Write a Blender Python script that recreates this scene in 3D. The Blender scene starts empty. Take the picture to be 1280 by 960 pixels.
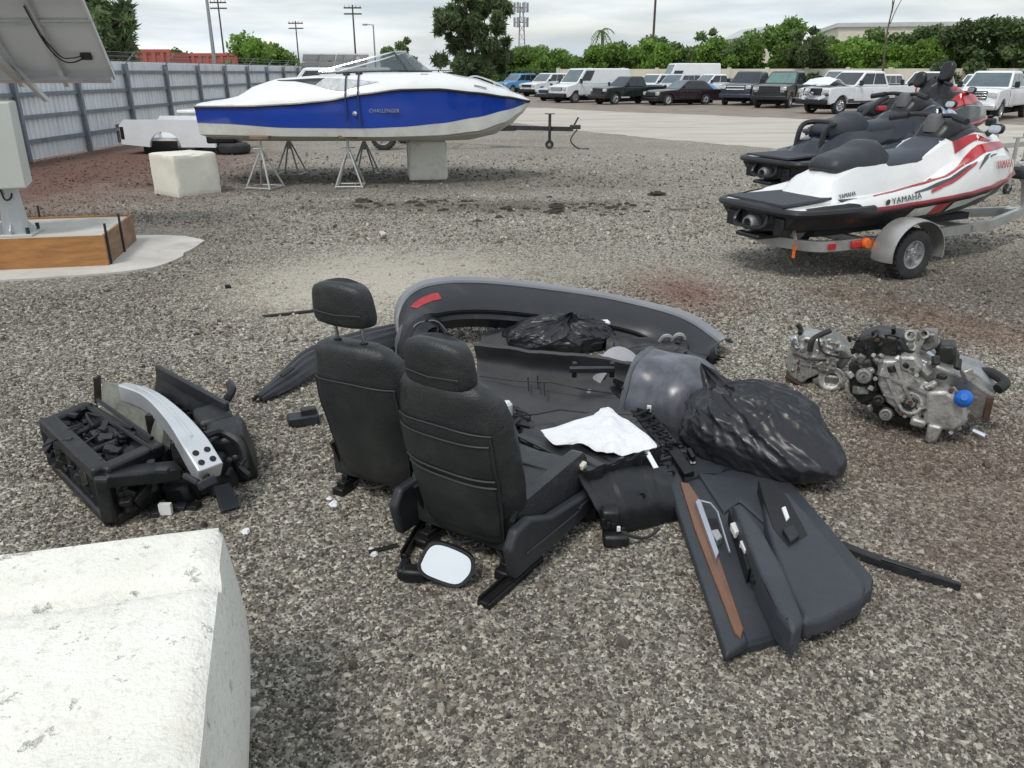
import bpy, bmesh, math, random
import numpy as np
from mathutils import Vector, Matrix, noise
R = math.radians
random.seed(11)
sc = bpy.context.scene
COL = sc.collection

# ------------------------------------------------------------------ camera
CAM_H, PITCH, FPX = 1.72, R(21.3), 1000.0
cam_d = bpy.data.cameras.new('camera'); cam = bpy.data.objects.new('camera', cam_d); COL.objects.link(cam)
cam.location = (0, 0, CAM_H); cam.rotation_euler = (R(90) - PITCH, 0, 0)
cam_d.sensor_width = 36; cam_d.lens = 36 * FPX / 1280; cam_d.clip_start = 0.05; cam_d.clip_end = 3000
sc.camera = cam

# ------------------------------------------------------------------ world: bright overcast
SUN_EL, SUN_AZ = R(56), R(-150)      # azimuth from +Y, clockwise positive: the sun stands high behind the camera's left shoulder
w = bpy.data.worlds.new('World'); sc.world = w; w.use_nodes = True
nt = w.node_tree; nt.nodes.clear()
def N(t, nt=None, **k):
    n = nt.nodes.new(t)
    for a, b in k.items(): setattr(n, a, b)
    return n
L = nt.links.new
out = N('ShaderNodeOutputWorld', nt); bg = N('ShaderNodeBackground', nt); bg.inputs[1].default_value = 0.1
sky = N('ShaderNodeTexSky', nt, sky_type='NISHITA', sun_disc=False, sun_elevation=SUN_EL, sun_rotation=SUN_AZ, air_density=1.3, dust_density=2.0)
tc = N('ShaderNodeTexCoord', nt); mp = N('ShaderNodeMapping', nt); mp.inputs['Scale'].default_value = (1.3, 1.3, 9)
n1 = N('ShaderNodeTexNoise', nt); n1.inputs['Scale'].default_value = 1.9; n1.inputs['Detail'].default_value = 7; n1.inputs['Roughness'].default_value = .55
n2 = N('ShaderNodeTexNoise', nt); n2.inputs['Scale'].default_value = 3.1; n2.inputs['Detail'].default_value = 6
r1 = N('ShaderNodeMapRange', nt); r1.inputs[1].default_value = .36; r1.inputs[2].default_value = .62; r1.inputs[3].default_value = .55; r1.inputs[4].default_value = 1.0
r2 = N('ShaderNodeMix', nt, data_type='RGBA'); r2.inputs[6].default_value = (5.5, 6.3, 7.0, 1); r2.inputs[7].default_value = (8.5, 8.85, 9.0, 1)
r3 = N('ShaderNodeMapRange', nt); r3.inputs[1].default_value = .40; r3.inputs[2].default_value = .60
mx = N('ShaderNodeMix', nt, data_type='RGBA')
L(tc.outputs['Generated'], mp.inputs[0]); L(mp.outputs[0], n1.inputs[0]); L(mp.outputs[0], n2.inputs[0])
L(n1.outputs[0], r1.inputs[0]); L(n2.outputs[0], r3.inputs[0]); L(r3.outputs[0], r2.inputs[0])
L(r1.outputs[0], mx.inputs[0]); L(sky.outputs[0], mx.inputs[6]); L(r2.outputs[2], mx.inputs[7])
L(mx.outputs[2], bg.inputs[0]); L(bg.outputs[0], out.inputs[0])

sun_d = bpy.data.lights.new('sun', 'SUN'); sun_d.energy = 1.5; sun_d.angle = R(14); sun_d.color = (1, .96, .9)
sun = bpy.data.objects.new('sun', sun_d); COL.objects.link(sun)
sd = Vector((math.sin(SUN_AZ) * math.cos(SUN_EL), math.cos(SUN_AZ) * math.cos(SUN_EL), math.sin(SUN_EL)))
sun.rotation_euler = sd.to_track_quat('Z', 'Y').to_euler(); sun.location = sd * 60
vs = sc.view_settings; vs.view_transform = 'Standard'; vs.look = 'None'; vs.exposure = 0.3; vs.gamma = 1; vs.use_curve_mapping = False

# ------------------------------------------------------------------ helpers
def at(px, py, z=0.0, Y=None):
    """a point of the place seen at photograph pixel px,py, at height z or at distance Y"""
    x = (px - 640) / FPX; v = (480 - py) / FPX; c, s = math.cos(PITCH), math.sin(PITCH)
    d = Vector((x, c + v * s, -s + v * c))
    t = (z - CAM_H) / d.z if Y is None else Y / d.y
    return Vector((0, 0, CAM_H)) + d * t

MATS = {}
def mat(name, col, rough=.5, metal=0, var=.12, vs=5, bump=0, bs=60, dirt=None, da=.5, ds=4, coat=0, spec=.5, wet=0, trans=0, stretch=None, bump2=0, bs2=12):
    if name in MATS: return MATS[name]
    m = bpy.data.materials.new(name); m.use_nodes = True; MATS[name] = m
    t = m.node_tree; b = t.nodes['Principled BSDF']; l = t.links.new
    b.inputs['Roughness'].default_value = rough; b.inputs['Metallic'].default_value = metal
    b.inputs['Specular IOR Level'].default_value = spec; b.inputs['Coat Weight'].default_value = coat; b.inputs['Coat Roughness'].default_value = .06
    b.inputs['Transmission Weight'].default_value = trans
    co = N('ShaderNodeTexCoord', t); src = co.outputs['Object']
    if stretch:
        mpp = N('ShaderNodeMapping', t); mpp.inputs['Scale'].default_value = stretch; l(src, mpp.inputs[0]); src = mpp.outputs[0]
    nz = N('ShaderNodeTexNoise', t); nz.inputs['Scale'].default_value = vs; nz.inputs['Detail'].default_value = 5; nz.inputs['Roughness'].default_value = .6
    l(src, nz.inputs[0])
    rg = N('ShaderNodeMapRange', t); rg.inputs[1].default_value = .3; rg.inputs[2].default_value = .7; l(nz.outputs[0], rg.inputs[0])
    mc = N('ShaderNodeMix', t, data_type='RGBA')
    mc.inputs[6].default_value = [min(1, max(0, c * (1 - var))) for c in col] + [1]; mc.inputs[7].default_value = [min(1, c * (1 + var)) for c in col] + [1]
    l(rg.outputs[0], mc.inputs[0]); cur = mc.outputs[2]
    if dirt:
        nd = N('ShaderNodeTexNoise', t); nd.inputs['Scale'].default_value = ds; nd.inputs['Detail'].default_value = 8; nd.inputs['Roughness'].default_value = .68; l(src, nd.inputs[0])
        rd = N('ShaderNodeMapRange', t); rd.inputs[1].default_value = .5; rd.inputs[2].default_value = .72; rd.inputs[4].default_value = da; l(nd.outputs[0], rd.inputs[0])
        md = N('ShaderNodeMix', t, data_type='RGBA'); md.inputs[7].default_value = list(dirt) + [1]; l(rd.outputs[0], md.inputs[0]); l(cur, md.inputs[6]); cur = md.outputs[2]
    l(cur, b.inputs['Base Color'])
    rr = N('ShaderNodeMapRange', t); rr.inputs[3].default_value = max(.03, rough - .12 - wet); rr.inputs[4].default_value = min(1, rough + .12)
    nr = N('ShaderNodeTexNoise', t); nr.inputs['Scale'].default_value = vs * 2.3; nr.inputs['Detail'].default_value = 4; l(src, nr.inputs[0]); l(nr.outputs[0], rr.inputs[0]); l(rr.outputs[0], b.inputs['Roughness'])
    if bump:
        nb = N('ShaderNodeTexNoise', t); nb.inputs['Scale'].default_value = bs; nb.inputs['Detail'].default_value = 4; l(src, nb.inputs[0])
        bp = N('ShaderNodeBump', t); bp.inputs['Strength'].default_value = bump; bp.inputs['Distance'].default_value = .01; hh = nb.outputs[0]
        if bump2:
            n2_ = N('ShaderNodeTexNoise', t); n2_.inputs['Scale'].default_value = bs2; n2_.inputs['Detail'].default_value = 3; n2_.inputs['Distortion'].default_value = 1.2; l(src, n2_.inputs[0]); ma = N('ShaderNodeMath', t, operation='MULTIPLY_ADD'); ma.inputs[1].default_value = bump2; l(n2_.outputs[0], ma.inputs[0]); l(hh, ma.inputs[2]); hh = ma.outputs[0]
        l(hh, bp.inputs['Height']); l(bp.outputs[0], b.inputs['Normal'])
    return m

def emptyat(name, loc, rz=0):
    o = bpy.data.objects.new(name, None); COL.objects.link(o); o.location = loc; o.rotation_euler = (0, 0, rz); o.empty_display_size = .1
    return o
def tag(o, label=None, cat=None, group=None, kind=None):
    if label: o['label'] = label
    if cat:
        o['category'] = cat
        if not kind: o['kind'] = 'thing'
    if group: o['group'] = group
    if kind: o['kind'] = kind
    return o
def thing(name, label, cat, loc=(0, 0, 0), rz=0, group=None):
    return tag(emptyat(name, loc, rz), label, cat, group)
def copytree(o, parent=None):
    c = o.copy(); COL.objects.link(c); c.parent = parent
    for ch in [x for x in ALLCH.get(o.name, [])]: copytree(ch, c)
    return c
ALLCH = {}

def rotm(rx=0, ry=0, rz=0): return (Matrix.Rotation(rz, 4, 'Z') @ Matrix.Rotation(ry, 4, 'Y') @ Matrix.Rotation(rx, 4, 'X'))
def TR(loc, rx=0, ry=0, rz=0): return Matrix.Translation(loc) @ rotm(rx, ry, rz)

class MB:
    def __init__(s): s.v = []; s.f = []; s.M = None
    def add(s, vs_, fs, M=None):
        o = len(s.v)
        for p in vs_:
            p = Vector(p)
            if M is not None: p = M @ p
            if s.M is not None: p = s.M @ p
            s.v.append(p)
        s.f += [tuple(i + o for i in f) for f in fs]; return s
    def box(s, c, d, M=None, top=(1, 1)):
        x, y, z = d[0] / 2, d[1] / 2, d[2] / 2; cx, cy, cz = c; a, b = top
        vs_ = [(cx - x, cy - y, cz - z), (cx + x, cy - y, cz - z), (cx + x, cy + y, cz - z), (cx - x, cy + y, cz - z),
               (cx - x * a, cy - y * b, cz + z), (cx + x * a, cy - y * b, cz + z), (cx + x * a, cy + y * b, cz + z), (cx - x * a, cy + y * b, cz + z)]
        return s.add(vs_, [(3, 2, 1, 0), (4, 5, 6, 7), (0, 1, 5, 4), (1, 2, 6, 5), (2, 3, 7, 6), (3, 0, 4, 7)], M)
    def bar(s, a, b, wd, ht, up=(0, 0, 1)):
        a, b = Vector(a), Vector(b); t = (b - a); ln = t.length; t.normalize(); u = Vector(up)
        if abs(t.dot(u)) > .98: u = Vector((0, 1, 0))
        sd_ = t.cross(u).normalized(); u = sd_.cross(t)
        M = Matrix((sd_, t, u)).transposed().to_4x4(); M.translation = (a + b) / 2
        return s.box((0, 0, 0), (wd, ln, ht), M)
    def loft(s, secs, closed=True, caps=True, M=None):
        n = len(secs[0]); fs = []
        for i in range(len(secs) - 1):
            for j in range(n if closed else n - 1):
                k = (j + 1) % n; fs.append((i * n + j, i * n + k, (i + 1) * n + k, (i + 1) * n + j))
        if caps and closed: fs += [tuple(range(n))[::-1], tuple((len(secs) - 1) * n + j for j in range(n))]
        return s.add([p for q in secs for p in q], fs, M)
    def tube(s, pts, r, n=8, M=None, sx=1):
        pts = [Vector(p) for p in pts]; secs = []; u = None
        for i, p in enumerate(pts):
            t = (pts[min(i + 1, len(pts) - 1)] - pts[max(i - 1, 0)]).normalized()
            if u is None:
                u = Vector((0, 0, 1)) if abs(t.z) < .9 else Vector((1, 0, 0))
            sd_ = t.cross(u).normalized(); u = sd_.cross(t).normalized()
            q = r[i] if isinstance(r, (list, tuple)) else r
            secs.append([p + (sd_ * math.cos(2 * math.pi * k / n) * sx + u * math.sin(2 * math.pi * k / n)) * q for k in range(n)])
        return s.loft(secs, M=M)
    def prism(s, poly, h0, h1, M=None):
        n = len(poly); vs_ = [(p[0], p[1], h0) for p in poly] + [(p[0], p[1], h1) for p in poly]
        fs = [tuple(range(n))[::-1], tuple(range(n, 2 * n))] + [(i, (i + 1) % n, n + (i + 1) % n, n + i) for i in range(n)]
        return s.add(vs_, fs, M)
    def lathe(s, prof, n=20, M=None):
        secs = [[(r_ * math.cos(2 * math.pi * k / n), r_ * math.sin(2 * math.pi * k / n), h) for k in range(n)] for r_, h in prof]
        return s.loft(secs, M=M)
    def sheet(s, fn, nu, nv, th=0.0, M=None):
        P_ = [[Vector(fn(i / (nu - 1), j / (nv - 1))) for j in range(nv)] for i in range(nu)]
        fs = []
        id_ = lambda i, j: i * nv + j
        for i in range(nu - 1):
            for j in range(nv - 1): fs.append((id_(i, j), id_(i + 1, j), id_(i + 1, j + 1), id_(i, j + 1)))
        vs_ = [p for r_ in P_ for p in r_]
        if th:
            nrm = []
            for i in range(nu):
                for j in range(nv):
                    a = P_[min(i + 1, nu - 1)][j] - P_[max(i - 1, 0)][j]; b = P_[i][min(j + 1, nv - 1)] - P_[i][max(j - 1, 0)]
                    q = a.cross(b); nrm.append(q.normalized() if q.length > 1e-9 else Vector((0, 0, 1)))
            m = len(vs_); vs_ = vs_ + [p - q * th for p, q in zip(vs_, nrm)]
            fs += [tuple(m + k for k in reversed(f)) for f in fs[:]]
            bd = [id_(i, 0) for i in range(nu)] + [id_(nu - 1, j) for j in range(1, nv)] + [id_(i, nv - 1) for i in range(nu - 2, -1, -1)] + [id_(0, j) for j in range(nv - 2, 0, -1)]
            for a, b in zip(bd, bd[1:] + bd[:1]): fs.append((b, a, m + a, m + b))
        return s.add(vs_, fs, M)
    def mesh(s, name, m, smooth=True, angle=35):
        me = bpy.data.meshes.new(name); me.from_pydata([tuple(p) for p in s.v], [], s.f)
        bm = bmesh.new(); bm.from_mesh(me); bmesh.ops.recalc_face_normals(bm, faces=bm.faces); bm.to_mesh(me); bm.free()
        me.materials.append(m)
        if smooth:
            me.shade_smooth(); me.set_sharp_from_angle(angle=R(angle))
        return me
    def build(s, name, m, parent=None, smooth=True, angle=35, bevel=0, seg=2, sub=0, M=None, normals=True):
        me = s.mesh(name, m, smooth, angle)
        return link(name, me, parent, bevel, seg, sub, M)
def link(name, me, parent=None, bevel=0, seg=2, sub=0, M=None):
    o = bpy.data.objects.new(name, me); COL.objects.link(o)
    if parent is not None: o.parent = parent; ALLCH.setdefault(parent.name, []).append(o)
    if M is not None: o.matrix_local = M
    if bevel:
        b = o.modifiers.new('bevel', 'BEVEL'); b.width = bevel; b.segments = seg; b.limit_method = 'ANGLE'; b.angle_limit = R(35)
    if sub:
        b = o.modifiers.new('sub', 'SUBSURF'); b.levels = sub; b.render_levels = sub
    return o
def B(c, d, M=None, top=(1, 1)): return MB().box(c, d, M, top)
def rrect(w_, h_, r_, n=4, cx=0, cy=0):
    r_ = min(r_, w_ / 2 * .999, h_ / 2 * .999); o = []
    for q, (sx, sy) in enumerate(((1, 1), (-1, 1), (-1, -1), (1, -1))):
        for k in range(n + 1):
            a = math.pi / 2 * (q + k / n); o.append((cx + sx * (w_ / 2 - r_) + r_ * math.cos(a), cy + sy * (h_ / 2 - r_) + r_ * math.sin(a)))
    return o
def lerp(a, b, t): return a + (b - a) * t
def interp(tab, x):
    if x <= tab[0][0]: return tab[0][1]
    for (a, p), (b, q) in zip(tab, tab[1:]):
        if x <= b:
            t = (x - a) / (b - a); t2 = t * t * (3 - 2 * t) * .5 + t * .5
            return p + (q - p) * t2
    return tab[-1][1]
def fbm(p, o=4): return noise.fractal(Vector(p), 1.0, 2.0, o)
def curve(pts, n=6):
    """Catmull-Rom through points"""
    pts = [Vector(p) for p in pts]; o = []
    for i in range(len(pts) - 1):
        a, b, c, d = pts[max(i - 1, 0)], pts[i], pts[i + 1], pts[min(i + 2, len(pts) - 1)]
        for k in range(n):
            t = k / n; o.append(.5 * ((2 * b) + (c - a) * t + (2 * a - 5 * b + 4 * c - d) * t * t + (3 * b - a - 3 * c + d) * t ** 3))
    return o + [pts[-1]]
def lettering(name, body, size, m, parent, M, ext=.002, shear=0, sx=1.0):
    cu = bpy.data.curves.new(name, 'FONT'); cu.body = body; cu.size = size; cu.extrude = ext; cu.align_x = 'CENTER'; cu.align_y = 'CENTER'; cu.shear = shear; cu.space_character = 1.05
    t = bpy.data.objects.new(name, cu); COL.objects.link(t)
    dg = bpy.context.evaluated_depsgraph_get(); dg.update()
    me = bpy.data.meshes.new_from_object(t.evaluated_get(dg)); bpy.data.objects.remove(t)
    me.materials.clear(); me.materials.append(m); me.transform(Matrix.Diagonal((sx, 1, 1, 1)))
    return link(name, me, parent, M=M)
def frame(o, xdir, ydir):
    """matrix at o with local x along xdir and local y roughly along ydir"""
    x = Vector(xdir).normalized(); z = x.cross(Vector(ydir)).normalized(); y = z.cross(x)
    M = Matrix((x, y, z)).transposed().to_4x4(); M.translation = Vector(o); return M
# ------------------------------------------------------------------ ground
def tools(t, P_):
    l = t.links.new
    def noi(scale, det=5, rough=.6, vec=P_):
        n = N('ShaderNodeTexNoise', t); n.inputs['Scale'].default_value = scale; n.inputs['Detail'].default_value = det; n.inputs['Roughness'].default_value = rough; l(vec, n.inputs[0]); return n
    def rng(x, a, b_, c=0, d=1):
        r_ = N('ShaderNodeMapRange', t); r_.inputs[1].default_value = a; r_.inputs[2].default_value = b_; r_.inputs[3].default_value = c; r_.inputs[4].default_value = d; l(x, r_.inputs[0]); return r_.outputs[0]
    def mix(f, a, b_, bt='MIX'):
        q = N('ShaderNodeMix', t, data_type='RGBA', blend_type=bt)
        for s_, v_ in ((q.inputs[0], f), (q.inputs[6], a), (q.inputs[7], b_)):
            if isinstance(v_, (int, float)): s_.default_value = v_
            elif isinstance(v_, tuple): s_.default_value = v_ + (1,)
            else: l(v_, s_)
        return q.outputs[2]
    def math_(op, a, b_):
        q = N('ShaderNodeMath', t, operation=op)
        for s_, v_ in ((q.inputs[0], a), (q.inputs[1], b_)):
            if isinstance(v_, (int, float)): s_.default_value = v_
            else: l(v_, s_)
        return q.outputs[0]
    return noi, rng, mix, math_
def patches(t, P_, base):
    l = t.links.new; noi, rng, mix, math_ = tools(t, P_)
    wob = noi(1.3, 6, .65).outputs[0]; wob2 = noi(4.5, 5, .7).outputs[0]
    def blob(cx, cy, rx, ry, rot=0, soft=.5, amt=1.0, w1=1.2, w2=.8):
        mp_ = N('ShaderNodeMapping', t, vector_type='TEXTURE'); mp_.inputs['Location'].default_value = (cx, cy, 0); mp_.inputs['Rotation'].default_value = (0, 0, rot); mp_.inputs['Scale'].default_value = (rx, ry, 1); l(P_, mp_.inputs[0])
        ln = N('ShaderNodeVectorMath', t, operation='LENGTH'); l(mp_.outputs[0], ln.inputs[0])
        d = math_('ADD', ln.outputs['Value'], math_('MULTIPLY', math_('SUBTRACT', wob, .5), w1)); d = math_('ADD', d, math_('MULTIPLY', math_('SUBTRACT', wob2, .5), w2))
        return rng(d, 1 - soft, 1 + soft, amt, 0)
    broad_dark = noi(.42, 5, .62).outputs[0]; base = mix(rng(broad_dark, .42, .62, 0, .22), base, (.55, .52, .5), 'MULTIPLY')  # broad random darkening of the ground colour
    base = mix(rng(noi(.9, 5, .6).outputs[0], .5, .7, 0, .22), base, (.7, .6, .52), 'MULTIPLY')
    # red earth along the metal fence, a red stain, pale dusty patch, dark mud, further darker patches
    base = mix(blob(-8.6, 15.2, 3.2, 6.5, .08, .5, .85), base, (.135, .062, .046))
    base = mix(blob(1.45, 6.65, .36, .62, .2, .6, .7), base, (.14, .055, .04))
    base = mix(blob(3.2, 5.7, .3, .9, .5, .6, .45), base, (.17, .08, .05))
    base = mix(blob(-1.15, 6.9, 1.1, 1.05, .35, .6, .9), base, (.48, .44, .37))
    base = mix(blob(.4, 7.4, 1.8, .55, 0, .7, .42), base, (.36, .33, .28))
    base = mix(blob(-.4, 11.2, 2.3, .6, .03, .4, .45, 2.4, 4.5), base, (.04, .032, .025))
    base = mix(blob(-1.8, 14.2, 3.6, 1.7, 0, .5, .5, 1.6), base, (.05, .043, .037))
    base = mix(blob(-4, 9.4, 1.4, 3, 0, .6, .3), base, (.08, .07, .06))
    base = mix(blob(4.6, 6.9, 2.0, .9, .5, .6, .55), base, (.075, .062, .05))  # darker brown patch beside the jet ski trailer
    base = mix(blob(2.4, 2.9, .9, 1.2, .3, .6, .5, 1.2, 1.8), base, (.12, .08, .06))
    return base, wob2
def ground_material():
    m = bpy.data.materials.new('gravel_ground'); m.use_nodes = True; t = m.node_tree; l = t.links.new; b = t.nodes['Principled BSDF']
    co = N('ShaderNodeTexCoord', t); P_ = co.outputs['Object']
    noi, rng, mix, math_ = tools(t, P_)
    vo = N('ShaderNodeTexVoronoi', t); vo.inputs['Scale'].default_value = 62; l(P_, vo.inputs[0])
    vo2 = N('ShaderNodeTexVoronoi', t); vo2.inputs['Scale'].default_value = 24; l(P_, vo2.inputs[0])
    sep = N('ShaderNodeSeparateColor', t); l(vo.outputs['Color'], sep.inputs[0])
    cr = N('ShaderNodeValToRGB', t); e = cr.color_ramp.elements
    e[0].position = 0; e[0].color = (.06, .054, .047, 1); e[1].position = 1; e[1].color = (.62, .58, .5, 1)
    for p, c in ((.3, (.17, .16, .133)), (.6, (.285, .266, .22)), (.85, (.44, .41, .345))):
        q = e.new(p); q.color = c + (1,)
    l(sep.outputs[0], cr.inputs[0])
    sep2 = N('ShaderNodeSeparateColor', t); l(vo2.outputs['Color'], sep2.inputs[0])
    base = mix(rng(sep2.outputs[0], .1, 1, .0, .22), cr.outputs[0], (.45, .42, .36))
    big = noi(.35, 6).outputs[0]
    base = mix(rng(big, .4, .75, 0, .4), base, (.62, .6, .57), 'MULTIPLY')
    base, wob2 = patches(t, P_, base)
    l(base, b.inputs['Base Color']); b.inputs['Roughness'].default_value = .88; b.inputs['Specular IOR Level'].default_value = .25
    bp = N('ShaderNodeBump', t); bp.inputs['Strength'].default_value = .9; bp.inputs['Distance'].default_value = .012; bp.invert = True
    l(math_('ADD', vo.outputs['Distance'], math_('MULTIPLY', wob2, .25)), bp.inputs['Height']); l(bp.outputs[0], b.inputs['Normal'])
    return m
GM = ground_material()
def gz(x, y):          # gentle unevenness of the yard, flat under the pile
    return 0.0
me = bpy.data.meshes.new('ground')
S = 700.0
me.from_pydata([(-S, -60, 0), (S, -60, 0), (S, 900, 0), (-S, 900, 0)], [], [(0, 1, 2, 3)]); me.materials.append(GM)
g = link('ground', me); tag(g, 'grey brown gravel ground of the storage yard', kind='structure')

# paved drive across the yard
def pave_material():
    m = mat('pale_concrete', (.46, .425, .365), .8, var=.12, vs=.5, bump=.3, bs=30, dirt=(.2, .17, .14), da=.6, ds=.35, stretch=(.6, 2.2, 1))
    return m
edge = [(-14, 41), (-3, 33.5), (.3, 30.2), (2.0, 26.6), (4.0, 23.1), (6.2, 20.2), (8.0, 17.9), (9.6, 15.5), (13.5, 10.8), (20, 4)]
rnd = random.Random(5); ed = []
for (a, b), (c, d) in zip(edge, edge[1:]):
    for k in range(10):
        t = k / 10; j = .10 if 0 < k else 0
        ed.append((lerp(a, c, t) + rnd.uniform(-j, j), lerp(b, d, t) + rnd.uniform(-j, j)))
ed.append(edge[-1])
bm_ = MB(); n_ = len(ed)
poly = ed + [(120, 4), (120, 66), (-14, 66)]
me = bpy.data.meshes.new('paved_drive'); me.from_pydata([(x, y, .004) for x, y in poly], [], [tuple(range(len(poly)))]); me.materials.append(pave_material())
tag(link('paved_drive', me), 'pale worn concrete drive in front of the parked vehicles', kind='structure')
# dusty earth strip the cars stand on
dirtm = mat('dusty_earth', (.24, .2, .165), .9, var=.2, vs=1.2, bump=.4, bs=25, dirt=(.1, .085, .07), da=.6, ds=.8)
A, Bq = Vector((-6, 62)), Vector((30, 16)); dv = (Bq - A).normalized(); nv = Vector((dv.y, -dv.x))
# near edge of the earth strip under the row of vehicles
pts = []
for k in range(40):
    t = k / 39; p = Vector((-5 + 29 * t, 52.0 - 26.5 * t - 3.6 * math.sin(math.pi * t)))
    pts.append((p.x + rnd.uniform(-.2, .2), p.y + rnd.uniform(-.5, .5)))
poly = pts + [(60, 20), (60, 65), (-5, 65)]
me = bpy.data.meshes.new('dirt_lot'); me.from_pydata([(x, y, .008) for x, y in poly], [], [tuple(range(len(poly)))]); me.materials.append(dirtm)
tag(link('dirt_lot', me), 'dusty brown earth under the parked vehicles', kind='structure')

# ------------------------------------------------------------------ loose gravel: real stones near the camera
def gravel():
    rs = np.random.RandomState(3); P_ = []; Sz = []; Tn = []
    def zone(y0, y1, dens, s0, s1):
        hw = lambda y: .72 * y + .9
        area = (y1 - y0) * 2 * hw(y1); n = int(area * dens)
        x = rs.uniform(-hw(y1), hw(y1), n); y = rs.uniform(y0, y1, n)
        k = np.abs(x) < .72 * y + .9
        x, y = x[k], y[k]; n = len(x)
        s = np.exp(rs.normal(math.log(s0), .38, n)).clip(s0 * .45, s1); s = np.where(rs.rand(n) < .006, s * rs.uniform(1.6, 2.6, n), s)
        # fewer stones on the dusty patch and none inside the solid block or concrete pad
        q = ((x + 1.15) / 1.1) ** 2 + ((y - 6.9) / 1.05) ** 2
        keep = ~((q < 1) & (rs.rand(n) < .65)); q2 = ((x - 1.45) / .36) ** 2 + ((y - 6.65) / .62) ** 2
        keep &= ~((q2 < 1) & (rs.rand(n) < .6))
        keep &= ~((x < -.72) & (y < 1.85) & (x > -3)); keep &= ~((x < -3.5) & (y > 6.6) & (y < 9.5))
        tn = rs.rand(n) ** (1.3 - .68 * np.clip((y - 3) / 5, 0, 1)); keep &= rs.rand(n) < np.clip((y1 - y) / (y1 - y0) * 1.1 + (.3 if y1 < 8 else .12), 0, 1)  # stones paler with distance: grazing-view lightness and dust put into their tint
        P_.append(np.stack([x, y, s * rs.uniform(-.15, .35, n)], 1)[keep]); Sz.append(s[keep]); Tn.append(tn[keep])
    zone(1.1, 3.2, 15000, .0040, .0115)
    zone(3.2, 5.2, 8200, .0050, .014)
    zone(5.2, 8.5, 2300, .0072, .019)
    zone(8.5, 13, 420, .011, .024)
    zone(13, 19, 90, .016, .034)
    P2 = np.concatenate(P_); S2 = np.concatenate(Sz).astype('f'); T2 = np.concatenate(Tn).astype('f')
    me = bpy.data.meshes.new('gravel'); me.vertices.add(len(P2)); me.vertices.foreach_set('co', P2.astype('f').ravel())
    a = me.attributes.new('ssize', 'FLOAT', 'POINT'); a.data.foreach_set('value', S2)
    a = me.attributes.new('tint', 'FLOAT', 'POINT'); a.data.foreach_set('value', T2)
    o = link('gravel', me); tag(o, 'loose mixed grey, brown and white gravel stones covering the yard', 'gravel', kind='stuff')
    m = bpy.data.materials.new('gravel_stone'); m.use_nodes = True; t = m.node_tree; b = t.nodes['Principled BSDF']; l = t.links.new
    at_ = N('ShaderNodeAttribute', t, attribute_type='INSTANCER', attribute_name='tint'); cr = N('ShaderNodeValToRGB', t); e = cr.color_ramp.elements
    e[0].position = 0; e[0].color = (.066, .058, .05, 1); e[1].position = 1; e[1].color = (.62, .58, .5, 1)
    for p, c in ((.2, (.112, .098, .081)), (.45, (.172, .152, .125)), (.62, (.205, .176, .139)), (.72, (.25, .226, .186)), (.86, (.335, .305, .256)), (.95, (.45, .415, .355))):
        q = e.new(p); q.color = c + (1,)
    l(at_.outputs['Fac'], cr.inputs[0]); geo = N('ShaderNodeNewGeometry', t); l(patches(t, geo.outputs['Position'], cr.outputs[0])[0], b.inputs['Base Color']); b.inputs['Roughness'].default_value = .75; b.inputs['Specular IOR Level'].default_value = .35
    gn = bpy.data.node_groups.new('scatter_stones', 'GeometryNodeTree')
    gn.interface.new_socket('Geometry', in_out='INPUT', socket_type='NodeSocketGeometry'); gn.interface.new_socket('Geometry', in_out='OUTPUT', socket_type='NodeSocketGeometry')
    gi = N('NodeGroupInput', gn); go = N('NodeGroupOutput', gn); gl = gn.links.new
    ico = N('GeometryNodeMeshIcoSphere', gn); ico.inputs['Radius'].default_value = 1; ico.inputs['Subdivisions'].default_value = 2
    sp = N('GeometryNodeSetPosition', gn); nz = N('ShaderNodeTexNoise', gn); nz.inputs['Scale'].default_value = 1.1; nz.inputs['Detail'].default_value = 1
    sb = N('ShaderNodeVectorMath', gn, operation='SUBTRACT'); sb.inputs[1].default_value = (.5, .5, .5); ml = N('ShaderNodeVectorMath', gn, operation='SCALE'); ml.inputs['Scale'].default_value = 1.5
    gl(nz.outputs['Color'], sb.inputs[0]); gl(sb.outputs[0], ml.inputs[0]); gl(ml.outputs[0], sp.inputs['Offset']); gl(ico.outputs[0], sp.inputs['Geometry'])
    sm = N('GeometryNodeSetMaterial', gn); sm.inputs['Material'].default_value = m; gl(sp.outputs[0], sm.inputs[0])
    ip = N('GeometryNodeInstanceOnPoints', gn); gl(gi.outputs[0], ip.inputs['Points']); gl(sm.outputs[0], ip.inputs['Instance'])
    rv = N('FunctionNodeRandomValue', gn, data_type='FLOAT_VECTOR'); rv.inputs[1].default_value = (6.28, 6.28, 6.28); gl(rv.outputs[0], ip.inputs['Rotation'])
    na = N('GeometryNodeInputNamedAttribute', gn, data_type='FLOAT'); na.inputs['Name'].default_value = 'ssize'
    rsc = N('FunctionNodeRandomValue', gn, data_type='FLOAT_VECTOR'); rsc.inputs[0].default_value = (.75, .6, .45); rsc.inputs[1].default_value = (1.35, 1.1, .8); rsc.inputs['Seed'].default_value = 4
    mv = N('ShaderNodeVectorMath', gn, operation='SCALE'); gl(rsc.outputs[0], mv.inputs[0]); gl(na.outputs[0], mv.inputs['Scale']); gl(mv.outputs[0], ip.inputs['Scale'])
    gl(ip.outputs[0], go.inputs[0])
    md = o.modifiers.new('stones', 'NODES'); md.node_group = gn
gravel()
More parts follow.
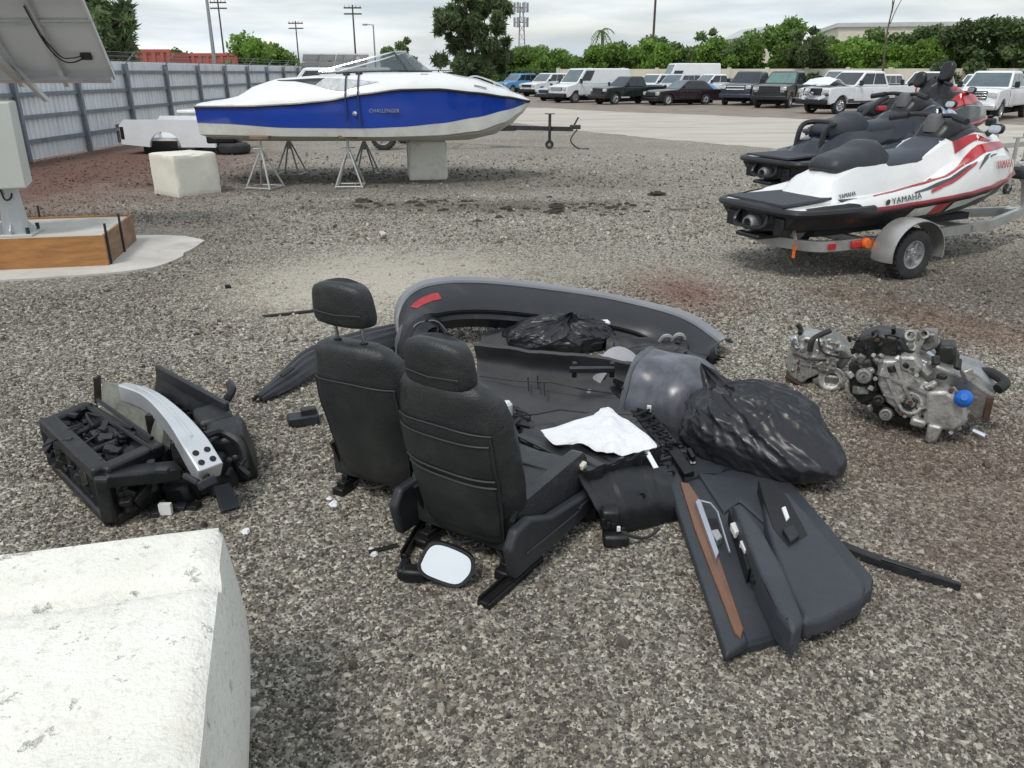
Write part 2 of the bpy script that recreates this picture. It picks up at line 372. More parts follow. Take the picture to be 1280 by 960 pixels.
# ------------------------------------------------------------------ metal fence on the left
galv = mat('galvanised_rail', (.19, .215, .245), .5, .25, var=.15, vs=3, dirt=(.1, .08, .07), da=.5)
sheetm = mat('corrugated_sheet', (.72, .745, .765), .5, .05, var=.05, vs=1.2, dirt=(.34, .31, .29), da=.55, ds=1.4, stretch=(2.5, 2.5, .5))
FX = -9.75; PY = [9.2 + 2.5 * k for k in range(0, 15)]
fence = thing('metal_fence', 'tall pale corrugated metal fence with steel posts and rails', 'fence', (FX, 0, 0))
def corr(y0, y1):
    # corrugated sheet bay: trapezoid ribs
    pr = []; y = y0; k = 0; pitch = .19
    while y < y1 - 1e-6:
        for a, d in ((0, 0), (.11, 0), (.13, .03), (.165, .03)):
            if y + a <= y1: pr.append((y + a, -.075 - d))
        y += pitch
    pr.append((y1, -.075)); return pr
for a, b in zip(PY, PY[1:]):
    pr = corr(a + .003, b - .003); mb = MB()
    mb.loft([[(x, y, .04) for y, x in pr], [(x, y, 1.97) for y, x in pr]], closed=False)
    mb.build('fence_sheet', sheetm, fence, angle=20)
    for z in (.4, .87, 1.3, 1.72):
        B((-.035, (a + b) / 2, z), (.05, b - a - .09, .075)).box((-.012, (a + b) / 2, z - .03), (.03, b - a - .09, .012)).build('rail', galv, fence)
for k, y in enumerate(PY):
    mb = MB().box((0, y, .95), (.1, .1, 1.9)).box((0, y, 1.905), (.115, .115, .02)); mb.build('post', galv, fence, bevel=.008)
    MB().bar((0, y, 1.9), (.28, y + .05, 2.2), .03, .03).build('wire_arm', galv, fence)
for k in range(3):
    MB().tube([(.1 + .08 * k, y + .03, 2.0 + .09 * k + (.0 if i % 2 else -.02)) for i, y in enumerate(PY)], .006, 5).build('barbed_wire', galv, fence)
rotten = mat('rust_patch', (.16, .1, .08), .9, var=.3)
B((-.06, 20.9, .3), (.02, .22, .42)).build('patch_board', rotten, fence)

# ------------------------------------------------------------------ solar light tower: pad, timber form, mast, cabinet, panel
pad = mat('poured_concrete', (.5, .48, .44), .85, var=.12, vs=2, bump=.25, bs=40, dirt=(.3, .27, .23), da=.6, ds=2.5)
ply = mat('weathered_plywood', (.36, .17, .055), .7, var=.3, vs=2.5, bump=.2, bs=20, dirt=(.2, .1, .045), da=.8, ds=3, stretch=(1, 1, 7))
ply2 = mat('grey_plywood', (.26, .15, .09), .75, var=.3, vs=2.5, bump=.2, bs=20, dirt=(.14, .09, .06), da=.8, ds=3, stretch=(1, 1, 7))
steel = mat('painted_grey_steel', (.5, .52, .52), .42, .2, var=.08, vs=2, dirt=(.3, .29, .27), da=.35)
dark = mat('black_rubber', (.018, .018, .02), .6, var=.3)
c0, c1 = at(135, 331, .02), at(180, 300, .02)       # near and far right corners of the timber form
ax = Vector((c0.x - at(0, 337, .02).x, c0.y - at(0, 337, .02).y, 0)).normalized(); ay = Vector((-ax.y, ax.x, 0))
rz0 = math.atan2(ax.y, ax.x); org = Vector((c0.x, c0.y, 0)); LY = max(1.0, (c1 - c0).dot(ay)); LX = 3.1
base = thing('tower_footing', 'concrete footing slab in weathered plywood form boards carrying the solar tower', 'footing', org, rz0)
B((-LX / 2, LY / 2, .15), (LX - .05, LY - .05, .27)).build('slab', pad, base, bevel=.01)
bd = 1.0
for k in range(3):
    B((-.5 - k * 1.03, -.0, .155), (1.02, .022, .29)).build('form_board', ply, base)
    B((-.5 - k * 1.03, LY, .155), (1.02, .022, .29)).build('form_board', ply, base)
for k in range(2):
    B((.0, LY * (k + .5) / 2, .155), (.022, LY / 2 - .02, .29)).build('form_board', ply2, base)
B((-LX, LY / 2, .155), (.022, LY - .03, .29)).build('form_board', ply2, base)
for x in (-1.0,): MB().tube([(x, -.02, 0), (x - .02, -.02, .42)], .012, 6).build('stake', dark, base)
for y in (.05, LY * .5): MB().tube([(.02, y, 0), (.02, y, .4)], .012, 6).build('stake', dark, base)
MB().tube([(-.9, LY + .02, .0), (-.9, LY + .02, .42)], .012, 6).build('stake', dark, base)
rnd = random.Random(9); pts = []
for k in range(44):
    a = 2 * math.pi * k / 44; q = 1 + .06 * noise.noise(Vector((math.cos(a) * 1.3, math.sin(a) * 1.3, 2))) + rnd.uniform(-.012, .012)
    ca, sa = math.cos(a), math.sin(a); e = 4.0
    rr = 1 / (abs(ca) ** e + abs(sa) ** e) ** (1 / e)
    pts.append((-LX / 2 + .12 + ca * rr * (LX / 2 + .55) * q, LY / 2 - .02 + sa * rr * (LY / 2 + .42) * q))
apron = MB().prism(pts, -.01, .018, TR(org, rz=rz0)).build('concrete_apron', pad, None)
tag(apron, 'thin ragged pour of pale concrete spread round the plywood footing', 'concrete')

mast = at(22, 292, .29)
tower = thing('solar_tower', 'grey steel solar light tower with cabinet and tilted panel on the plywood footing', 'solar tower', (mast.x, mast.y, .285), rz0)
B((0, 0, .012), (.36, .36, .024)).build('base_plate', steel, tower, bevel=.004)
MB().lathe([(.125, .02), (.095, .35), (.085, .75), (.08, 2.35), (.0, 2.35)], 8).build('mast', steel, tower)
for sx, sy in ((-1, -1), (1, -1), (1, 1), (-1, 1)): MB().lathe([(.018, 0), (.018, .06), (0, .06)], 6, TR((sx * .14, sy * .14, .02))).build('anchor_bolt', dark, tower)
for k in range(4): MB().bar((.08 * math.cos(k * math.pi / 2), .08 * math.sin(k * math.pi / 2), .1), (.15 * math.cos(k * math.pi / 2), .15 * math.sin(k * math.pi / 2), .03), .012, .08).build('gusset', steel, tower)
cab = MB().box((-.12, -.02, .82), (.62, .5, .74), TR((0, 0, 0), rz=R(24) - rz0)).build('cabinet', mat('cabinet_paint', (.52, .54, .5), .4, .05, var=.05, vs=2, dirt=(.4, .4, .36), da=.3), tower, bevel=.012)
MB().tube(curve([(.03, -.02, .46), (.05, -.09, .36), (.0, -.12, .34), (-.04, -.07, .45)], 5), .008, 6).build('cable', dark, cab)
# the panel array, its underside turned to the yard
A0 = at(145, 97, Y=9.55); A1 = at(104, -2, Y=8.75); slope = (A1 - A0); up_ = slope.normalized()
PX = -3.0; xd = Vector((1, .02, 0)).normalized()
inv = (Matrix.Translation((mast.x, mast.y, .285)) @ Matrix.Rotation(rz0, 4, 'Z')).inverted()
def pp(u, v, d=0):      # u metres to the left of the right edge, v metres up the slope, d below the panel
    nn = xd.cross(up_).normalized()
    if nn.z > 0: nn = -nn
    return inv @ (A0 - xd * u + up_ * v + nn * d)
cell = mat('solar_backsheet', (.6, .61, .62), .5, var=.06, vs=2, dirt=(.5, .5, .5), da=.3)
glassp = mat('solar_cells', (.02, .03, .06), .12, var=.3, vs=8)
alu = mat('aluminium', (.62, .63, .64), .4, .75, var=.1, vs=4)
def slab(name, m, u0, u1, v0, v1, d0, d1, par):
    q = [pp(u0, v0, d0), pp(u1, v0, d0), pp(u1, v1, d0), pp(u0, v1, d0), pp(u0, v0, d1), pp(u1, v0, d1), pp(u1, v1, d1), pp(u0, v1, d1)]
    return MB().add(q, [(0, 1, 2, 3), (7, 6, 5, 4), (0, 4, 5, 1), (1, 5, 6, 2), (2, 6, 7, 3), (3, 7, 4, 0)]).build(name, m, par)
for i in range(2):
    for j in range(2):
        u0 = .0 + i * 1.45; v0 = .0 + j * .83 + (.0 if j == 0 else 0)
        p_ = slab('solar_panel', cell, u0, u0 + 1.42, v0, v0 + .81, -.012, 0, tower)
        slab('cell_face', glassp, u0, u0 + 1.42, v0, v0 + .81, -.02, -.0125, p_)
        for q in ((u0, u0 + 1.42, v0, v0 + .025), (u0, u0 + 1.42, v0 + .785, v0 + .81), (u0, u0 + .025, v0 + .026, v0 + .784), (u0 + 1.395, u0 + 1.42, v0 + .026, v0 + .784)):
            slab('panel_frame', alu, *q, .0005, .03, p_)
        slab('junction_box', dark, u0 + .16, u0 + .27, v0 + .3, v0 + .38, .0005, .03, p_)
for u in (.52, 1.02, 2.1): slab('support_rail', alu, u, u + .05, -.06, 1.72, .031, .08, tower)
slab('cross_tube', alu, -.0, 2.9, .06, .11, .081, .13, tower); slab('cross_tube', alu, 0, 2.9, 1.2, 1.25, .081, .13, tower)
MB().tube(curve([pp(.23, .34, .03), pp(.35, .30, .06), pp(.47, .33, .06), pp(.54, .6, .09), pp(.56, 1.1, .1)], 5), .008, 6).build('panel_cable', dark, tower)
MB().tube(curve([pp(.25, .36, .03), pp(.36, .36, .06), pp(.46, .4, .07), pp(.54, .7, .09)], 5), .007, 6).build('panel_cable', dark, tower)
q = Vector((0, 0, 2.05)); MB().bar(q, pp(1.2, 1.22, .13), .07, .05).build('arm', alu, tower); MB().bar(q + Vector((0, 0, -.35)), pp(1.0, .09, .12), .07, .05).build('arm', alu, tower); MB().bar(q, pp(.98, .09, .12), .05, .05).build('arm', alu, tower)
MB().bar(pp(1.0, .3, .12), pp(.8, -.18, .16), .07, .04).build('brace', alu, tower)

# ------------------------------------------------------------------ pale cast blocks
blockm = mat('cream_cast_block', (.72, .70, .61), .85, var=.06, vs=3, bump=.35, bs=35, dirt=(.5, .46, .36), da=.5, ds=2.5)
def rough_block(name, label, loc, rz, d, m, seed, amp=.01, nseg=14, chip=0, group=None):
    mb = MB(); bmx = bmesh.new(); bmesh.ops.create_cube(bmx, size=1)
    bmesh.ops.subdivide_edges(bmx, edges=bmx.edges[:], cuts=nseg, use_grid_fill=True)
    for v in bmx.verts:
        c = v.co.copy(); p = Vector((c.x * d[0], c.y * d[1], (c.z + .5) * d[2]))
        k = [abs(c.x) > .499, abs(c.y) > .499, abs(c.z) > .499]
        e = sum(k)
        q = Vector((p.x, p.y, p.z + seed * 3.7))
        if e >= 2: p -= Vector((c.x * k[0], c.y * k[1], c.z * k[2])) * (.02 + .045 * max(0, noise.noise(q * 5)) + chip * max(0, noise.noise(q * 2.2)))
        p += Vector((noise.noise(q * 3), noise.noise(q * 3 + Vector((9, 0, 0))), noise.noise(q * 3 + Vector((0, 9, 0))))) * amp
        if c.z < -.499: p.z = 0
        v.co = p
    me = bpy.data.meshes.new(name); bmx.to_mesh(me); bmx.free(); me.materials.append(m); me.shade_smooth(); me.set_sharp_from_angle(angle=R(40))
    o = link(name, me); o.location = loc; o.rotation_euler = (0, 0, rz); return tag(o, label, 'block', group)
q = at(225, 247); rough_block('cast_block', 'cream cast block standing alone near the stern of the blue boat', (q.x - .06, q.y + .48, 0), R(52), (.72, .70, .6), blockm, 1)
q = at(530, 226); bow_block = (q.x + .02, q.y + .42, 0)
blockd = mat('chipped_cast_block', (.78, .765, .69), .85, var=.05, vs=3, bump=.35, bs=35, dirt=(.3, .28, .23), da=.5, ds=3.2)
rough_block('cast_block', 'chipped cream block holding up the bow of the blue boat', bow_block, R(10), (.66, .6, .64), blockd, 2, chip=.05)

# big foreground block
fbm_ = bpy.data.materials.new('pitted_white_block'); fbm_.use_nodes = True
def _fb():
    t = fbm_.node_tree; b = t.nodes['Principled BSDF']; l = t.links.new; co = N('ShaderNodeTexCoord', t); P_ = co.outputs['Object']
    noi, rng, mix, math_ = tools(t, P_)
    base = mix(rng(noi(4, 6).outputs[0], .35, .65), (.76, .745, .67), (.84, .825, .76))
    base = mix(rng(noi(38, 3).outputs[0], .56, .66, 0, .55), base, (.62, .6, .52))
    base = mix(rng(noi(17, 5, .7).outputs[0], .645, .72, 0, .6), base, (.46, .43, .36))
    base = mix(rng(noi(3.1, 4, .6).outputs[0], .62, .75, 0, .5), base, (.6, .5, .38))
    l(base, b.inputs['Base Color']); b.inputs['Roughness'].default_value = .9
    h = math_('ADD', math_('MULTIPLY', noi(75, 4).outputs[0], .7), math_('MULTIPLY', rng(noi(17, 5, .7).outputs[0], .62, .72, 1, 0), 1.2))
    bp = N('ShaderNodeBump', t); bp.inputs['Strength'].default_value = .8; bp.inputs['Distance'].default_value = .012; l(h, bp.inputs['Height']); l(bp.outputs[0], b.inputs['Normal'])
_fb()
ZB = .62
k0 = at(278, 651, ZB); k1 = at(0, 688, ZB); k2 = at(238, 962, ZB)
ex = (k1 - k0); ex.z = 0; ex.normalize(); ey = Vector((k2.x - k0.x, k2.y - k0.y, 0)); W2 = 1.15; D2 = .98
ey = Vector((ex.y, -ex.x, 0)) if Vector((ex.y, -ex.x, 0)).dot(ey) > 0 else Vector((-ex.y, ex.x, 0))
ctr = Vector((k0.x, k0.y, 0)) + ex * W2 / 2 + ey * D2 / 2
blk = rough_block('cast_block', 'big pitted white cast block in front of the black front-end scrap', ctr, math.atan2(-ex.y, -ex.x), (W2, D2, ZB), fbm_, 5, amp=.008, nseg=30, chip=.02)
for v in blk.data.vertices:            # grooves and hollows of the worn top, a bulging side
    p = v.co
    if p.z > ZB * .8:
        gy = (p.y + .02 * math.sin(p.x * 5)) / D2
        p.z -= .034 * math.exp(-((gy - .26) / .03) ** 2) * (1 if p.x > -.15 else .4) + .012 * math.exp(-((gy + .22) / .06) ** 2) * (.6 + .4 * math.sin(p.x * 7))
        p.z -= .012 * max(0, noise.noise(Vector((p.x * 9, p.y * 9, 3))) - .2)
    t = p.z / ZB
    p.x += .028 * math.sin(math.pi * min(1, t)) * (1 if p.x > 0 else -1) * min(1, abs(p.x) / (W2 / 2)) ** 4
# ------------------------------------------------------------------ blue and white boat on stands
gelw = mat('white_gelcoat', (.76, .77, .76), .28, var=.04, vs=1.5, coat=.5, dirt=(.55, .54, .5), da=.25, ds=2)
gelb = mat('blue_gelcoat', (.008, .05, .36), .12, var=.12, vs=.9, coat=.6, dirt=(.03, .06, .26), da=.4, ds=1.2)
hullw = mat('hull_bottom_white', (.62, .62, .58), .4, var=.08, vs=2, dirt=(.4, .38, .32), da=.6, ds=2.5)
blackt = mat('black_trim', (.012, .012, .014), .4, var=.3)
chrome = mat('chrome', (.7, .72, .74), .18, 1.0, var=.08)
silver_l = mat('silver_lettering', (.45, .48, .55), .3, .6, var=.1)
tint = mat('tinted_glass', (.09, .12, .14), .06, var=.2, vs=2, coat=.5)
def glassy(name, col, alpha):
    m = bpy.data.materials.new(name); m.use_nodes = True; t = m.node_tree; l = t.links.new; b = t.nodes['Principled BSDF']
    nz = N('ShaderNodeTexNoise', t); nz.inputs['Scale'].default_value = 6; r_ = N('ShaderNodeMapRange', t); r_.inputs[3].default_value = .02; r_.inputs[4].default_value = .14; l(nz.outputs[0], r_.inputs[0])
    b.inputs['Base Color'].default_value = (*col, 1); l(r_.outputs[0], b.inputs['Roughness']); b.inputs['Alpha'].default_value = alpha; return m
screen = glassy('windscreen', (.1, .13, .15), .5)
ZK = .64
BX0, BYC = -4.9, 13.98
boat = thing('motor_boat', 'blue and white sport boat with raked windscreen propped on jack stands', 'boat', (BX0, BYC, ZK), R(1.0)); boat.scale = (.965, 1, 1)
ST = [0, .12, .5, 1.0, 1.6, 2.2, 2.8, 3.3, 3.8, 4.2, 4.6, 4.9, 5.15, 5.3, 5.38]
bT = [(0, .98), (.5, 1.02), (1.6, 1.08), (2.8, 1.08), (3.4, 1.02), (4.0, .88), (4.5, .68), (4.9, .45), (5.2, .22), (5.38, .03)]
shT = [(0, 1.22), (.9, 1.225), (1.5, 1.255), (2.1, 1.3), (2.7, 1.40), (3.3, 1.465), (3.9, 1.47), (4.5, 1.41), (5.0, 1.34), (5.38, 1.27)]
bbT = [(0, .985), (.4, .975), (1.4, .915), (2.7, .905), (3.3, .925), (3.9, .97), (4.5, 1.05), (5.0, 1.15), (5.38, 1.25)]
chT = [(0, .80), (1.5, .775), (3.0, .765), (3.9, .78), (4.5, .83), (4.95, .95), (5.2, 1.09), (5.38, 1.235)]
kT = [(0, .64), (2.5, .64), (3.7, .64), (4.3, .655), (4.75, .74), (5.05, .90), (5.25, 1.07), (5.38, 1.225)]
dkT = [(0, 1.27), (.3, 1.30), (.6, 1.36), (.95, 1.53), (1.3, 1.62), (2.0, 1.67), (2.9, 1.715), (3.8, 1.71), (4.4, 1.62), (4.9, 1.47), (5.2, 1.36), (5.38, 1.275)]
def bs_(x):
    b = interp(bT, x); return b, interp(shT, x) - ZK, interp(bbT, x) - ZK, interp(chT, x) - ZK, interp(kT, x) - ZK, interp(dkT, x) - ZK
def both(fn, mbs):        # mirror half sections into an open strip each side
    for s_ in (1, -1): mbs.loft([[(x, s_ * y, z) for x, y, z in fn(x0)] for x0 in XS], closed=False)
XS = [ST[0]] + [lerp(a, b, k / 4) for a, b in zip(ST, ST[1:]) for k in (1, 2, 3, 4)]
mb = MB(); both(lambda x: [(x, 0, bs_(x)[4]), (x, bs_(x)[0] * .4, lerp(bs_(x)[4], bs_(x)[3], .52)), (x, bs_(x)[0] * .62, lerp(bs_(x)[4], bs_(x)[3], .70)), (x, bs_(x)[0] * .64, lerp(bs_(x)[4], bs_(x)[3], .80)), (x, bs_(x)[0] * .86, bs_(x)[3])], mb)
both(lambda x: [(x, bs_(x)[0] * .86, bs_(x)[3]), (x, bs_(x)[0] * .93, bs_(x)[3] + .012), (x, bs_(x)[0] * .955, bs_(x)[2])], mb)
mb.build('hull_bottom', hullw, boat, angle=25)
mb = MB(); both(lambda x: [(x, bs_(x)[0] * .957, bs_(x)[2]), (x, bs_(x)[0] * .975, lerp(bs_(x)[2], bs_(x)[1], .35)), (x, bs_(x)[0] * .99, lerp(bs_(x)[2], bs_(x)[1], .7)), (x, bs_(x)[0], bs_(x)[1])], mb)
side = mb.build('hull_side', gelb, boat, angle=50)
def cp(x): return 1.0 if 1.5 < x < 4.1 else 0.0
def deck_half(x):
    b, s_, _, _, _, d = bs_(x); h = d - s_; c = cp(x) * .38
    return [(x, b, s_), (x, b * .985, s_ + .05 * min(1, h * 6)), (x, b * .93, s_ + h * .45), (x, b * .82, s_ + h * .86), (x, b * .7, d), (x, b * .64, d + .006), (x, b * .60, d - c), (x, 0, d - c + .02)]
mb = MB(); both(deck_half, mb)
mb.build('deck', gelw, boat, angle=40)
# transom
b, s_, bb, ch, kk, d = bs_(0)
MB().prism([(-b, s_), (-b * .955, bb), (-b * .86, ch), (0, kk), (b * .86, ch), (b * .955, bb), (b, s_), (b * .7, d), (-b * .7, d)], 0, .03, frame((0, 0, 0), (0, 1, 0), (0, 0, 1))).build('transom', gelw, boat)
B((-.17, 0, .50), (.36, 1.7, .06)).build('swim_platform', gelw, boat, bevel=.02)
B((.1, 0, .08), (.5, .5, .2)).build('jet_pump', blackt, boat, bevel=.03)
for s_ in (1, -1): MB().tube([(x, s_ * (bs_(x)[0] + .006), bs_(x)[1]) for x in XS], .022, 6).build('rub_rail', blackt, boat)
# windscreen
def wp(x, y, z): return (x - BX0, y, z - ZK)
WB = [(-2.95, .76, 1.70), (-2.2, .74, 1.73), (-1.62, .66, 1.735), (-1.3, .38, 1.73), (-1.18, 0, 1.73)]
WT = [(-2.93, .74, 1.725), (-2.2, .67, 1.90), (-1.80, .56, 2.0), (-1.66, .3, 2.02), (-1.6, 0, 2.03)]
full = lambda q: [wp(*p) for p in q] + [wp(p[0], -p[1], p[2]) for p in q[-2::-1]]
cb, ct = curve(full(WB), 4), curve(full(WT), 4)
nn = len(cb); segs = [(0, 9), (9, nn - 10), (nn - 10, nn - 1)]
ws = emptyat('windscreen', (0, 0, 0)); ws.parent = boat; ALLCH.setdefault(boat.name, []).append(ws)
for a, b_ in segs:
    mb = MB(); mb.loft([cb[a:b_ + 1], ct[a:b_ + 1]], closed=False); mb.build('pane', screen, ws)
MB().tube(cb, .014, 6).build('windscreen_base', blackt, ws); MB().tube(ct, .012, 6).build('windscreen_frame', chrome, ws)
for i in (9, nn - 10): MB().tube([cb[i], ct[i]], .016, 6).build('mullion', blackt, ws)
# air scoop, hatch marks, cleats and lines on the side toward the yard (starboard = -y)
def dpt(x, f, off=.004):       # point on the starboard flank between sheer (0) and coaming (1)
    hs = deck_half(x)[:5]; t = f * 4; i = min(3, int(t)); p = Vector(hs[i]).lerp(Vector(hs[i + 1]), t - i); p.y = -p.y
    return p + Vector((0, -off, off * .6))
def flank(name, m, corners, off=.006, n=8):
    (x0, a0), (x1, a1), (x2, a2), (x3, a3) = corners
    return MB().sheet(lambda u, v: dpt(lerp(lerp(x0, x1, u), lerp(x3, x2, u), v), lerp(lerp(a0, a1, u), lerp(a3, a2, u), v), off), n, 5, .006).build(name, m, boat)
flank('air_scoop', blackt, [(1.35, .86), (1.95, .62), (2.1, .80), (1.30, .92)])
flank('scoop_grille', mat('grey_vent', (.45, .47, .48), .5, var=.3, vs=12), [(1.95, .62), (2.35, .38), (2.95, .55), (2.1, .80)])
flank('vent', steel, [(3.6, .8), (3.72, .8), (3.72, .9), (3.6, .9)], .008)
for x in (2.42, 2.62):
    c = emptyat('mooring_line', (0, 0, 0)); c.parent = boat; ALLCH[boat.name].append(c)
    top = dpt(x, .95, .02); MB().box(tuple(top), (.11, .04, .03)).build('cleat', blackt, c, bevel=.006)
    pts = [dpt(x + .01, f, .03) for f in (.95, .7, .4, 0)] + [Vector((x + .02, -bs_(x)[0] - .03, bs_(x)[1] - .25)), Vector((x + (.0 if x < 2.5 else .03), -bs_(x)[0] - .02, bs_(x)[2] + (.12 if x < 2.5 else .02)))]
    MB().tube(curve(pts, 3), .012, 6).build('cord', mat('navy_cord', (.02, .04, .09), .7), c)
MB().lathe([(.0, -.01), (.035, -.01), (.035, .012), (0, .02)], 14, frame((2.56, -bs_(2.56)[0] * .995, bs_(2.56)[2] + .22), (1, 0, 0), (0, 0, 1))).build('tow_eye', chrome, boat)
lx = 3.02; bx = bs_(lx)
lettering('hull_lettering', 'CHALLENGER', .075, silver_l, boat, frame((lx + .0, -bx[0] * .99 - .004, lerp(bx[2], bx[1], .48)), (1, 0.012, 0), (0, -.06, 1)), ext=.008, shear=.2)
for xx, tx_ in ((4.55, 'FL 4825'),):
    bx = bs_(xx); p = dpt(xx, .3, .006); q = dpt(xx + .2, .3, .006)
MB().tube([dpt(x, .55, .02) for x in (4.45, 4.55, 4.65)], .012, 6).build('bow_rail', chrome, boat)
MB().tube(curve([(4.35, -.5, bs_(4.35)[5] + .01), (4.5, -.42, bs_(4.5)[5] + .06), (4.9, -.2, bs_(4.9)[5] + .05), (5.1, -.08, bs_(5.1)[5])], 4), .012, 6).build('bow_rail', chrome, boat)

# jack stands
galvs = mat('galvanised_stand', (.4, .41, .4), .5, .45, var=.2, vs=8, dirt=(.25, .2, .15), da=.4)
wood = mat('timber_pad', (.2, .13, .08), .8, var=.3, vs=6)
def stand(loc, h, label, lean=0):
    s_ = thing('jack_stand', label, 'jack stand', loc, R(lean), 'jack stands under the blue boat')
    for k in range(4):
        a = math.pi / 2 * k + .5; MB().tube([(.30 * math.cos(a), .30 * math.sin(a), .012), (.035 * math.cos(a), .035 * math.sin(a), h * .68)], .016, 7).build('leg', galvs, s_)
    pts = [(.29 * math.cos(math.pi / 2 * k + .5), .29 * math.sin(math.pi / 2 * k + .5), .03) for k in range(4)]
    for a, b in zip(pts, pts[1:] + pts[:1]): MB().tube([a, b], .012, 6).build('base_bar', galvs, s_)
    MB().lathe([(.04, h * .55), (.04, h * .72), (.0, h * .72)], 10).build('collar', galvs, s_)
    MB().lathe([(.018, h * .6), (.018, h - .03), (0, h - .03)], 8).build('screw', galvs, s_)
    MB().tube([(-.12, 0, h * .76), (.12, .02, h * .76)], .01, 6).build('handle', galvs, s_)
    B((0, 0, h - .025), (.3, .16, .05)).build('pad', wood, s_, bevel=.006)
q = at(325, 239); stand((q.x, q.y + .3, 0), .80, 'galvanised jack stand under the stern of the blue boat on the yard side')
q = at(434, 237); stand((q.x, q.y + .3, 0), .80, 'galvanised jack stand amidships under the blue boat on the yard side', 20)
stand((-2.62, 14.75, 0), .80, 'galvanised jack stand amidships under the far side of the blue boat', 40)
stand((-3.95, 14.75, 0), .82, 'galvanised jack stand under the far side of the blue boat stern', 10)

# ------------------------------------------------------------------ wheels
tyre_m = mat('tyre_rubber', (.022, .022, .023), .75, var=.3, vs=9, bump=.2, dirt=(.1, .09, .08), da=.35, ds=6)
rim_m = mat('steel_rim', (.45, .46, .47), .35, .8, var=.15, vs=6, dirt=(.2, .18, .15), da=.3)
WHEELMESH = {}
def wheel(parent, c, r, wd, side=1, rim=None, spokes=6, name='wheel', rr=.62):
    """axle along y, outer face toward side"""
    rim = rim or rim_m; key = (round(r, 3), round(wd, 3), spokes, rim.name, rr)
    if key not in WHEELMESH:
        h = wd / 2; t = MB().lathe([(r * rr, -h * .8), (r * .8, -h), (r * .95, -h * .9), (r, -h * .55), (r, h * .55), (r * .95, h * .9), (r * .8, h), (r * rr, h * .8), (r * rr * .97, 0)], 26)
        t.f = [f for f in t.f if len(f) == 4]
        for k in range(26):
            a = 2 * math.pi * k / 26
            t.box((r * .985 * math.cos(a), r * .985 * math.sin(a), 0), (.03 * r * 2, .05 * r * 2, wd * .86), None)
        g_ = MB(); q = r * rr
        g_.lathe([(q * 1.0, -h * .8), (q * 1.0, h * .82), (q * .9, h * .78), (q * .84, h * .35), (q * .5, h * .35), (q * .46, h * .5), (q * .25, h * .62), (0, h * .62)], 24)
        for k in range(spokes):
            a = 2 * math.pi * k / spokes; M_ = Matrix.Rotation(a, 4, 'Z'); g_.box((q * .62, 0, h * .52), (q * .62, q * .2, h * .3), M_)
            g_.lathe([(q * .05, h * .6), (q * .05, h * .72), (0, h * .72)], 6, M_ @ Matrix.Translation((q * .2, q * .1, 0)))
        WHEELMESH[key] = (t.mesh('tyre', tyre_m), g_.mesh('rim', rim))
    tm, rm = WHEELMESH[key]
    wr = emptyat(name, c); wr.parent = parent; ALLCH.setdefault(parent.name, []).append(wr)
    wr.rotation_euler = (R(90) * (-1 if side > 0 else 1), random.uniform(0, 1), 0) if False else (R(-90) if side > 0 else R(90), 0, 0)
    link('tyre', tm, wr); link('rim', rm, wr); return wr

# ------------------------------------------------------------------ personal watercraft
def deck_tab():
    # x: bond half beam, bond z, keel z, gunwale z, footwell z, pedestal half width, pedestal z
    return [(0.00, .47, .26, .05, .295, .295, .30, .30), (.10, .50, .265, .02, .30, .30, .30, .305), (.45, .555, .27, .0, .33, .31, .26, .33), (.60, .57, .275, .0, .36, .31, .27, .50), (.9, .58, .28, .0, .40, .31, .25, .61), (1.3, .58, .30, .0, .45, .32, .21, .62),
            (1.65, .57, .32, .01, .50, .37, .22, .64), (1.95, .55, .34, .03, .60, .56, .27, .78), (2.25, .50, .365, .08, .67, .73, .29, .87), (2.6, .40, .40, .17, .65, .74, .24, .82), (2.9, .26, .43, .28, .58, .64, .15, .69), (3.08, .13, .45, .38, .52, .55, .08, .57), (3.16, .015, .46, .44, .465, .47, .01, .475)]
DT = deck_tab()
def dcol(x, k): return interp([(r_[0], r_[k]) for r_ in DT], x)
def ski_half(x):
    b, zb, zk, zg, zf, pw, zp = [dcol(x, k) for k in range(1, 8)]
    pw = min(pw, b * .6)
    return [Vector((x, b, zb)), Vector((x, b * .985, lerp(zb, zg, .55))), Vector((x, b * .93, zg * .93 + zb * .07)), Vector((x, b * .84, zg)), Vector((x, max(b * .74, pw * 1.25), zg * .35 + zf * .65)), Vector((x, max(b * .6, pw * 1.12), zf)), Vector((x, pw * 1.08, zf + (zp - zf) * .12)), Vector((x, pw * .98, zf + (zp - zf) * .55)), Vector((x, pw * .85, zf + (zp - zf) * .9)), Vector((x, pw * .6, zp)), Vector((x, 0, zp + .012))]
def ski_pt(x, f, side=-1, off=.004):
    h = ski_half(x); t = f * (len(h) - 1); i = min(len(h) - 2, int(t)); p = h[i].lerp(h[i + 1], t - i)
    e = .01; q = h[i + 1] - h[i]; nrm = Vector((0, q.z, -q.y)).normalized()
    if nrm.z < 0 and nrm.y < 0: nrm = -nrm
    p = p + nrm * off; p.y *= -side if side < 0 else 1
    if side < 0: p.y = -abs(p.y)
    return p
XSK = [lerp(0, 3.16, k / 56) for k in range(57)]
galvs_n = mat('dull_nozzle', (.32, .32, .33), .4, .7, var=.3, vs=9)
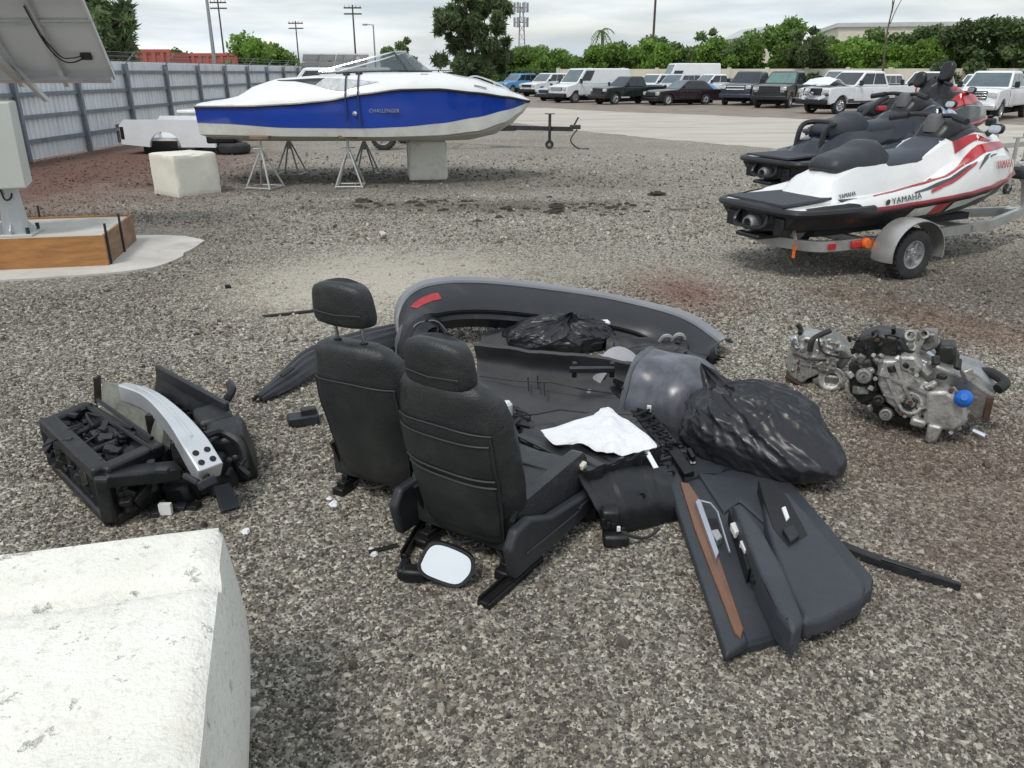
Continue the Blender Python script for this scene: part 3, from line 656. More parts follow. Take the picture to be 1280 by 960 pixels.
def watercraft(label, loc, rz, scale, cols, decor=True, group=None):
    P = thing('personal_watercraft', label, 'jet ski', loc, rz, group); P.scale = (scale,) * 3
    hull, deckm, seatm, seat2, accent = cols
    def low(x):
        b, zb, zk = dcol(x, 1), dcol(x, 2), dcol(x, 3); zc = lerp(zk, zb, .45)
        return [(x, 0, zk), (x, b * .45, lerp(zk, zc, .5)), (x, b * .8, zc - .01), (x, b * .84, zc + .02), (x, b * .96, zb - .045), (x, b, zb)]
    mb = MB()
    for s_ in (1, -1): mb.loft([[(a, s_ * b, c) for a, b, c in low(x)] for x in XSK], closed=False)
    l0 = low(0); mb.add([(a, b, c) for a, b, c in l0] + [(a, -b, c) for a, b, c in l0[::-1]], [tuple(range(12))])
    mb.build('hull', hull, P, angle=30)
    mb = MB()
    for s_ in (1, -1): mb.loft([[(p.x, s_ * p.y, p.z) for p in ski_half(x)] for x in XSK], closed=False)
    h0 = ski_half(0); mb.add([(p.x, p.y, p.z) for p in h0] + [(p.x, -p.y, p.z) for p in h0[::-1]], [tuple(range(22))])
    mb.build('deck', deckm, P, angle=38)
    for s_ in (1, -1):
        MB().tube([(x, s_ * (dcol(x, 1) + .008), dcol(x, 2)) for x in XSK[6:]], .02, 6).build('rub_rail', accent, P)
    # rear bumper and boarding platform mat
    MB().tube(curve([(.75, .585, .285), (.45, .57, .275), (.12, .53, .27), (-.03, .42, .27), (-.06, 0, .27), (-.03, -.42, .27), (.12, -.53, .27), (.45, -.57, .275), (.75, -.585, .285)], 4), .034, 8).build('rear_bumper', blackt, P)
    matm = mat('grey_traction_mat', (.05, .055, .065), .85, var=.15, vs=20, bump=.3, bs=80)
    MB().sheet(lambda u, v: (lerp(-.04, .5 + .06 * abs(2 * v - 1), u), lerp(-.36, .36, v) * lerp(1, .8, u), lerp(.325, .345, u) + .008), 8, 10, .02).build('platform_mat', matm, P)
    for s_ in (1, -1): MB().sheet(lambda u, v: (lerp(.62, 1.75, u), s_ * lerp(.27, .46, v), dcol(lerp(.62, 1.75, u), 5) + .012 + .03 * max(0, u - .8)), 10, 4, .01).build('footwell_mat', matm, P)
    # stern: nozzle, ride plate, grab loop
    MB().lathe([(.075, -.12), (.075, .05), (.062, .075), (.048, .075), (.048, 0), (0, 0)], 16, frame((-.02, 0, .13), (0, 1, 0), (0, 0, 1)) @ Matrix.Rotation(math.pi, 4, 'Y')).build('jet_nozzle', galvs_n, P)
    MB().tube(curve([(-.02, .18, .24), (-.08, .17, .12), (-.08, -.17, .12), (-.02, -.18, .24)], 5), .018, 6).build('grab_loop', blackt, P)
    MB().box((.03, .28, .14), (.12, .16, .14)).box((.03, -.3, .14), (.1, .12, .16)).box((.06, 0, .03), (.3, .3, .04)).build('pump_guard', blackt, P, bevel=.015)
    # seats
    def seatloft(tab):
        secs = []
        for x, hw, z0, z1 in tab:
            secs.append([(x, hw * 1.0, z0), (x, hw * 1.04, lerp(z0, z1, .45)), (x, hw * .9, lerp(z0, z1, .82)), (x, hw * .55, z1 * .997), (x, 0, z1), (x, -hw * .55, z1 * .997), (x, -hw * .9, lerp(z0, z1, .82)), (x, -hw * 1.04, lerp(z0, z1, .45)), (x, -hw, z0)])
        return secs
    rt = [(.66, .12, .56, .61), (.70, .17, .53, .66), (.84, .195, .53, .70), (.98, .2, .54, .73), (1.12, .19, .55, .795), (1.2, .175, .56, .795), (1.3, .165, .56, .71), (1.36, .15, .56, .65)]
    ft = [(1.26, .17, .54, .62), (1.3, .18, .54, .675), (1.5, .185, .55, .685), (1.72, .19, .55, .70), (1.9, .2, .6, .79), (1.98, .19, .64, .82), (2.02, .15, .68, .8)]
    def dens(t): return [tuple(interp([(r_[0], r_[k]) for r_ in t], x) if k else x for k in range(4)) for x in [lerp(t[0][0], t[-1][0], i / 22) for i in range(23)]]
    MB().loft(seatloft(dens(rt))).build('rear_seat', seat2, P, angle=60); MB().loft(seatloft(dens(ft))).build('front_seat', seatm, P, angle=60)
    # console, bars, mirrors
    cw = [(1.93, .12, .74, .82), (2.02, .17, .76, .93), (2.15, .18, .78, .97), (2.3, .16, .80, .95), (2.45, .12, .80, .90), (2.6, .07, .78, .85)]
    MB().loft(seatloft(dens(cw))).build('console_cover', accent if not decor else blackt, P, angle=60)
    hb = emptyat('handlebar', (0, 0, 0)); hb.parent = P; ALLCH.setdefault(P.name, []).append(hb)
    MB().lathe([(.10, .84), (.095, .93), (.07, .985), (.04, 1.0), (0, 1.0)], 12, Matrix.Translation((2.02, 0, 0)) @ rotm(0, R(0), 0)).build('steering_pad', mat('grey_pad', (.1, .1, .105), .6), hb)
    MB().tube(curve([(1.93, .38, .96), (2.0, .2, .99), (2.04, 0, .98), (2.0, -.2, .99), (1.93, -.38, .96)], 4), .022, 8).build('bar', blackt, hb)
    for s_ in (1, -1):
        MB().tube([(1.95, s_ * .25, .98), (1.90, s_ * .42, .95)], .03, 8).build('grip', dark, hb)
        mr = emptyat('mirror', (0, 0, 0)); mr.parent = P; ALLCH[P.name].append(mr)
        MB().tube([(2.5, s_ * .16, .78), (2.42, s_ * .30, .86)], .03, 6).build('stalk', blackt, mr)
        MB().prism(rrect(.14, .085, .035), -.025, .025, frame((2.40, s_ * .36, .875), (0, 1, 0), (.25, 0, 1))).build('housing', blackt, mr, bevel=.012)
        MB().prism(rrect(.12, .068, .03), 0, .004, frame((2.373, s_ * .36, .873), (0, -1, 0), (.25, 0, 1))).build('mirror_glass', mat('mirror_pale', (.6, .63, .65), .12, .6, var=.05), mr)
    return P
def stripe(P, name, m, xs, f0, f1, side=-1, off=.006):
    """strip painted on the deck flank: at each x it covers section fractions f0..f1"""
    MB().sheet(lambda u, v: ski_pt(interp([(k / (len(xs) - 1), x) for k, x in enumerate(xs)], u), lerp(interp([(k / (len(f0) - 1), x) for k, x in enumerate(f0)], u), interp([(k / (len(f1) - 1), x) for k, x in enumerate(f1)], u), v), side, off), 26, 5, 0).build(name, m, P)
redp = mat('red_gloss', (.42, .012, .02), .25, var=.1, coat=.5)
redd = mat('dark_red_trim', (.2, .01, .018), .35, var=.2)
navy = mat('navy_gelcoat', (.010, .012, .022), .2, var=.2, coat=.5)
seatg = mat('slate_seat_vinyl', (.052, .062, .08), .5, var=.12, vs=8, bump=.15, bs=150)
seatk = mat('dark_seat_vinyl', (.026, .03, .038), .48, var=.15, vs=8, bump=.15, bs=150)
graph = mat('graphite_decal', (.06, .07, .075), .4, var=.2)
HD = R(24.5); SC = 1.02; SO = Vector((2.18, 7.2, 0)); fwd = Vector((math.cos(HD), math.sin(HD), 0)); lft = Vector((-math.sin(HD), math.cos(HD), 0))
ski = watercraft('white jet ski with red stripes and grey seat on a galvanised trailer', SO + Vector((0, 0, .33)), HD, SC, (mat('black_hull', (.012, .013, .015), .35, var=.2, dirt=(.05, .05, .05), da=.4), gelw, seatg, seatk, redd))
for sd_ in (-1, 1):
    stripe(ski, 'red_stripe', redp, [.78, 1.3, 1.8, 2.2, 2.6, 2.95, 3.1], [.20, .215, .25, .31, .38, .60, .8], [.235, .275, .36, .55, .60, .71, .86], sd_)
    stripe(ski, 'upper_stripe', redp, [2.0, 2.2, 2.45], [.66, .66, .61], [.80, .76, .64], sd_, .007)
    stripe(ski, 'grey_flash', graph, [1.22, 1.5, 1.8, 2.05], [.11, .13, .17, .22], [.13, .18, .21, .23], sd_)
    stripe(ski, 'red_flash', redp, [1.42, 1.6, 1.85, 2.05], [.08, .11, .15, .205], [.11, .15, .18, .215], sd_, .008)
    stripe(ski, 'bolt_decal', graph, [2.06, 2.2, 2.3], [.14, .19, .27], [.15, .25, .28], sd_)
    stripe(ski, 'bolt_decal', graph, [2.24, 2.32, 2.44], [.19, .21, .26], [.2, .25, .27], sd_)
    stripe(ski, 'side_bumper', blackt, [.10, .3, .5, .62], [.0, .0, .0, .02], [.2, .2, .19, .08], sd_, .012)
    stripe(ski, 'console_side', blackt, [1.99, 2.15, 2.3, 2.45], [.8, .78, .78, .8], [.94, .96, .96, .9], sd_, .01)
    # hull graphic under the rail
    def hp(x, f, off=.006, s_=sd_):
        b, zb, zk = dcol(x, 1), dcol(x, 2), dcol(x, 3); zc = lerp(zk, zb, .45)
        return Vector((x, s_ * (lerp(b * .84, b * .96, f) + off), lerp(zc + .02, zb - .045, f)))
    MB().sheet(lambda u, v: hp(lerp(1.22, 1.62, u) + .05 * v, lerp(.1, .95, v)), 8, 4).build('hull_graphic', mat('pale_graphic', (.65, .63, .6), .4, var=.5, vs=14), ski)
    MB().sheet(lambda u, v: hp(lerp(1.5, 1.68, u) + .05 * v, lerp(.05, .97, v), .009), 6, 4).build('hull_graphic', redp, ski)
    MB().sheet(lambda u, v: hp(lerp(1.74, 2.35, u) + .05 * v, lerp(.55 * u + .1, .9, v), .007), 10, 4).build('hull_graphic', mat('pale_graphic2', (.6, .62, .6), .4, var=.1), ski)
def flat_on(P, name, txt, size, m, x, f, side=-1, sx=1, off=.009, shear=0, dx=.12):
    a, b = ski_pt(x - dx, f, side, off), ski_pt(x + dx, f, side, off); t = (b - a); up = ski_pt(x, f + .03, side, off) - ski_pt(x, f, side, off)
    if side > 0: t = -t
    return lettering(name, txt, size, m, P, frame((a + b) / 2, t, up), .0015, shear, sx)
flat_on(ski, 'side_lettering', 'YAMAHA', .075, graph, 1.12, .075, sx=1.1, off=.012)
flat_on(ski, 'bow_lettering', 'YAMAHA', .105, redp, 2.52, .12, sx=.85, off=.02)
flat_on(ski, 'tail_lettering', 'YAMAHA', .05, graph, .74, .62, dx=.06)
MB().prism(rrect(.05, .05, .025), 0, .002, frame(ski_pt(.90, .075, -1, .012), ski_pt(.9, .115, -1) - ski_pt(.8, .115, -1), (0, -.1, 1))).build('emblem', graph, ski)

ski2 = watercraft('dark navy jet ski on a trailer behind the white jet ski', Vector((3.30, 10.6, .36)), R(24), 1.1, (blackt, navy, seatk, seatk, blackt), False)
for sd_ in (-1, 1): stripe(ski2, 'white_flash', gelw, [.9, 1.3, 1.9], [.42, .44, .47], [.435, .46, .48], sd_); stripe(ski2, 'white_flash', gelw, [1.5, 1.7, 1.9], [.24, .27, .3], [.265, .3, .31], sd_)
stripe(ski2, 'nose_graphic', mat('pale_blue_decal', (.45, .55, .72), .35, var=.4, vs=14), [2.35, 2.5, 2.7], [.62, .6, .6], [.78, .74, .7], -1, .008)
MB().tube(curve([(.55, .2, .36), (.6, .2, .62), (.75, 0.18, .68), (.75, -.18, .68), (.6, -.2, .62), (.55, -.2, .36)], 4), .03, 8).build('rear_grab_bar', blackt, ski2)
ski3 = watercraft('black and red jet ski with raised black bars, farthest of the three watercraft', Vector((5.35, 14.3, .45)), R(20), 1.12, (blackt, mat('black_gelcoat', (.02, .02, .022), .2, var=.2, coat=.5), seatk, seatk, redp), False)
for sd_ in (-1, 1): stripe(ski3, 'red_panel', redp, [1.6, 1.95, 2.4, 2.9], [.2, .28, .3, .5], [.38, .62, .8, .72], sd_)
# tall black seat cover heap and tow arm on the far craft
def heap(u, v):
    a = 2 * math.pi * u; r_ = .34 * math.sin(math.pi * (.5 + .5 * (1 - v)) * .98 + .03) if False else .36 * (1 - v) ** .55
    z = .62 + .46 * v + .06 * fbm((math.cos(a) * 2, math.sin(a) * 2, v * 3)); q = 1 + .25 * fbm((math.cos(a) * 1.5 + 4, math.sin(a) * 1.5, v * 2))
    return (2.15 + 1.25 * r_ * q * math.cos(a) - .1 * v, .9 * r_ * q * math.sin(a), z)
MB().sheet(heap, 25, 14).build('bar_cover', blackt, ski3)
MB().prism(rrect(.22, .3, .08), -.05, .05, frame((2.0, -.2, 1.14), (0, 1, 0), (.2, 0, 1))).build('raised_pad', blackt, ski3, bevel=.03)
MB().prism(rrect(.2, .24, .08), -.05, .05, frame((1.9, .2, 1.02), (0, 1, 0), (.2, 0, 1))).build('raised_pad', blackt, ski3, bevel=.03)
MB().tube(curve([(.1, -.3, .34), (.35, -.28, .5), (.7, -.24, .7), (1.0, -.2, .82)], 4), .035, 7).build('tow_arm', blackt, ski3)
B((.95, -.2, .8), (.14, .1, .09)).build('tow_head', chrome, ski3, bevel=.02)
B((.8, -.22, .62), (.16, .08, .08)).build('tail_lamp', redp, ski3, bevel=.02)

# ------------------------------------------------------------------ watercraft trailers
galvt = mat('galvanised_trailer', (.46, .46, .45), .42, .6, var=.15, vs=5, dirt=(.28, .24, .2), da=.5, ds=4)
orange = mat('orange_strap', (.75, .16, .02), .6, var=.2)
lampr = mat('red_lens', (.5, .02, .015), .25, var=.2, coat=.4)
def pwc_trailer(label, loc, rz, sc_=1.0, detail=True, zf=.34):
    T = thing('watercraft_trailer', label, 'trailer', loc, rz, None); T.scale = (sc_,) * 3; AX = 1.0
    zb = zf - .04
    # frame: rounded rear bar and side rails converging to the tongue
    path = curve([(2.55, .34, zb), (1.2, .46, zb), (.38, .48, zb), (.16, .40, zb), (.06, .15, zb), (.06, -.15, zb), (.16, -.40, zb), (.38, -.48, zb), (1.2, -.46, zb), (2.55, -.34, zb)], 5)
    mb = MB(); secs = []
    for i, p in enumerate(path):
        t = (path[min(i + 1, len(path) - 1)] - path[max(0, i - 1)]).normalized(); s_ = Vector((t.y, -t.x, 0)) * .022; z = Vector((0, 0, .045))
        secs.append([p - s_ - z, p + s_ - z, p + s_ + z, p - s_ + z])
    mb.loft(secs).build('frame', galvt, T, angle=40)
    for s_ in (1, -1): MB().bar((2.5, s_ * .34, zb), (3.35, s_ * .05, zb + .02), .05, .09).build('draw_bar', galvt, T)
    MB().bar((3.2, 0, zb + .02), (4.35, 0, zb + .06), .07, .08).build('tongue', galvt, T)
    B((4.45, 0, zb + .08), (.24, .09, .08)).build('coupler', galvt, T, bevel=.02)
    for x in (.75, 1.45, 2.2): B((x, 0, zb + .0), (.06, 1.0 - .08 * x, .05)).build('cross_member', galvt, T)
    for s_ in (1, -1):
        MB().bar((.3, s_ * .24, zb + .07), (2.3, s_ * .2, zb + .09), .09, .06).build('bunk', mat('bunk_carpet', (.03, .03, .035), .95, var=.2), T)
        for x in (.6, 1.8): B((x, s_ * .23, zb + .03), (.05, .04, .06)).build('bunk_bracket', galvt, T)
    MB().tube([(AX, -.72, .215), (AX, .72, .215)], .028, 8).build('axle', galvt, T)
    for s_ in (1, -1):
        wheel(T, (AX, s_ * .70, .218), .218, .14, s_, spokes=5, rr=.56)
        B((AX, s_ * .52, .25), (.5, .04, .05)).build('spring', galvt, T)
        def fen(u, v):
            a = lerp(-.22, math.pi + .22, u); rr = .27 + .012 * math.cos((v - .5) * 3); return (AX - rr * math.cos(a) * 1.12, s_ * lerp(.58, .80, v), .235 + rr * math.sin(a))
        MB().sheet(fen, 22, 6, .008).build('fender', galvt, T)
        B((AX, s_ * .53, .42), (.1, .12, .03)).build('fender_bracket', galvt, T)
    # bow stop, winch post, jack
    MB().bar((3.5, 0, zb + .04), (3.35, 0, zb + .50), .06, .06).build('winch_post', galvt, T); B((3.27, 0, zb + .42), (.1, .16, .12)).build('bow_stop', dark, T, bevel=.03)
    MB().lathe([(.05, -.05), (.05, .05), (0, .05)], 12, frame((3.42, .0, zb + .36), (1, 0, 0), (0, 0, 1))).build('winch', galvt, T)
    jk = emptyat('jack', (4.05, -.12, 0)); jk.parent = T; ALLCH.setdefault(T.name, []).append(jk)
    MB().tube([(0, 0, .12), (0, 0, .75)], .025, 8).build('tube', galvt, jk); MB().tube([(-.1, 0, .76), (.1, 0, .76), (.1, 0, .82)], .01, 6).build('crank', galvt, jk)
    wheel(jk, (0, 0, .075), .075, .04, -1, spokes=3, name='caster', rr=.4); B((0, 0, .12), (.03, .07, .06)).build('fork', galvt, jk)
    if detail:
        for x, y, a in ((.065, .26, 0), (.30, -.505, 1), (.62, -.505, 1), (.30, .505, 1)):
            if a: B((x, y, zb), (.075, .012, .05)).build('reflector', lampr, T)
            else: B((.032, y, zb), (.012, .075, .05)).build('reflector', lampr, T)
        B((.56, -.52, zb + .0), (.11, .03, .07)).build('tail_lamp', lampr, T, bevel=.012)
        MB().lathe([(.045, -.02), (.05, 0), (.04, .03), (0, .03)], 14, frame((.66, -.53, zb + .005), (1, 0, 0), (0, 0, 1))).build('strap_ratchet', orange, T)
        B((.56, .52, zb), (.11, .03, .07)).build('tail_lamp', lampr, T, bevel=.012)
        for (a, b_, m_, w_) in (((.03, -.28, zb + .20), (.04, -.34, zb + .05), mat('worn_strap', (.62, .45, .4), .7, var=.3), .035), ((.03, -.35, zb + .02), (.02, -.36, zb - .1), orange, .03), ((.74, -.53, zb + .04), (.75, -.54, zb - .12), orange, .018)):
            MB().bar(a, b_, w_, .006, (1, 0, 0)).build('strap', m_, T)
    return T
pwc_trailer('galvanised trailer with orange strap carrying the white jet ski', SO + fwd * .12, HD, SC)
pwc_trailer('galvanised trailer under the dark navy jet ski', (3.42, 10.65, 0), R(24), 1.08, False)
pwc_trailer('galvanised trailer under the black and red jet ski', (5.45, 14.35, 0), R(20), 1.12, False, .38)

# ------------------------------------------------------------------ empty boat trailer beyond the boat, discarded pickup bed
T = thing('boat_trailer', 'empty black boat trailer with jack wheel behind the boat', 'trailer', (-2.6, 20.6, 0), R(-8))
bt = mat('black_trailer_paint', (.03, .03, .033), .55, .2, var=.3, dirt=(.12, .1, .09), da=.5)
for s_ in (1, -1):
    MB().bar((-.9, s_ * .7, .48), (1.2, s_ * .7, .48), .07, .12).build('side_rail', bt, T); MB().bar((1.18, s_ * .7, .48), (2.7, s_ * .06, .46), .07, .12).build('draw_bar', bt, T)
    wheel(T, (-.3, s_ * .95, .31), .31, .2, s_)
    MB().sheet(lambda u, v: (-.3 - .38 * math.cos(math.pi * u), s_ * lerp(.84, 1.08, v), .34 + .36 * math.sin(math.pi * u)), 14, 3, .01).build('fender', bt, T)
MB().tube([(-.3, -.95, .31), (-.3, .95, .31)], .035, 8).build('axle', bt, T)
for x in (-.85, .1, 1.1): B((x, 0, .47), (.07, 1.36, .08)).build('cross_member', bt, T)
MB().bar((2.6, 0, .47), (4.1, 0, .45), .09, .1).build('tongue', bt, T); B((4.15, 0, .5), (.26, .1, .1)).build('coupler', bt, T, bevel=.02)
B((2.2, -.0, .47), (.5, .34, .05)).build('sign_plate', steel, T)
jk = emptyat('jack', (3.55, -.12, 0)); jk.parent = T; ALLCH[T.name].append(jk)
MB().tube([(0, 0, .15), (0, 0, .8)], .035, 8).build('tube', bt, jk); wheel(jk, (0, 0, .1), .1, .05, -1, spokes=3, name='caster', rr=.4); MB().tube([(-.12, 0, .8), (.12, 0, .8)], .012, 6).build('crank', bt, jk)
MB().tube(curve([(4.2, 0, .44), (4.05, -.05, .2), (4.25, -.1, .015), (4.5, -.15, .015)], 5), .018, 6).build('safety_chain', bt, T)
MB().bar((4.1, 0, .5), (4.22, 0, .72), .04, .04).build('coupler_lever', bt, T)

Bp = thing('pickup_bed', 'discarded white pickup bed on the ground beside the metal fence', 'truck bed', (-7.6, 19.4, 0), R(-4))
wp_ = mat('white_car_paint', (.74, .76, .78), .3, var=.05, vs=1.5, coat=.5, dirt=(.5, .48, .45), da=.12, ds=2)
def arch_poly(L0, L1, z0, z1, wx, wr):
    p = [(L0, z0 + .06), (wx - wr - .001, z0)]
    p += [(wx + wr * math.cos(a), z0 + wr * .92 * math.sin(a)) for a in [math.pi * (1 - k / 12) for k in range(13)]]
    return p + [(L1, z0), (L1, z1 - .05), (L1 - .06, z1), (L0 + .12, z1), (L0, z1 - .12)]
for s_ in (1, -1):
    MB().prism(arch_poly(-1.05, 1.1, .16, .74, -.05, .36), -.04, .04, frame((0, s_ * .85, 0), (1, 0, 0), (0, 0, 1))).build('side_panel', wp_, Bp, bevel=.03, seg=3)
    B((-1.0, s_ * .85, .46), (.08, .095, .26)).build('lamp_opening', blackt, Bp)
B((0, 0, .32), (2.0, 1.62, .06)).build('floor', wp_, Bp); B((1.07, 0, .5), (.05, 1.62, .42)).build('headboard', wp_, Bp); B((-1.02, 0, .3), (.05, 1.62, .14)).build('sill', blackt, Bp)
for x in (-.6, .6): B((x, 0, .15), (.18, 1.3, .3)).build('skid', blackt, Bp)
wl = thing('scrap_tyre', 'loose black tyre lying beside the discarded pickup bed', 'tyre', (-6.28, 18.75, .12), 0)
MB().lathe([(.2, -.12), (.3, -.12), (.36, -.07), (.37, 0), (.36, .07), (.3, .12), (.2, .12), (.19, 0), (.2, -.12)], 26).build('tread', tyre_m, wl); MB().lathe([(.19, -.06), (.19, .05), (.05, .05), (0, .05)], 20).build('rim', rim_m, wl)
# ------------------------------------------------------------------ parked vehicles
def paint(name, col, rough=.28): return mat(name, col, rough, var=.06, vs=1.2, coat=.5, dirt=tuple(min(.5, c * .7 + .03) for c in col), da=.35, ds=1.6)
P_white = wp_; P_black = paint('black_car_paint', (.012, .013, .016)); P_navy = paint('navy_car_paint', (.02, .026, .05)); P_green = paint('black_green_paint', (.012, .02, .02))
P_maroon = paint('dark_plum_paint', (.028, .016, .02)); P_silver = paint('silver_car_paint', (.52, .55, .6)); P_blue = paint('sky_blue_paint', (.12, .33, .62)); P_ice = paint('ice_blue_paint', (.4, .5, .62))
glass_c = mat('car_glass', (.02, .026, .03), .07, var=.3, vs=1.5, coat=.4)
glass_l = mat('car_glass_pale', (.1, .13, .14), .08, var=.3, vs=1.2, coat=.4)
lamp_m = mat('lamp_lens', (.62, .65, .66), .12, .3, var=.25, vs=14, coat=.5)
plas = mat('grey_plastic', (.05, .052, .055), .6, var=.2)
arch_m = mat('wheel_arch_black', (.008, .008, .009), .9)
def on_quad(q, u0, u1, v0, v1, off=.006, th=.012, cut=0):
    a, b, c, d = [Vector(p) for p in q]         # a-b bottom, d-c top
    f = lambda u, v: a.lerp(b, u).lerp(d.lerp(c, u), v)
    n = (b - a).cross(d - a).normalized()
    p = [f(u0, v0), f(u1, v0), f(u1 - cut, v1), f(u0, v1)]
    o = [x + n * off for x in p]; i = [x - n * (th - off) for x in p]
    return MB().add(o + i, [(0, 1, 2, 3), (7, 6, 5, 4), (0, 4, 5, 1), (1, 5, 6, 2), (2, 6, 7, 3), (3, 7, 4, 0)])
SPEC = dict(
    pickup=dict(L=5.9, W=2.0, H=1.95, wb=3.75, wr=.41, sill=.48, belt=1.28, hood=1.22, bed=1.30, fx=.62, cab=(1.2, .38, -.7, -1.0), doors=2, roofw=.77),
    heavy=dict(L=6.3, W=2.03, H=2.02, wb=4.05, wr=.42, sill=.52, belt=1.33, hood=1.30, bed=1.36, fx=.64, cab=(1.32, .45, -.8, -1.1), doors=2, roofw=.77),
    van=dict(L=5.6, W=2.0, H=2.12, wb=3.5, wr=.37, sill=.42, belt=1.22, hood=1.12, bed=None, fx=.55, cab=(1.85, 1.05, -2.72, -2.78), doors=1, roofw=.84),
    highvan=dict(L=5.9, W=2.0, H=2.7, wb=3.7, wr=.36, sill=.4, belt=1.25, hood=1.12, bed=None, fx=.55, cab=(1.9, 1.2, -2.85, -2.92), doors=1, roofw=.84),
    suv=dict(L=4.9, W=1.95, H=1.85, wb=2.95, wr=.38, sill=.42, belt=1.16, hood=1.10, bed=None, fx=.55, cab=(1.05, .2, -1.9, -2.35), doors=2, roofw=.78),
    sedan=dict(L=4.75, W=1.83, H=1.45, wb=2.78, wr=.33, sill=.3, belt=.95, hood=.9, bed=.98, fx=.5, cab=(.85, .1, -1.1, -1.75), doors=2, roofw=.74))
def vehicle(kind, label, cat, wheelpx, head, body, scale=1.0, glass=None, grille='bars', name=None, group=None, lower=None, rims=None, pos=None, dz=0):
    scale *= .89; s = SPEC[kind]; Lh, W, H, wb, wr = s['L'] / 2, s['W'], s['H'], s['wb'], s['wr']
    hd = R(head); fw = Vector((math.cos(hd), math.sin(hd), 0)); lf = Vector((-math.sin(hd), math.cos(hd), 0))
    fxa = Lh - s['fx'] - wr * .75; rxa = fxa - wb                      # axle positions
    c = Vector((*pos, 0)) if pos else at(*wheelpx) - (fw * fxa + lf * (W / 2 - .1)) * scale
    V = thing(name or {'heavy': 'pickup_truck', 'pickup': 'pickup_truck', 'van': 'cargo_van', 'highvan': 'cargo_van', 'suv': 'sport_utility_vehicle', 'sedan': 'sedan_car'}[kind], label, cat, (c.x, c.y, dz + .006), hd, group)
    V.scale = (scale,) * 3; glass = glass or glass_c
    xa, xf, xr, xc = s['cab']; sill, belt, hood = s['sill'], s['belt'], s['hood']
    ar = wr * 1.16
    def arc(x): return [(x + ar * math.cos(a), wr + ar * math.sin(a)) for a in [math.pi - math.pi * k / 10 for k in range(11)] if wr + ar * math.sin(a) > sill - .01]
    tail = s['bed'] or belt
    prof = [(-Lh, sill + .12), (-Lh + .12, sill)] + arc(rxa) + arc(fxa) + [(Lh - .15, sill - .06), (Lh - .02, sill + .1), (Lh, hood - .3), (Lh - .05, hood - .1), (Lh - .25, hood - .02), (lerp(xa, Lh, .5), hood + .03), (xa + .05, belt)]
    prof += [(xc, belt + .0)] + ([(xc - .04, tail)] if s['bed'] else []) + [(-Lh + .06, tail), (-Lh, tail - .08)]
    hw = W / 2; secs = []
    def shp(mb):            # barrel sides and a crowned bonnet
        for p in mb.v:
            p.y *= 1 - .055 * ((p.z - .72 * belt) / (.5 * belt)) ** 2
        return mb
    for yf, sx in ((-1, .955), (-.93, .98), (-.7, .995), (-.3, 1), (.3, 1), (.7, .995), (.93, .98), (1, .955)):
        secs.append([(x * sx, yf * hw, z if z < belt - .12 else z - .05 * abs(yf) ** 3) for x, z in prof])
    shp(MB().loft(secs)).build('body', body, V, angle=32, bevel=.035, seg=3)
    if lower:
        for s_ in (1, -1): B(((fxa + rxa) / 2, s_ * (hw - .002), sill + .1), (wb - 2 * ar - .02, .03, .2)).build('lower_trim', lower, V)
    # greenhouse
    b0, b1 = hw * .95, hw * s['roofw']; zt = H
    low = [(xa, b0), (xc, b0), (xc, -b0), (xa, -b0)]; top = [(xf, b1), (xr, b1), (xr, -b1), (xf, -b1)]
    zc = belt - .03
    MB().loft([[(x, y, zc) for x, y in low], [(x, y, zt - .05) for x, y in [(lerp(a, c_, .93), lerp(b_, d_, .93)) for (a, b_), (c_, d_) in zip(low, top)]], [(x, y, zt) for x, y in [(xf - .08, b1 - .07), (xr + .08, b1 - .07), (xr + .08, -b1 + .07), (xf - .08, -b1 + .07)]]]).build('cab', body, V, angle=28, bevel=.03, seg=3)
    tq = lambda i: (*[lerp(low[i][k], top[i][k], .93) for k in (0, 1)], zt - .05)
    lq = lambda i: (*low[i], zc)
    on_quad([lq(3), lq(0), tq(0), tq(3)], .05, .95, .1, .95).build('windscreen', glass, V)
    on_quad([lq(1), lq(2), tq(2), tq(1)], .1, .9, .3, .9).build('rear_window', glass_c, V)
    Lc = xa - xc
    if kind == 'van' or kind == 'highvan': wins = [(.045 if True else 0, .225)]
    elif kind == 'suv': wins = [(.08, .33), (.35, .60), (.63, .93)]
    elif kind == 'sedan': wins = [(.12, .45), (.47, .80)]
    else: wins = [(.07, .5), (.53, .93)]
    for s_ in (1, -1):
        for k, (u0, u1) in enumerate(wins):
            ql = [lq(0), lq(1), tq(1), tq(0)] if s_ > 0 else [lq(1), lq(2), tq(2), tq(1)]
            if s_ > 0: q = [lq(1), lq(0), tq(0), tq(1)]; a_, b_ = 1 - u1, 1 - u0
            else: q = [lq(3), lq(2), tq(2), tq(3)]; a_, b_ = u0, u1
            vb = (.14 if kind not in ('van', 'highvan') else .2); vt = .9 if kind not in ('highvan',) else .62
            on_quad(q, a_, b_, vb, vt, .008, .02).build('window', glass_c, V)
    # doors: panels a little proud of the side, with handles
    dspan = (xa + .02, xc + .03) if kind not in ('van', 'highvan') else (xa - .1, xa - 1.15)
    nd = s['doors']
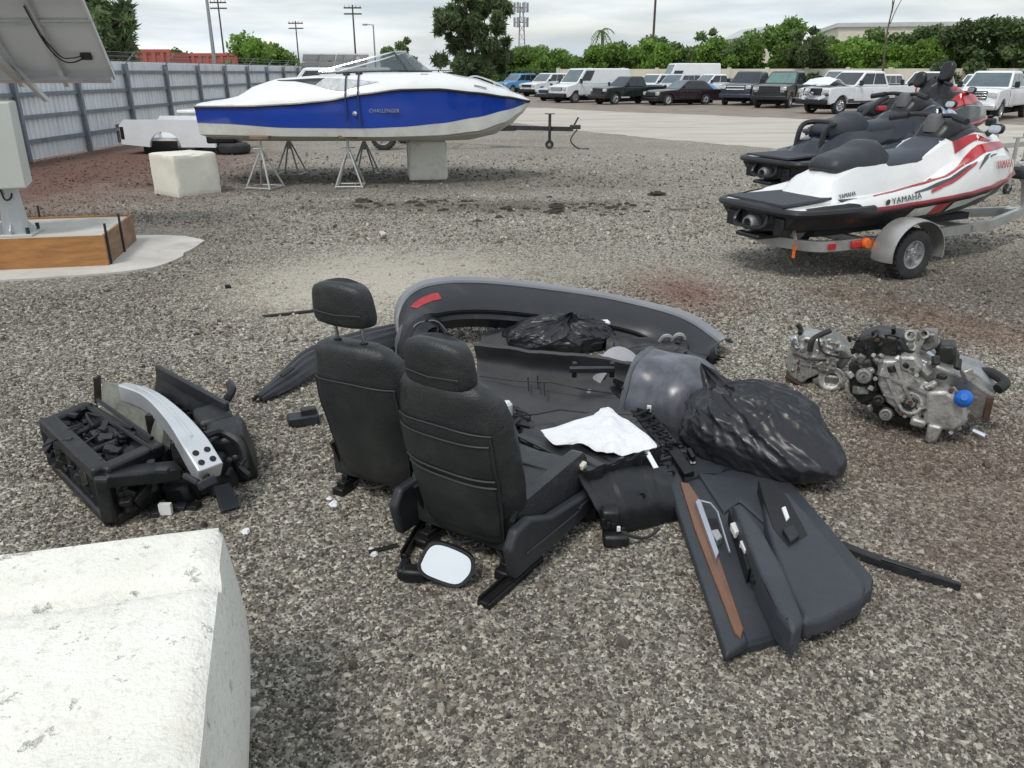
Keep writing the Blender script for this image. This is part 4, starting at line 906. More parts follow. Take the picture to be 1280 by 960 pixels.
    for s_ in (1, -1):
        for k in range(nd):
            x0, x1 = lerp(*dspan, k / nd) - .012, lerp(*dspan, (k + 1) / nd) + .012
            zl = sill + .1
            if abs((x0 + x1) / 2 - rxa) < ar * 1.4: x1 = max(x1, rxa + ar + .02)
            dm = MB()
            for zz in range(4): dm.box(((x0 + x1) / 2, s_ * (hw - .002), zl + (belt - .09 - zl) * (zz + .5) / 4), (abs(x0 - x1), .03, (belt - .09 - zl) / 4 + (.0 if zz == 3 else .0)))
            d_ = shp(MB().sheet(lambda u, v: (lerp(x1, x0, u), s_ * (hw + .012), lerp(zl, belt - .1, v)), 3, 6, .03 * s_)).build('door', body, V, bevel=.012)
            B((x1 + .14, s_ * (hw * .985 + .018), belt - .2), (.16, .03, .035)).build('handle', blackt if body in (P_black, P_green, P_navy) else body, d_)
        mr = MB().prism(rrect(.2, .26 if kind in ('heavy', 'pickup', 'van') else .17, .05), -.05, .05, frame((xa - .22, s_ * (hw + .13), belt + .13), (0, 1, 0), (0, 0, 1))).bar((xa - .22, s_ * hw * .95, belt + .05), (xa - .22, s_ * (hw + .1), belt + .08), .05, .05).build('mirror', blackt, V, bevel=.02)
        wheel(V, (fxa, s_ * (hw - .12), wr), wr, .25, s_, rims); wheel(V, (rxa, s_ * (hw - .12), wr), wr, .25, s_, rims)
        for x in (fxa, rxa): B((x, s_ * (hw - .3), wr + ar * .45), (ar * 1.7, .36, ar * 1.0)).build('wheel_well', arch_m, V)
        B((Lh - .06, s_ * hw * .78, hood - .22), (.16, hw * .34, .2)).build('headlight', lamp_m, V, bevel=.03)
        B((-Lh + .02, s_ * hw * .9, tail - .25), (.08, hw * .14, .3)).build('tail_lamp', lampr, V, bevel=.01)
    gh = .34 if kind in ('heavy', 'pickup') else .2
    gr = B((Lh - .01, 0, hood - .25), (.08, hw * 1.16, gh)).build('grille', blackt, V, bevel=.02)
    if grille == 'bars':
        for k in range(3): B((Lh + .035, 0, hood - .25 + (k - 1) * gh * .3), (.03, hw * 1.12, .045)).build('grille_bar', chrome, gr, bevel=.008)
    elif grille == 'white':
        for k in range(2): B((Lh + .035, 0, hood - .25 + (k - .5) * gh * .5), (.03, hw * 1.12, .07)).build('grille_bar', P_white, gr, bevel=.008)
    elif grille == 'black':
        for k in range(4): B((Lh + .035, 0, hood - .25 + (k - 1.5) * gh * .24), (.03, hw * 1.12, .025)).build('grille_bar', plas, gr)
    fb = chrome if kind in ('heavy', 'pickup') and grille == 'bars' else (blackt if kind == 'van' or grille == 'black' else body)
    B((Lh + .02, 0, sill + .06), (.24, W * .98, .24)).build('front_bumper', fb, V, bevel=.05, seg=3)
    B((-Lh - .02, 0, sill + .08), (.2, W * .96, .2)).build('rear_bumper', chrome if kind in ('heavy', 'pickup') else body, V, bevel=.04)
    if s['bed'] and kind != 'sedan': B(((xc - Lh) / 2 - .04, 0, tail + .004), (xc + Lh - .28, W * .78, .01)).build('bed_liner', arch_m, V)
    B((0, 0, sill * .62), (Lh * 1.7, W * .5, .2)).build('underbody', arch_m, V)
    V['_len'] = s['L']; del V['_len']
    return V, s, Lh, hw, fxa
# front row
vehicle('suv', 'white sport utility vehicle with dark grille left of the white cargo van', 'SUV', (676, 121), 222, P_white, glass=glass_l, grille='black')
vehicle('sedan', 'pale ice blue sedan half hidden behind the white cargo van', 'car', (704, 128.0), 222, P_ice, glass=glass_l, grille='black', pos=(3.6, 55.2))
vehicle('van', 'plain white cargo van with black front bumper', 'van', (718, 129), 214, P_white, 1.02, glass=glass_l, grille='bars')
vehicle('pickup', 'small black green pickup with bent bonnet beside the white cargo van', 'pickup truck', (768, 131), 212, P_green, .86, grille='black', rims=chrome)
V, s, Lh, hw, fxa = vehicle('sedan', 'dark plum crashed sedan with blue tarp on its rear', 'car', (834, 132), 203, P_maroon, glass=glass_l, grille='black', rims=chrome)
tarp = mat('blue_tarp', (.08, .3, .62), .4, var=.25, vs=6)
MB().sheet(lambda u, v: (lerp(-2.3, -.9, u), lerp(-.78, .78, v), 1.02 + .36 * min(1, u * 1.3) + .06 * fbm((u * 5, v * 5, 1)) - .25 * abs(2 * v - 1) ** 6), 14, 12, .01).build('tarp', tarp, V)
vehicle('pickup', 'white crew cab pickup with blue tinted rear window behind the plum sedan', 'pickup truck', (872, 126), 205, P_white, .92, glass=glass_l)
for V_ in ():
    pass
vehicle('heavy', 'dark navy pickup with white two-bar grille', 'pickup truck', (941, 132), 238, P_navy, .98, grille='white')
V, s, Lh, hw, fxa = vehicle('heavy', 'black pickup with black mesh grille next to the wrecked white pickup', 'pickup truck', (985, 135.5), 236, P_black, .98, glass=mat('green_glass', (.12, .2, .19), .08, var=.2), grille='black')
for s_ in (1, -1): B((Lh + .03, s_ * hw * .68, s['hood'] - .22), (.05, .05, .36)).box((Lh + .03, s_ * hw * .76, s['hood'] - .06), (.05, .2, .05)).box((Lh + .03, s_ * hw * .76, s['hood'] - .38), (.05, .2, .05)).build('lamp_surround', chrome, V)
# wrecked white pickup with buckled bonnet
V, s, Lh, hw, fxa = vehicle('heavy', 'wrecked white pickup with buckled bonnet and smashed front', 'pickup truck', (1047, 143), 206, P_white, .98, glass=glass_c, grille='black', lower=plas, rims=chrome)
def hoodfn(u, v):
    x = lerp(Lh - .15, 1.35, u); y = lerp(-hw * .86, hw * .86, v); return (x, y, 1.34 + .42 * max(0, 1 - abs(u - .35) / .38) * (1 - .25 * abs(2 * v - 1)) + .03 * fbm((u * 4, v * 4, 7)))
MB().sheet(hoodfn, 14, 12, .02).build('buckled_bonnet', P_white, V, angle=25)
rw = random.Random(4)
for k in range(16):
    p = Vector((Lh + rw.uniform(-.05, .16), rw.uniform(-hw * .9, hw * .9), rw.uniform(.6, 1.2)))
    MB().box((0, 0, 0), (rw.uniform(.04, .14), rw.uniform(.12, .4), rw.uniform(.05, .2)), TR(p, rw.uniform(-.6, .6), rw.uniform(-.6, .6), rw.uniform(-.6, .6))).build('bent_fragment', rw.choice([chrome, silver_l, P_white, plas, lamp_m]), V)
vehicle('heavy', 'white pickup parked nose-on behind the farthest jet ski', 'pickup truck', (1158, 138), 222, P_white, .97, glass=glass_c)
V, s, Lh, hw, fxa = vehicle('heavy', 'silver white pickup with wide chrome bar grille and raised bonnet edge', 'pickup truck', (1246, 151.5), 226, P_white, .98, glass=glass_l)
# back row, in front of the pale wall
back = [('suv', P_blue, (640, 117), 225, 'bright blue sport utility vehicle behind the bow of the boat', 'SUV'),
        ('pickup', P_blue, (702, 113), 220, 'sky blue pickup behind the white sport utility vehicle', 'pickup truck'),
        ('highvan', P_white, (830, 121), 190, 'white high roofed van behind the black green pickup', 'van'),
        ('suv', P_white, (812, 124), 222, 'white sport utility vehicle behind the black green pickup', 'SUV'),
        ('suv', P_silver, (840, 125), 222, 'silver sport utility vehicle behind the plum sedan', 'SUV'),
        ('sedan', P_navy, (915, 120), 222, 'dark blue car behind the white crew cab pickup', 'car'),
        ('van', P_white, (1046, 124), 214, 'white van behind the wrecked white pickup', 'van'),
        ('suv', P_white, (1090, 128), 216, 'white sport utility vehicle beside the white van in the back row', 'SUV'),
        ('suv', P_white, (1226, 128), 226, 'white sport utility vehicle behind the silver white pickup', 'SUV'),
        ('suv', P_silver, (1262, 129), 226, 'silver sport utility vehicle behind the silver white pickup', 'SUV')]
for kd, pm, wpx, hd, lb, ct in back: vehicle(kd, lb, ct, wpx, hd, pm, .97, glass=glass_l)
vehicle('van', 'white van parked behind the blue boat near the metal fence', 'van', None, 186, P_white, 1.0, pos=(-7.4, 35), glass=glass_l)
# ------------------------------------------------------------------ pale perimeter wall, warehouse, containers
wallm = mat('cream_wall', (.6, .57, .47), .85, var=.1, vs=.6, dirt=(.4, .38, .3), da=.4, ds=.8)
wA, wB = Vector((4, 74, 0)), Vector((46, 54, 0)); nW = 16
wl_ = thing('perimeter_wall', 'long low cream wall behind the parked vehicles', 'wall', wA, math.atan2(wB.y - wA.y, wB.x - wA.x)); WL = (wB - wA).length / nW
for k in range(nW):
    B(((k + .5) * WL, 0, .98), (WL - .04, .16, 1.96)).build('wall_panel', wallm, wl_); B((k * WL, 0, 1.03), (.28, .3, 2.06)).build('pier', wallm, wl_)
dfm = mat('dark_fence_steel', (.05, .055, .06), .6, .2, var=.2)
fr = thing('rail_fence', 'dark open rail fence left of the cream wall', 'fence', (-14, 78, 0), math.atan2(-4, 18))
for k in range(13): B((k * 1.53, 0, .95), (.09, .09, 1.9)).build('post', dfm, fr)
for z in (.3, .9, 1.5, 1.85):
    B((9.2, .05, z), (18.4, .05, .07)).build('rail', dfm, fr)
bl = thing('warehouse', 'low cream warehouse with grey roof edge beyond the hedge', 'building', (70, 118, 0), R(-12))
B((0, 0, 3.6), (52, 20, 7.2)).build('wall', wallm, bl); B((0, 0, 7.4), (52.6, 20.6, .5)).build('roof_edge', steel, bl)
for k in range(9): B((-22 + k * 5.5, -10.03, 5.2), (2.2, .1, .9)).build('window', glass_c, bl)
bl2 = thing('warehouse', 'small cream gabled building glimpsed through the hedge', 'building', (31, 112, 0), R(5))
B((0, 0, 2.9), (5, 9, 5.8)).build('wall', wallm, bl2)
MB().loft([[(-2.7, y, 5.7), (2.7, y, 5.7), (0, y, 7.0)] for y in (-4.7, 4.7)]).build('roof', steel, bl2)
contm = mat('red_container', (.4, .1, .07), .6, var=.15, vs=1, dirt=(.3, .1, .08), da=.4)
for (px, Y, Lc, lb) in ((180, 40, 2.6, 'red corrugated shipping container beside the dark feathery tree'), (268, 48, 2.7, 'orange red shipping container behind the green bushes')):
    p = at(px, 92, Y=Y); c = thing('shipping_container', lb, 'container', (p.x, Y, 0), R(0))
    mb = MB(); pr = []
    x = -Lc / 2
    while x < Lc / 2:
        pr += [(x, 0), (x + .16, 0), (x + .2, -.06), (x + .36, -.06)]; x += .4
    mb.loft([[(a, b, .1) for a, b in pr], [(a, b, 2.6) for a, b in pr]], closed=False); mb.build('side_sheet', contm, c, angle=15)
    B((0, 1.2, 1.33), (Lc, 2.2, 2.5)).build('body', contm, c); B((0, 0, 2.63), (Lc + .1, .14, .14)).build('top_rail', contm, c)
    B((0, 0, .06), (Lc + .1, .14, .12)).build('bottom_rail', contm, c)
    for s_ in (1, -1): B((s_ * Lc / 2, -.02, 1.33), (.16, .16, 2.66)).build('corner_post', contm, c)

# ------------------------------------------------------------------ trees
barkm = mat('bark', (.1, .08, .06), .9, var=.3, vs=4, bump=.4)
def leafmat(name, c, tr=.25):
    m = bpy.data.materials.new(name); m.use_nodes = True; t = m.node_tree; l = t.links.new; b = t.nodes['Principled BSDF']
    co = N('ShaderNodeTexCoord', t); nz = N('ShaderNodeTexNoise', t); nz.inputs['Scale'].default_value = .9; nz.inputs['Detail'].default_value = 4; l(co.outputs['Object'], nz.inputs[0])
    oi = N('ShaderNodeObjectInfo', t); ad = N('ShaderNodeMath', t, operation='MULTIPLY_ADD'); ad.inputs[1].default_value = .35; l(oi.outputs['Random'], ad.inputs[0]); l(nz.outputs[0], ad.inputs[2])
    cr = N('ShaderNodeValToRGB', t); e = cr.color_ramp.elements; e[0].position = .38; e[0].color = tuple(k * .55 for k in c) + (1,); e[1].position = .85; e[1].color = tuple(min(1, k * 1.5) for k in c) + (1,)
    l(ad.outputs[0], cr.inputs[0]); l(cr.outputs[0], b.inputs['Base Color']); b.inputs['Roughness'].default_value = .6
    tl = N('ShaderNodeBsdfTranslucent', t); l(cr.outputs[0], tl.inputs[0]); mxs = N('ShaderNodeMixShader', t); mxs.inputs[0].default_value = tr
    l(b.outputs[0], mxs.inputs[1]); l(tl.outputs[0], mxs.inputs[2]); l(mxs.outputs[0], t.nodes['Material Output'].inputs[0]); return m
LM = dict(bright=leafmat('leaf_bright', (.145, .245, .043), .42), mid=leafmat('leaf_mid', (.125, .205, .05), .42), dark=leafmat('leaf_dark', (.115, .172, .062), .42), grey=leafmat('leaf_needle', (.15, .21, .09), .45))
def crown_mesh(name, blobs, n, ls, m, seed, asp=1.6, droop=0):
    rs = np.random.RandomState(seed); bl_ = np.array(blobs, float); vol = bl_[:, 3] ** 2; ix = rs.choice(len(bl_), n, p=vol / vol.sum())
    d = rs.normal(size=(n, 3)); d /= np.linalg.norm(d, axis=1)[:, None]; r_ = rs.rand(n) ** .42
    c = bl_[ix, :3] + d * (bl_[ix, 3] * r_)[:, None] * np.array([1, 1, .85]) * rs.uniform(.8, 1.15, n)[:, None]
    a = rs.normal(size=(n, 3)); a += d * .3; a[:, 2] -= droop; a /= np.linalg.norm(a, axis=1)[:, None]
    b = np.cross(a, rs.normal(size=(n, 3))); b /= np.linalg.norm(b, axis=1)[:, None]
    s_ = ls * rs.uniform(.6, 1.4, n)[:, None]
    a = a * s_ * asp * .5; b = b * s_ * .5
    c[:, 2] = np.maximum(c[:, 2], .25)
    v = np.stack([c - a, c + b * .9, c + a, c - b * .9], 1).reshape(-1, 3)
    me = bpy.data.meshes.new(name); me.vertices.add(4 * n); me.vertices.foreach_set('co', v.astype('f').ravel()); me.loops.add(4 * n); me.loops.foreach_set('vertex_index', np.arange(4 * n, dtype='i'))
    me.polygons.add(n); me.polygons.foreach_set('loop_start', np.arange(0, 4 * n, 4, dtype='i')); me.update(calc_edges=True); me.materials.append(m); return me
def wood_mesh(h, r_, limbs, seed, spread=1.0):
    q = random.Random(seed); mb = MB(); top = Vector((q.uniform(-.1, .1) * h, q.uniform(-.1, .1) * h, h))
    tr = curve([(0, 0, -.1), (q.uniform(-.04, .04) * h, q.uniform(-.04, .04) * h, h * .4), top], 4); mb.tube(tr, [lerp(r_, r_ * .25, i / (len(tr) - 1)) for i in range(len(tr))], 7)
    for k in range(limbs):
        z = q.uniform(.25, .85); b = tr[int(z * (len(tr) - 1))]; a = q.uniform(0, 6.28); ln = spread * h * q.uniform(.25, .5) * (1.15 - z)
        e = b + Vector((math.cos(a) * ln, math.sin(a) * ln, ln * q.uniform(.4, 1.0))); mb.tube([b, b.lerp(e, .5) + Vector((0, 0, .05 * h)), e], [r_ * .4, r_ * .25, r_ * .08], 5)
    return mb
VAR = {}
def variants():
    q = random.Random(21)
    for kd, cnt, n, ls, m in (('bush', 4, 8500, .175, 'bright'), ('bushmid', 3, 8000, .175, 'mid'), ('round', 3, 7500, .17, 'dark')):
        for k in range(cnt):
            bl_ = []
            if kd == 'round':
                for i in range(24): a = q.uniform(0, 6.28); r_ = q.uniform(0, 2.3); bl_.append((r_ * math.cos(a), r_ * math.sin(a), q.uniform(1.6, 5.5) - r_ * .5, q.uniform(.3, .85)))
                h = 4.6
            else:
                for i in range(22): a = q.uniform(0, 6.28); r_ = q.uniform(0, 2.2); bl_.append((r_ * math.cos(a), r_ * math.sin(a) * .8, q.uniform(.4, 3.7) - r_ * .3, q.uniform(.45, 1.0)))
                h = 3.2
            VAR[kd, k] = (crown_mesh('crown', bl_, n, ls, LM[m], 100 + k * 7 + len(kd)), wood_mesh(h, .13 if kd == 'round' else .09, 9, k + len(kd)).mesh('trunk', barkm))
variants()
def plant(name, label, cat, kd, k, loc, s_, rz, group=None, sz=1.0):
    o = thing(name, label, cat, loc, rz, group); o.scale = (s_, s_, s_ * sz); link('trunk', VAR[kd, k][1], o); link('crown', VAR[kd, k][0], o); return o
q = random.Random(77)
HG = 'green shrubs of the hedge behind the cream wall'
LMK = [(640, 'beyond the bow of the boat'), (700, 'beyond the white cargo van'), (775, 'beyond the black green pickup'), (840, 'beyond the plum sedan'), (890, 'beyond the white crew cab pickup'), (935, 'beyond the navy pickup'), (990, 'beyond the black mesh grille pickup'), (1060, 'beyond the wrecked white pickup'), (1160, 'beyond the black and red jet ski'), (1260, 'beyond the silver white pickup')]
def near(p):
    px = 640 + FPX * p.x / (p.y * math.cos(PITCH)); return min(LMK, key=lambda r_: abs(r_[0] - px))[1]
# hedge: bushes along the line of the wall, a little beyond it
wdir = (wB - wA).normalized(); wn = Vector((-wdir.y, wdir.x, 0))
for k in range(21):
    p = wA + wdir * (-8 + k * 2.6 + q.uniform(-.5, .5)) + wn * q.uniform(2.6, 4.2)
    plant('hedge_shrub', 'bright green leafy hedge shrub ' + near(p), 'shrub', 'bush', k % 4, p, q.uniform(.9, 1.1), q.uniform(0, 6.28), 'bright hedge shrubs ' + near(p), q.uniform(.84, 1.0) + .012 * k)
for k in range(16):
    p = wA + wdir * (-3 + k * 3.4 + q.uniform(-.8, .8)) + wn * q.uniform(6.5, 9.5)
    plant('hedge_shrub', 'deeper green shrub beyond the bright hedge ' + near(p), 'shrub', 'bushmid', k % 3, p, q.uniform(1.05, 1.35), q.uniform(0, 6.28), 'deeper green shrubs ' + near(p), q.uniform(.8, 1.0) + .016 * k)
for px, Y, s_, sz, lb in ((895, 72, .95, 1.0, 'dark round tree rising above the hedge over the navy pickup'), (1012, 66, .92, 1.0, 'dark round tree rising above the hedge over the wrecked white pickup'), (1148, 66, 1.05, 1.0, 'tall dark tree above the hedge right of the bare tree'), (1205, 62, 1.12, 1.0, 'broad dark tree above the hedge over the silver white pickup'), (1262, 60, 1.12, 1.0, 'dark tree at the right end of the hedge'), (812, 80, .95, 1.05, 'dense green tree beside the tall utility pole'), (505, 62, .68, 1.1, 'round olive green tree behind the boat windscreen'), (650, 84, .95, .9, 'dark green tree at the left end of the hedge')):
    p = at(px, 92, Y=Y); plant('broadleaf_tree', lb, 'tree', 'round', int(px) % 3, (p.x, Y, 0), s_, px * .1, None, sz)
for px, Y, s_, kd, lb in ((322, 48, .95, 'bush', 'bright green shrub beyond the metal fence near the boat stern'), (305, 52, .7, 'bush', 'low bright shrub beyond the metal fence beside the orange container'), (226, 50, .85, 'bushmid', 'green tree beyond the metal fence beside the red container'), (345, 50, .75, 'bush', 'small bright shrub beyond the metal fence behind the boat'), (700, 80, .95, 'bushmid', 'deep green shrub between the cell tower and the palm'), (672, 84, 1.0, 'bushmid', 'deep green shrub under the cell tower'), (620, 80, 1.0, 'bushmid', 'deep green shrub under the feathery pine')):
    p = at(px, 92, Y=Y); plant('green_shrub', lb, 'shrub', kd, int(px) % 3, (p.x, Y, 0), s_, px * .3, None)
# feathery pines
def pine(label, px, Y, h, r_, seed, n=9000):
    p = at(px, 92, Y=Y); o = thing('feathery_pine', label, 'tree', (p.x, Y, 0), 0); q = random.Random(seed); bl_ = []
    for i in range(85):
        z = q.uniform(.12, 1.0); rr = r_ * max(.05, math.sin(math.pi * (.12 + .86 * z))) ** .75 * q.uniform(.1, 1); a = q.uniform(0, 6.28); bl_.append((rr * math.cos(a), rr * math.sin(a), z * h, r_ * q.uniform(.10, .22)))
    link('crown', crown_mesh('crown', bl_, n, .15, LM['grey'], seed, 4.5, .2), o); wood_mesh(h * .95, .2, 18, seed, .8).build('trunk', barkm, o)
pine('big feathery grey green pine behind the bow of the boat', 592, 66, 8.8, 3.4, 31, 20000)
pine('tall dark feathery tree beyond the metal fence by the solar panel', 126, 34, 6.6, 1.5, 32, 8000)
pine('small dark feathery tree beside the red container', 152, 36, 3.9, .9, 33, 4000)
# palm
p = at(763, 92, Y=79); o = thing('palm_tree', 'slim palm rising above the hedge beside the utility pole', 'tree', (p.x, 88, 0), 0)
MB().tube(curve([(0, 0, 0), (.15, 0, 3.0), (.05, 0, 5.6)], 4), [.22, .2, .18, .17, .16, .15, .15, .15, .14], 8).build('trunk', barkm, o)
for k in range(15):
    a = k * 2.4; up = .55 - (k % 5) * .22; mb = MB(); sp = []
    for i in range(9):
        t = i / 8; sp.append(Vector((math.cos(a) * 1.25 * t, math.sin(a) * 1.25 * t, 5.6 + up * 1.9 * t - 1.25 * t * t)))
    mb.tube(sp, .025, 4)
    for i in range(1, 9):
        for s_ in (1, -1):
            sd_ = Vector((-math.sin(a), math.cos(a), -.55)) if s_ > 0 else Vector((math.sin(a), -math.cos(a), -.55)); w_ = .4 * (1 - .5 * i / 8); d_ = (sp[i] - sp[i - 1])
            mb.add([sp[i], sp[i] + d_ * .45, sp[i] + sd_ * w_ + d_ * .8], [(0, 1, 2)])
    mb.build('frond', LM['mid'], o)
# bare tree
p = at(1102, 92, Y=60); o = thing('bare_tree', 'leafless slender tree above the hedge', 'tree', (p.x, 60, 0), 0); q = random.Random(3); mb = MB()
def twig(a, d, ln, r_, dep):
    b = a + d * ln; mb.tube([a, a.lerp(b, .5) + Vector((q.uniform(-.05, .05), 0, 0)) * ln, b], [r_, r_ * .8, r_ * .55], 5)
    if dep:
        for k in range(3 if dep > 1 else 4):
            dd = (d + Vector((q.uniform(-.75, .75), q.uniform(-.75, .75), q.uniform(-.05, .4)))).normalized(); twig(a.lerp(b, q.uniform(.45, 1)), dd, ln * q.uniform(.45, .7), r_ * .5, dep - 1)
twig(Vector((0, 0, 2.6)), Vector((0.02, 0, 1)), 3.6, .07, 3); twig(Vector((0, 0, -.1)), Vector((0, 0, 1)), 3.0, .11, 0)
mb.build('branches', barkm, o)

# ------------------------------------------------------------------ poles, lamps, mast, wires
polem = mat('pole_grey', (.3, .31, .32), .5, .3, var=.1); poled = mat('pole_wood', (.07, .06, .055), .8, var=.2)
def lamp_post(label, px, Y, h, arm, r_=.09):
    p = at(px, 92, Y=Y); o = thing('lamp_post', label, 'lamp post', (p.x, Y, 0), 0)
    MB().tube([(0, 0, -.05), (0, 0, h)], [r_, r_ * .6], 8).build('pole', polem, o)
    MB().bar((0, 0, h - .03), (arm, 0, h + .02), .06, .06).build('arm', polem, o); B((arm * 1.25, 0, h), (abs(arm) * .7, .25, .12)).build('lamp_head', polem, o, bevel=.03)
lamp_post('tall grey lamp post beyond the metal fence', 270, 44, 5.9, .5, .12)
lamp_post('slim grey lamp post behind the boat windscreen', 470, 66, 5.05, -.5, .08)
def pole(label, px, Y, h, r_, cross=False):
    p = at(px, 92, Y=Y); o = thing('utility_pole', label, 'utility pole', (p.x, Y, 0), 0)
    MB().tube([(0, 0, -.05), (0, 0, h)], [r_ * .75, r_ * .5], 8).build('pole', poled, o)
    if cross:
        for z in (h - .25, h - .75): B((0, 0, z), (1.6, .1, .12)).build('crossarm', poled, o)
        for x in (-.7, -.3, .3, .7): MB().lathe([(.05, 0), (.05, .14), (0, .14)], 8, Matrix.Translation((x, 0, h - .19))).build('insulator', steel, o)
    return p
pole('tall dark utility pole rising from the hedge', 814, 80, 13.5, .17)
pole('utility pole with crossarms beyond the metal fence', 283, 85, 8.2, .14, True)
pole('utility pole with crossarms beside the slim lamp post', 375, 95, 6.9, .12, True)
pole('taller utility pole with crossarms behind the boat', 446, 80, 7.4, .13, True)
p = at(651, 92, Y=130); o = thing('cell_tower', 'distant lattice cell tower with antenna panels', 'tower', (p.x, 130, 0), 0)
for k in range(3): MB().tube([(.9 * math.cos(k * 2.1), .9 * math.sin(k * 2.1), -.05), (.25 * math.cos(k * 2.1), .25 * math.sin(k * 2.1), 11.2)], .1, 5).build('leg', polem, o)
for i in range(9):
    f = lambda z, k: Vector((lerp(.9, .25, z / 11.2) * math.cos(k * 2.1), lerp(.9, .25, z / 11.2) * math.sin(k * 2.1), z))
    for k in range(3): MB().tube([f(i * 1.2, k), f(i * 1.2 + 1.2, (k + 1) % 3)], .04, 4).build('brace', polem, o)
for z in (8.6, 10.6):
    for k in range(6): B((.95 * math.cos(k * 1.05), .95 * math.sin(k * 1.05), z), (.35, .35, 1.3)).build('antenna_panel', polem, o); MB().tube([(0, 0, z), (.95 * math.cos(k * 1.05), .95 * math.sin(k * 1.05), z)], .06, 4).build('antenna_arm', polem, o)
wr_ = MB().tube([(lerp(-16, 14, t), 81 + 3 * t, 8.6 + 5.2 * t * t + .0 - 1.2 * math.sin(math.pi * t)) for t in [k / 24 for k in range(25)]], .035, 5).build('overhead_wire', poled, None)
tag(wr_, 'thin overhead wire running to the tall utility pole', 'wire')
# a second solar tower far behind the boat
t2 = copytree(tower); p = at(432, 92, Y=38); t2.location = (p.x + .6, 38, .0); t2.rotation_euler = (0, 0, rz0 + .25); t2['label'] = 'distant solar light tower seen above the stern of the boat'
# ------------------------------------------------------------------ car seats
leath = mat('black_seat_leather', (.019, .0215, .0225), .45, var=.18, vs=6, bump=.3, bs=170, bump2=1.8, bs2=9, dirt=(.045, .046, .045), da=.6, ds=9, wet=.08)
leath2 = mat('seat_back_vinyl', (.016, .0195, .0195), .52, var=.15, vs=5, bump=.25, bs=220, bump2=1.8, bs2=6, dirt=(.05, .05, .048), da=.5, ds=4)
seam = mat('seam_thread', (.02, .022, .023), .6, var=.2)
trimp = mat('charcoal_trim_plastic', (.018, .021, .025), .5, var=.15, vs=8, bump=.2, bs=260, dirt=(.06, .06, .06), da=.35)
blackp = mat('black_moulded_plastic', (.009, .010, .012), .45, var=.3, vs=9, bump=.15, bs=150, dirt=(.06, .057, .052), da=.45, ds=7)
satin = mat('black_frame_steel', (.018, .018, .019), .45, .4, var=.3)
def superell(w_, d_, n=22, e=3.2, cx=0, cy=0):
    o = []
    for k in range(n):
        a = 2 * math.pi * k / n; c, s_ = math.cos(a), math.sin(a); r_ = 1 / (abs(c) ** e + abs(s_) ** e) ** (1 / e); o.append((cx + w_ / 2 * r_ * c, cy + d_ / 2 * r_ * s_))
    return o
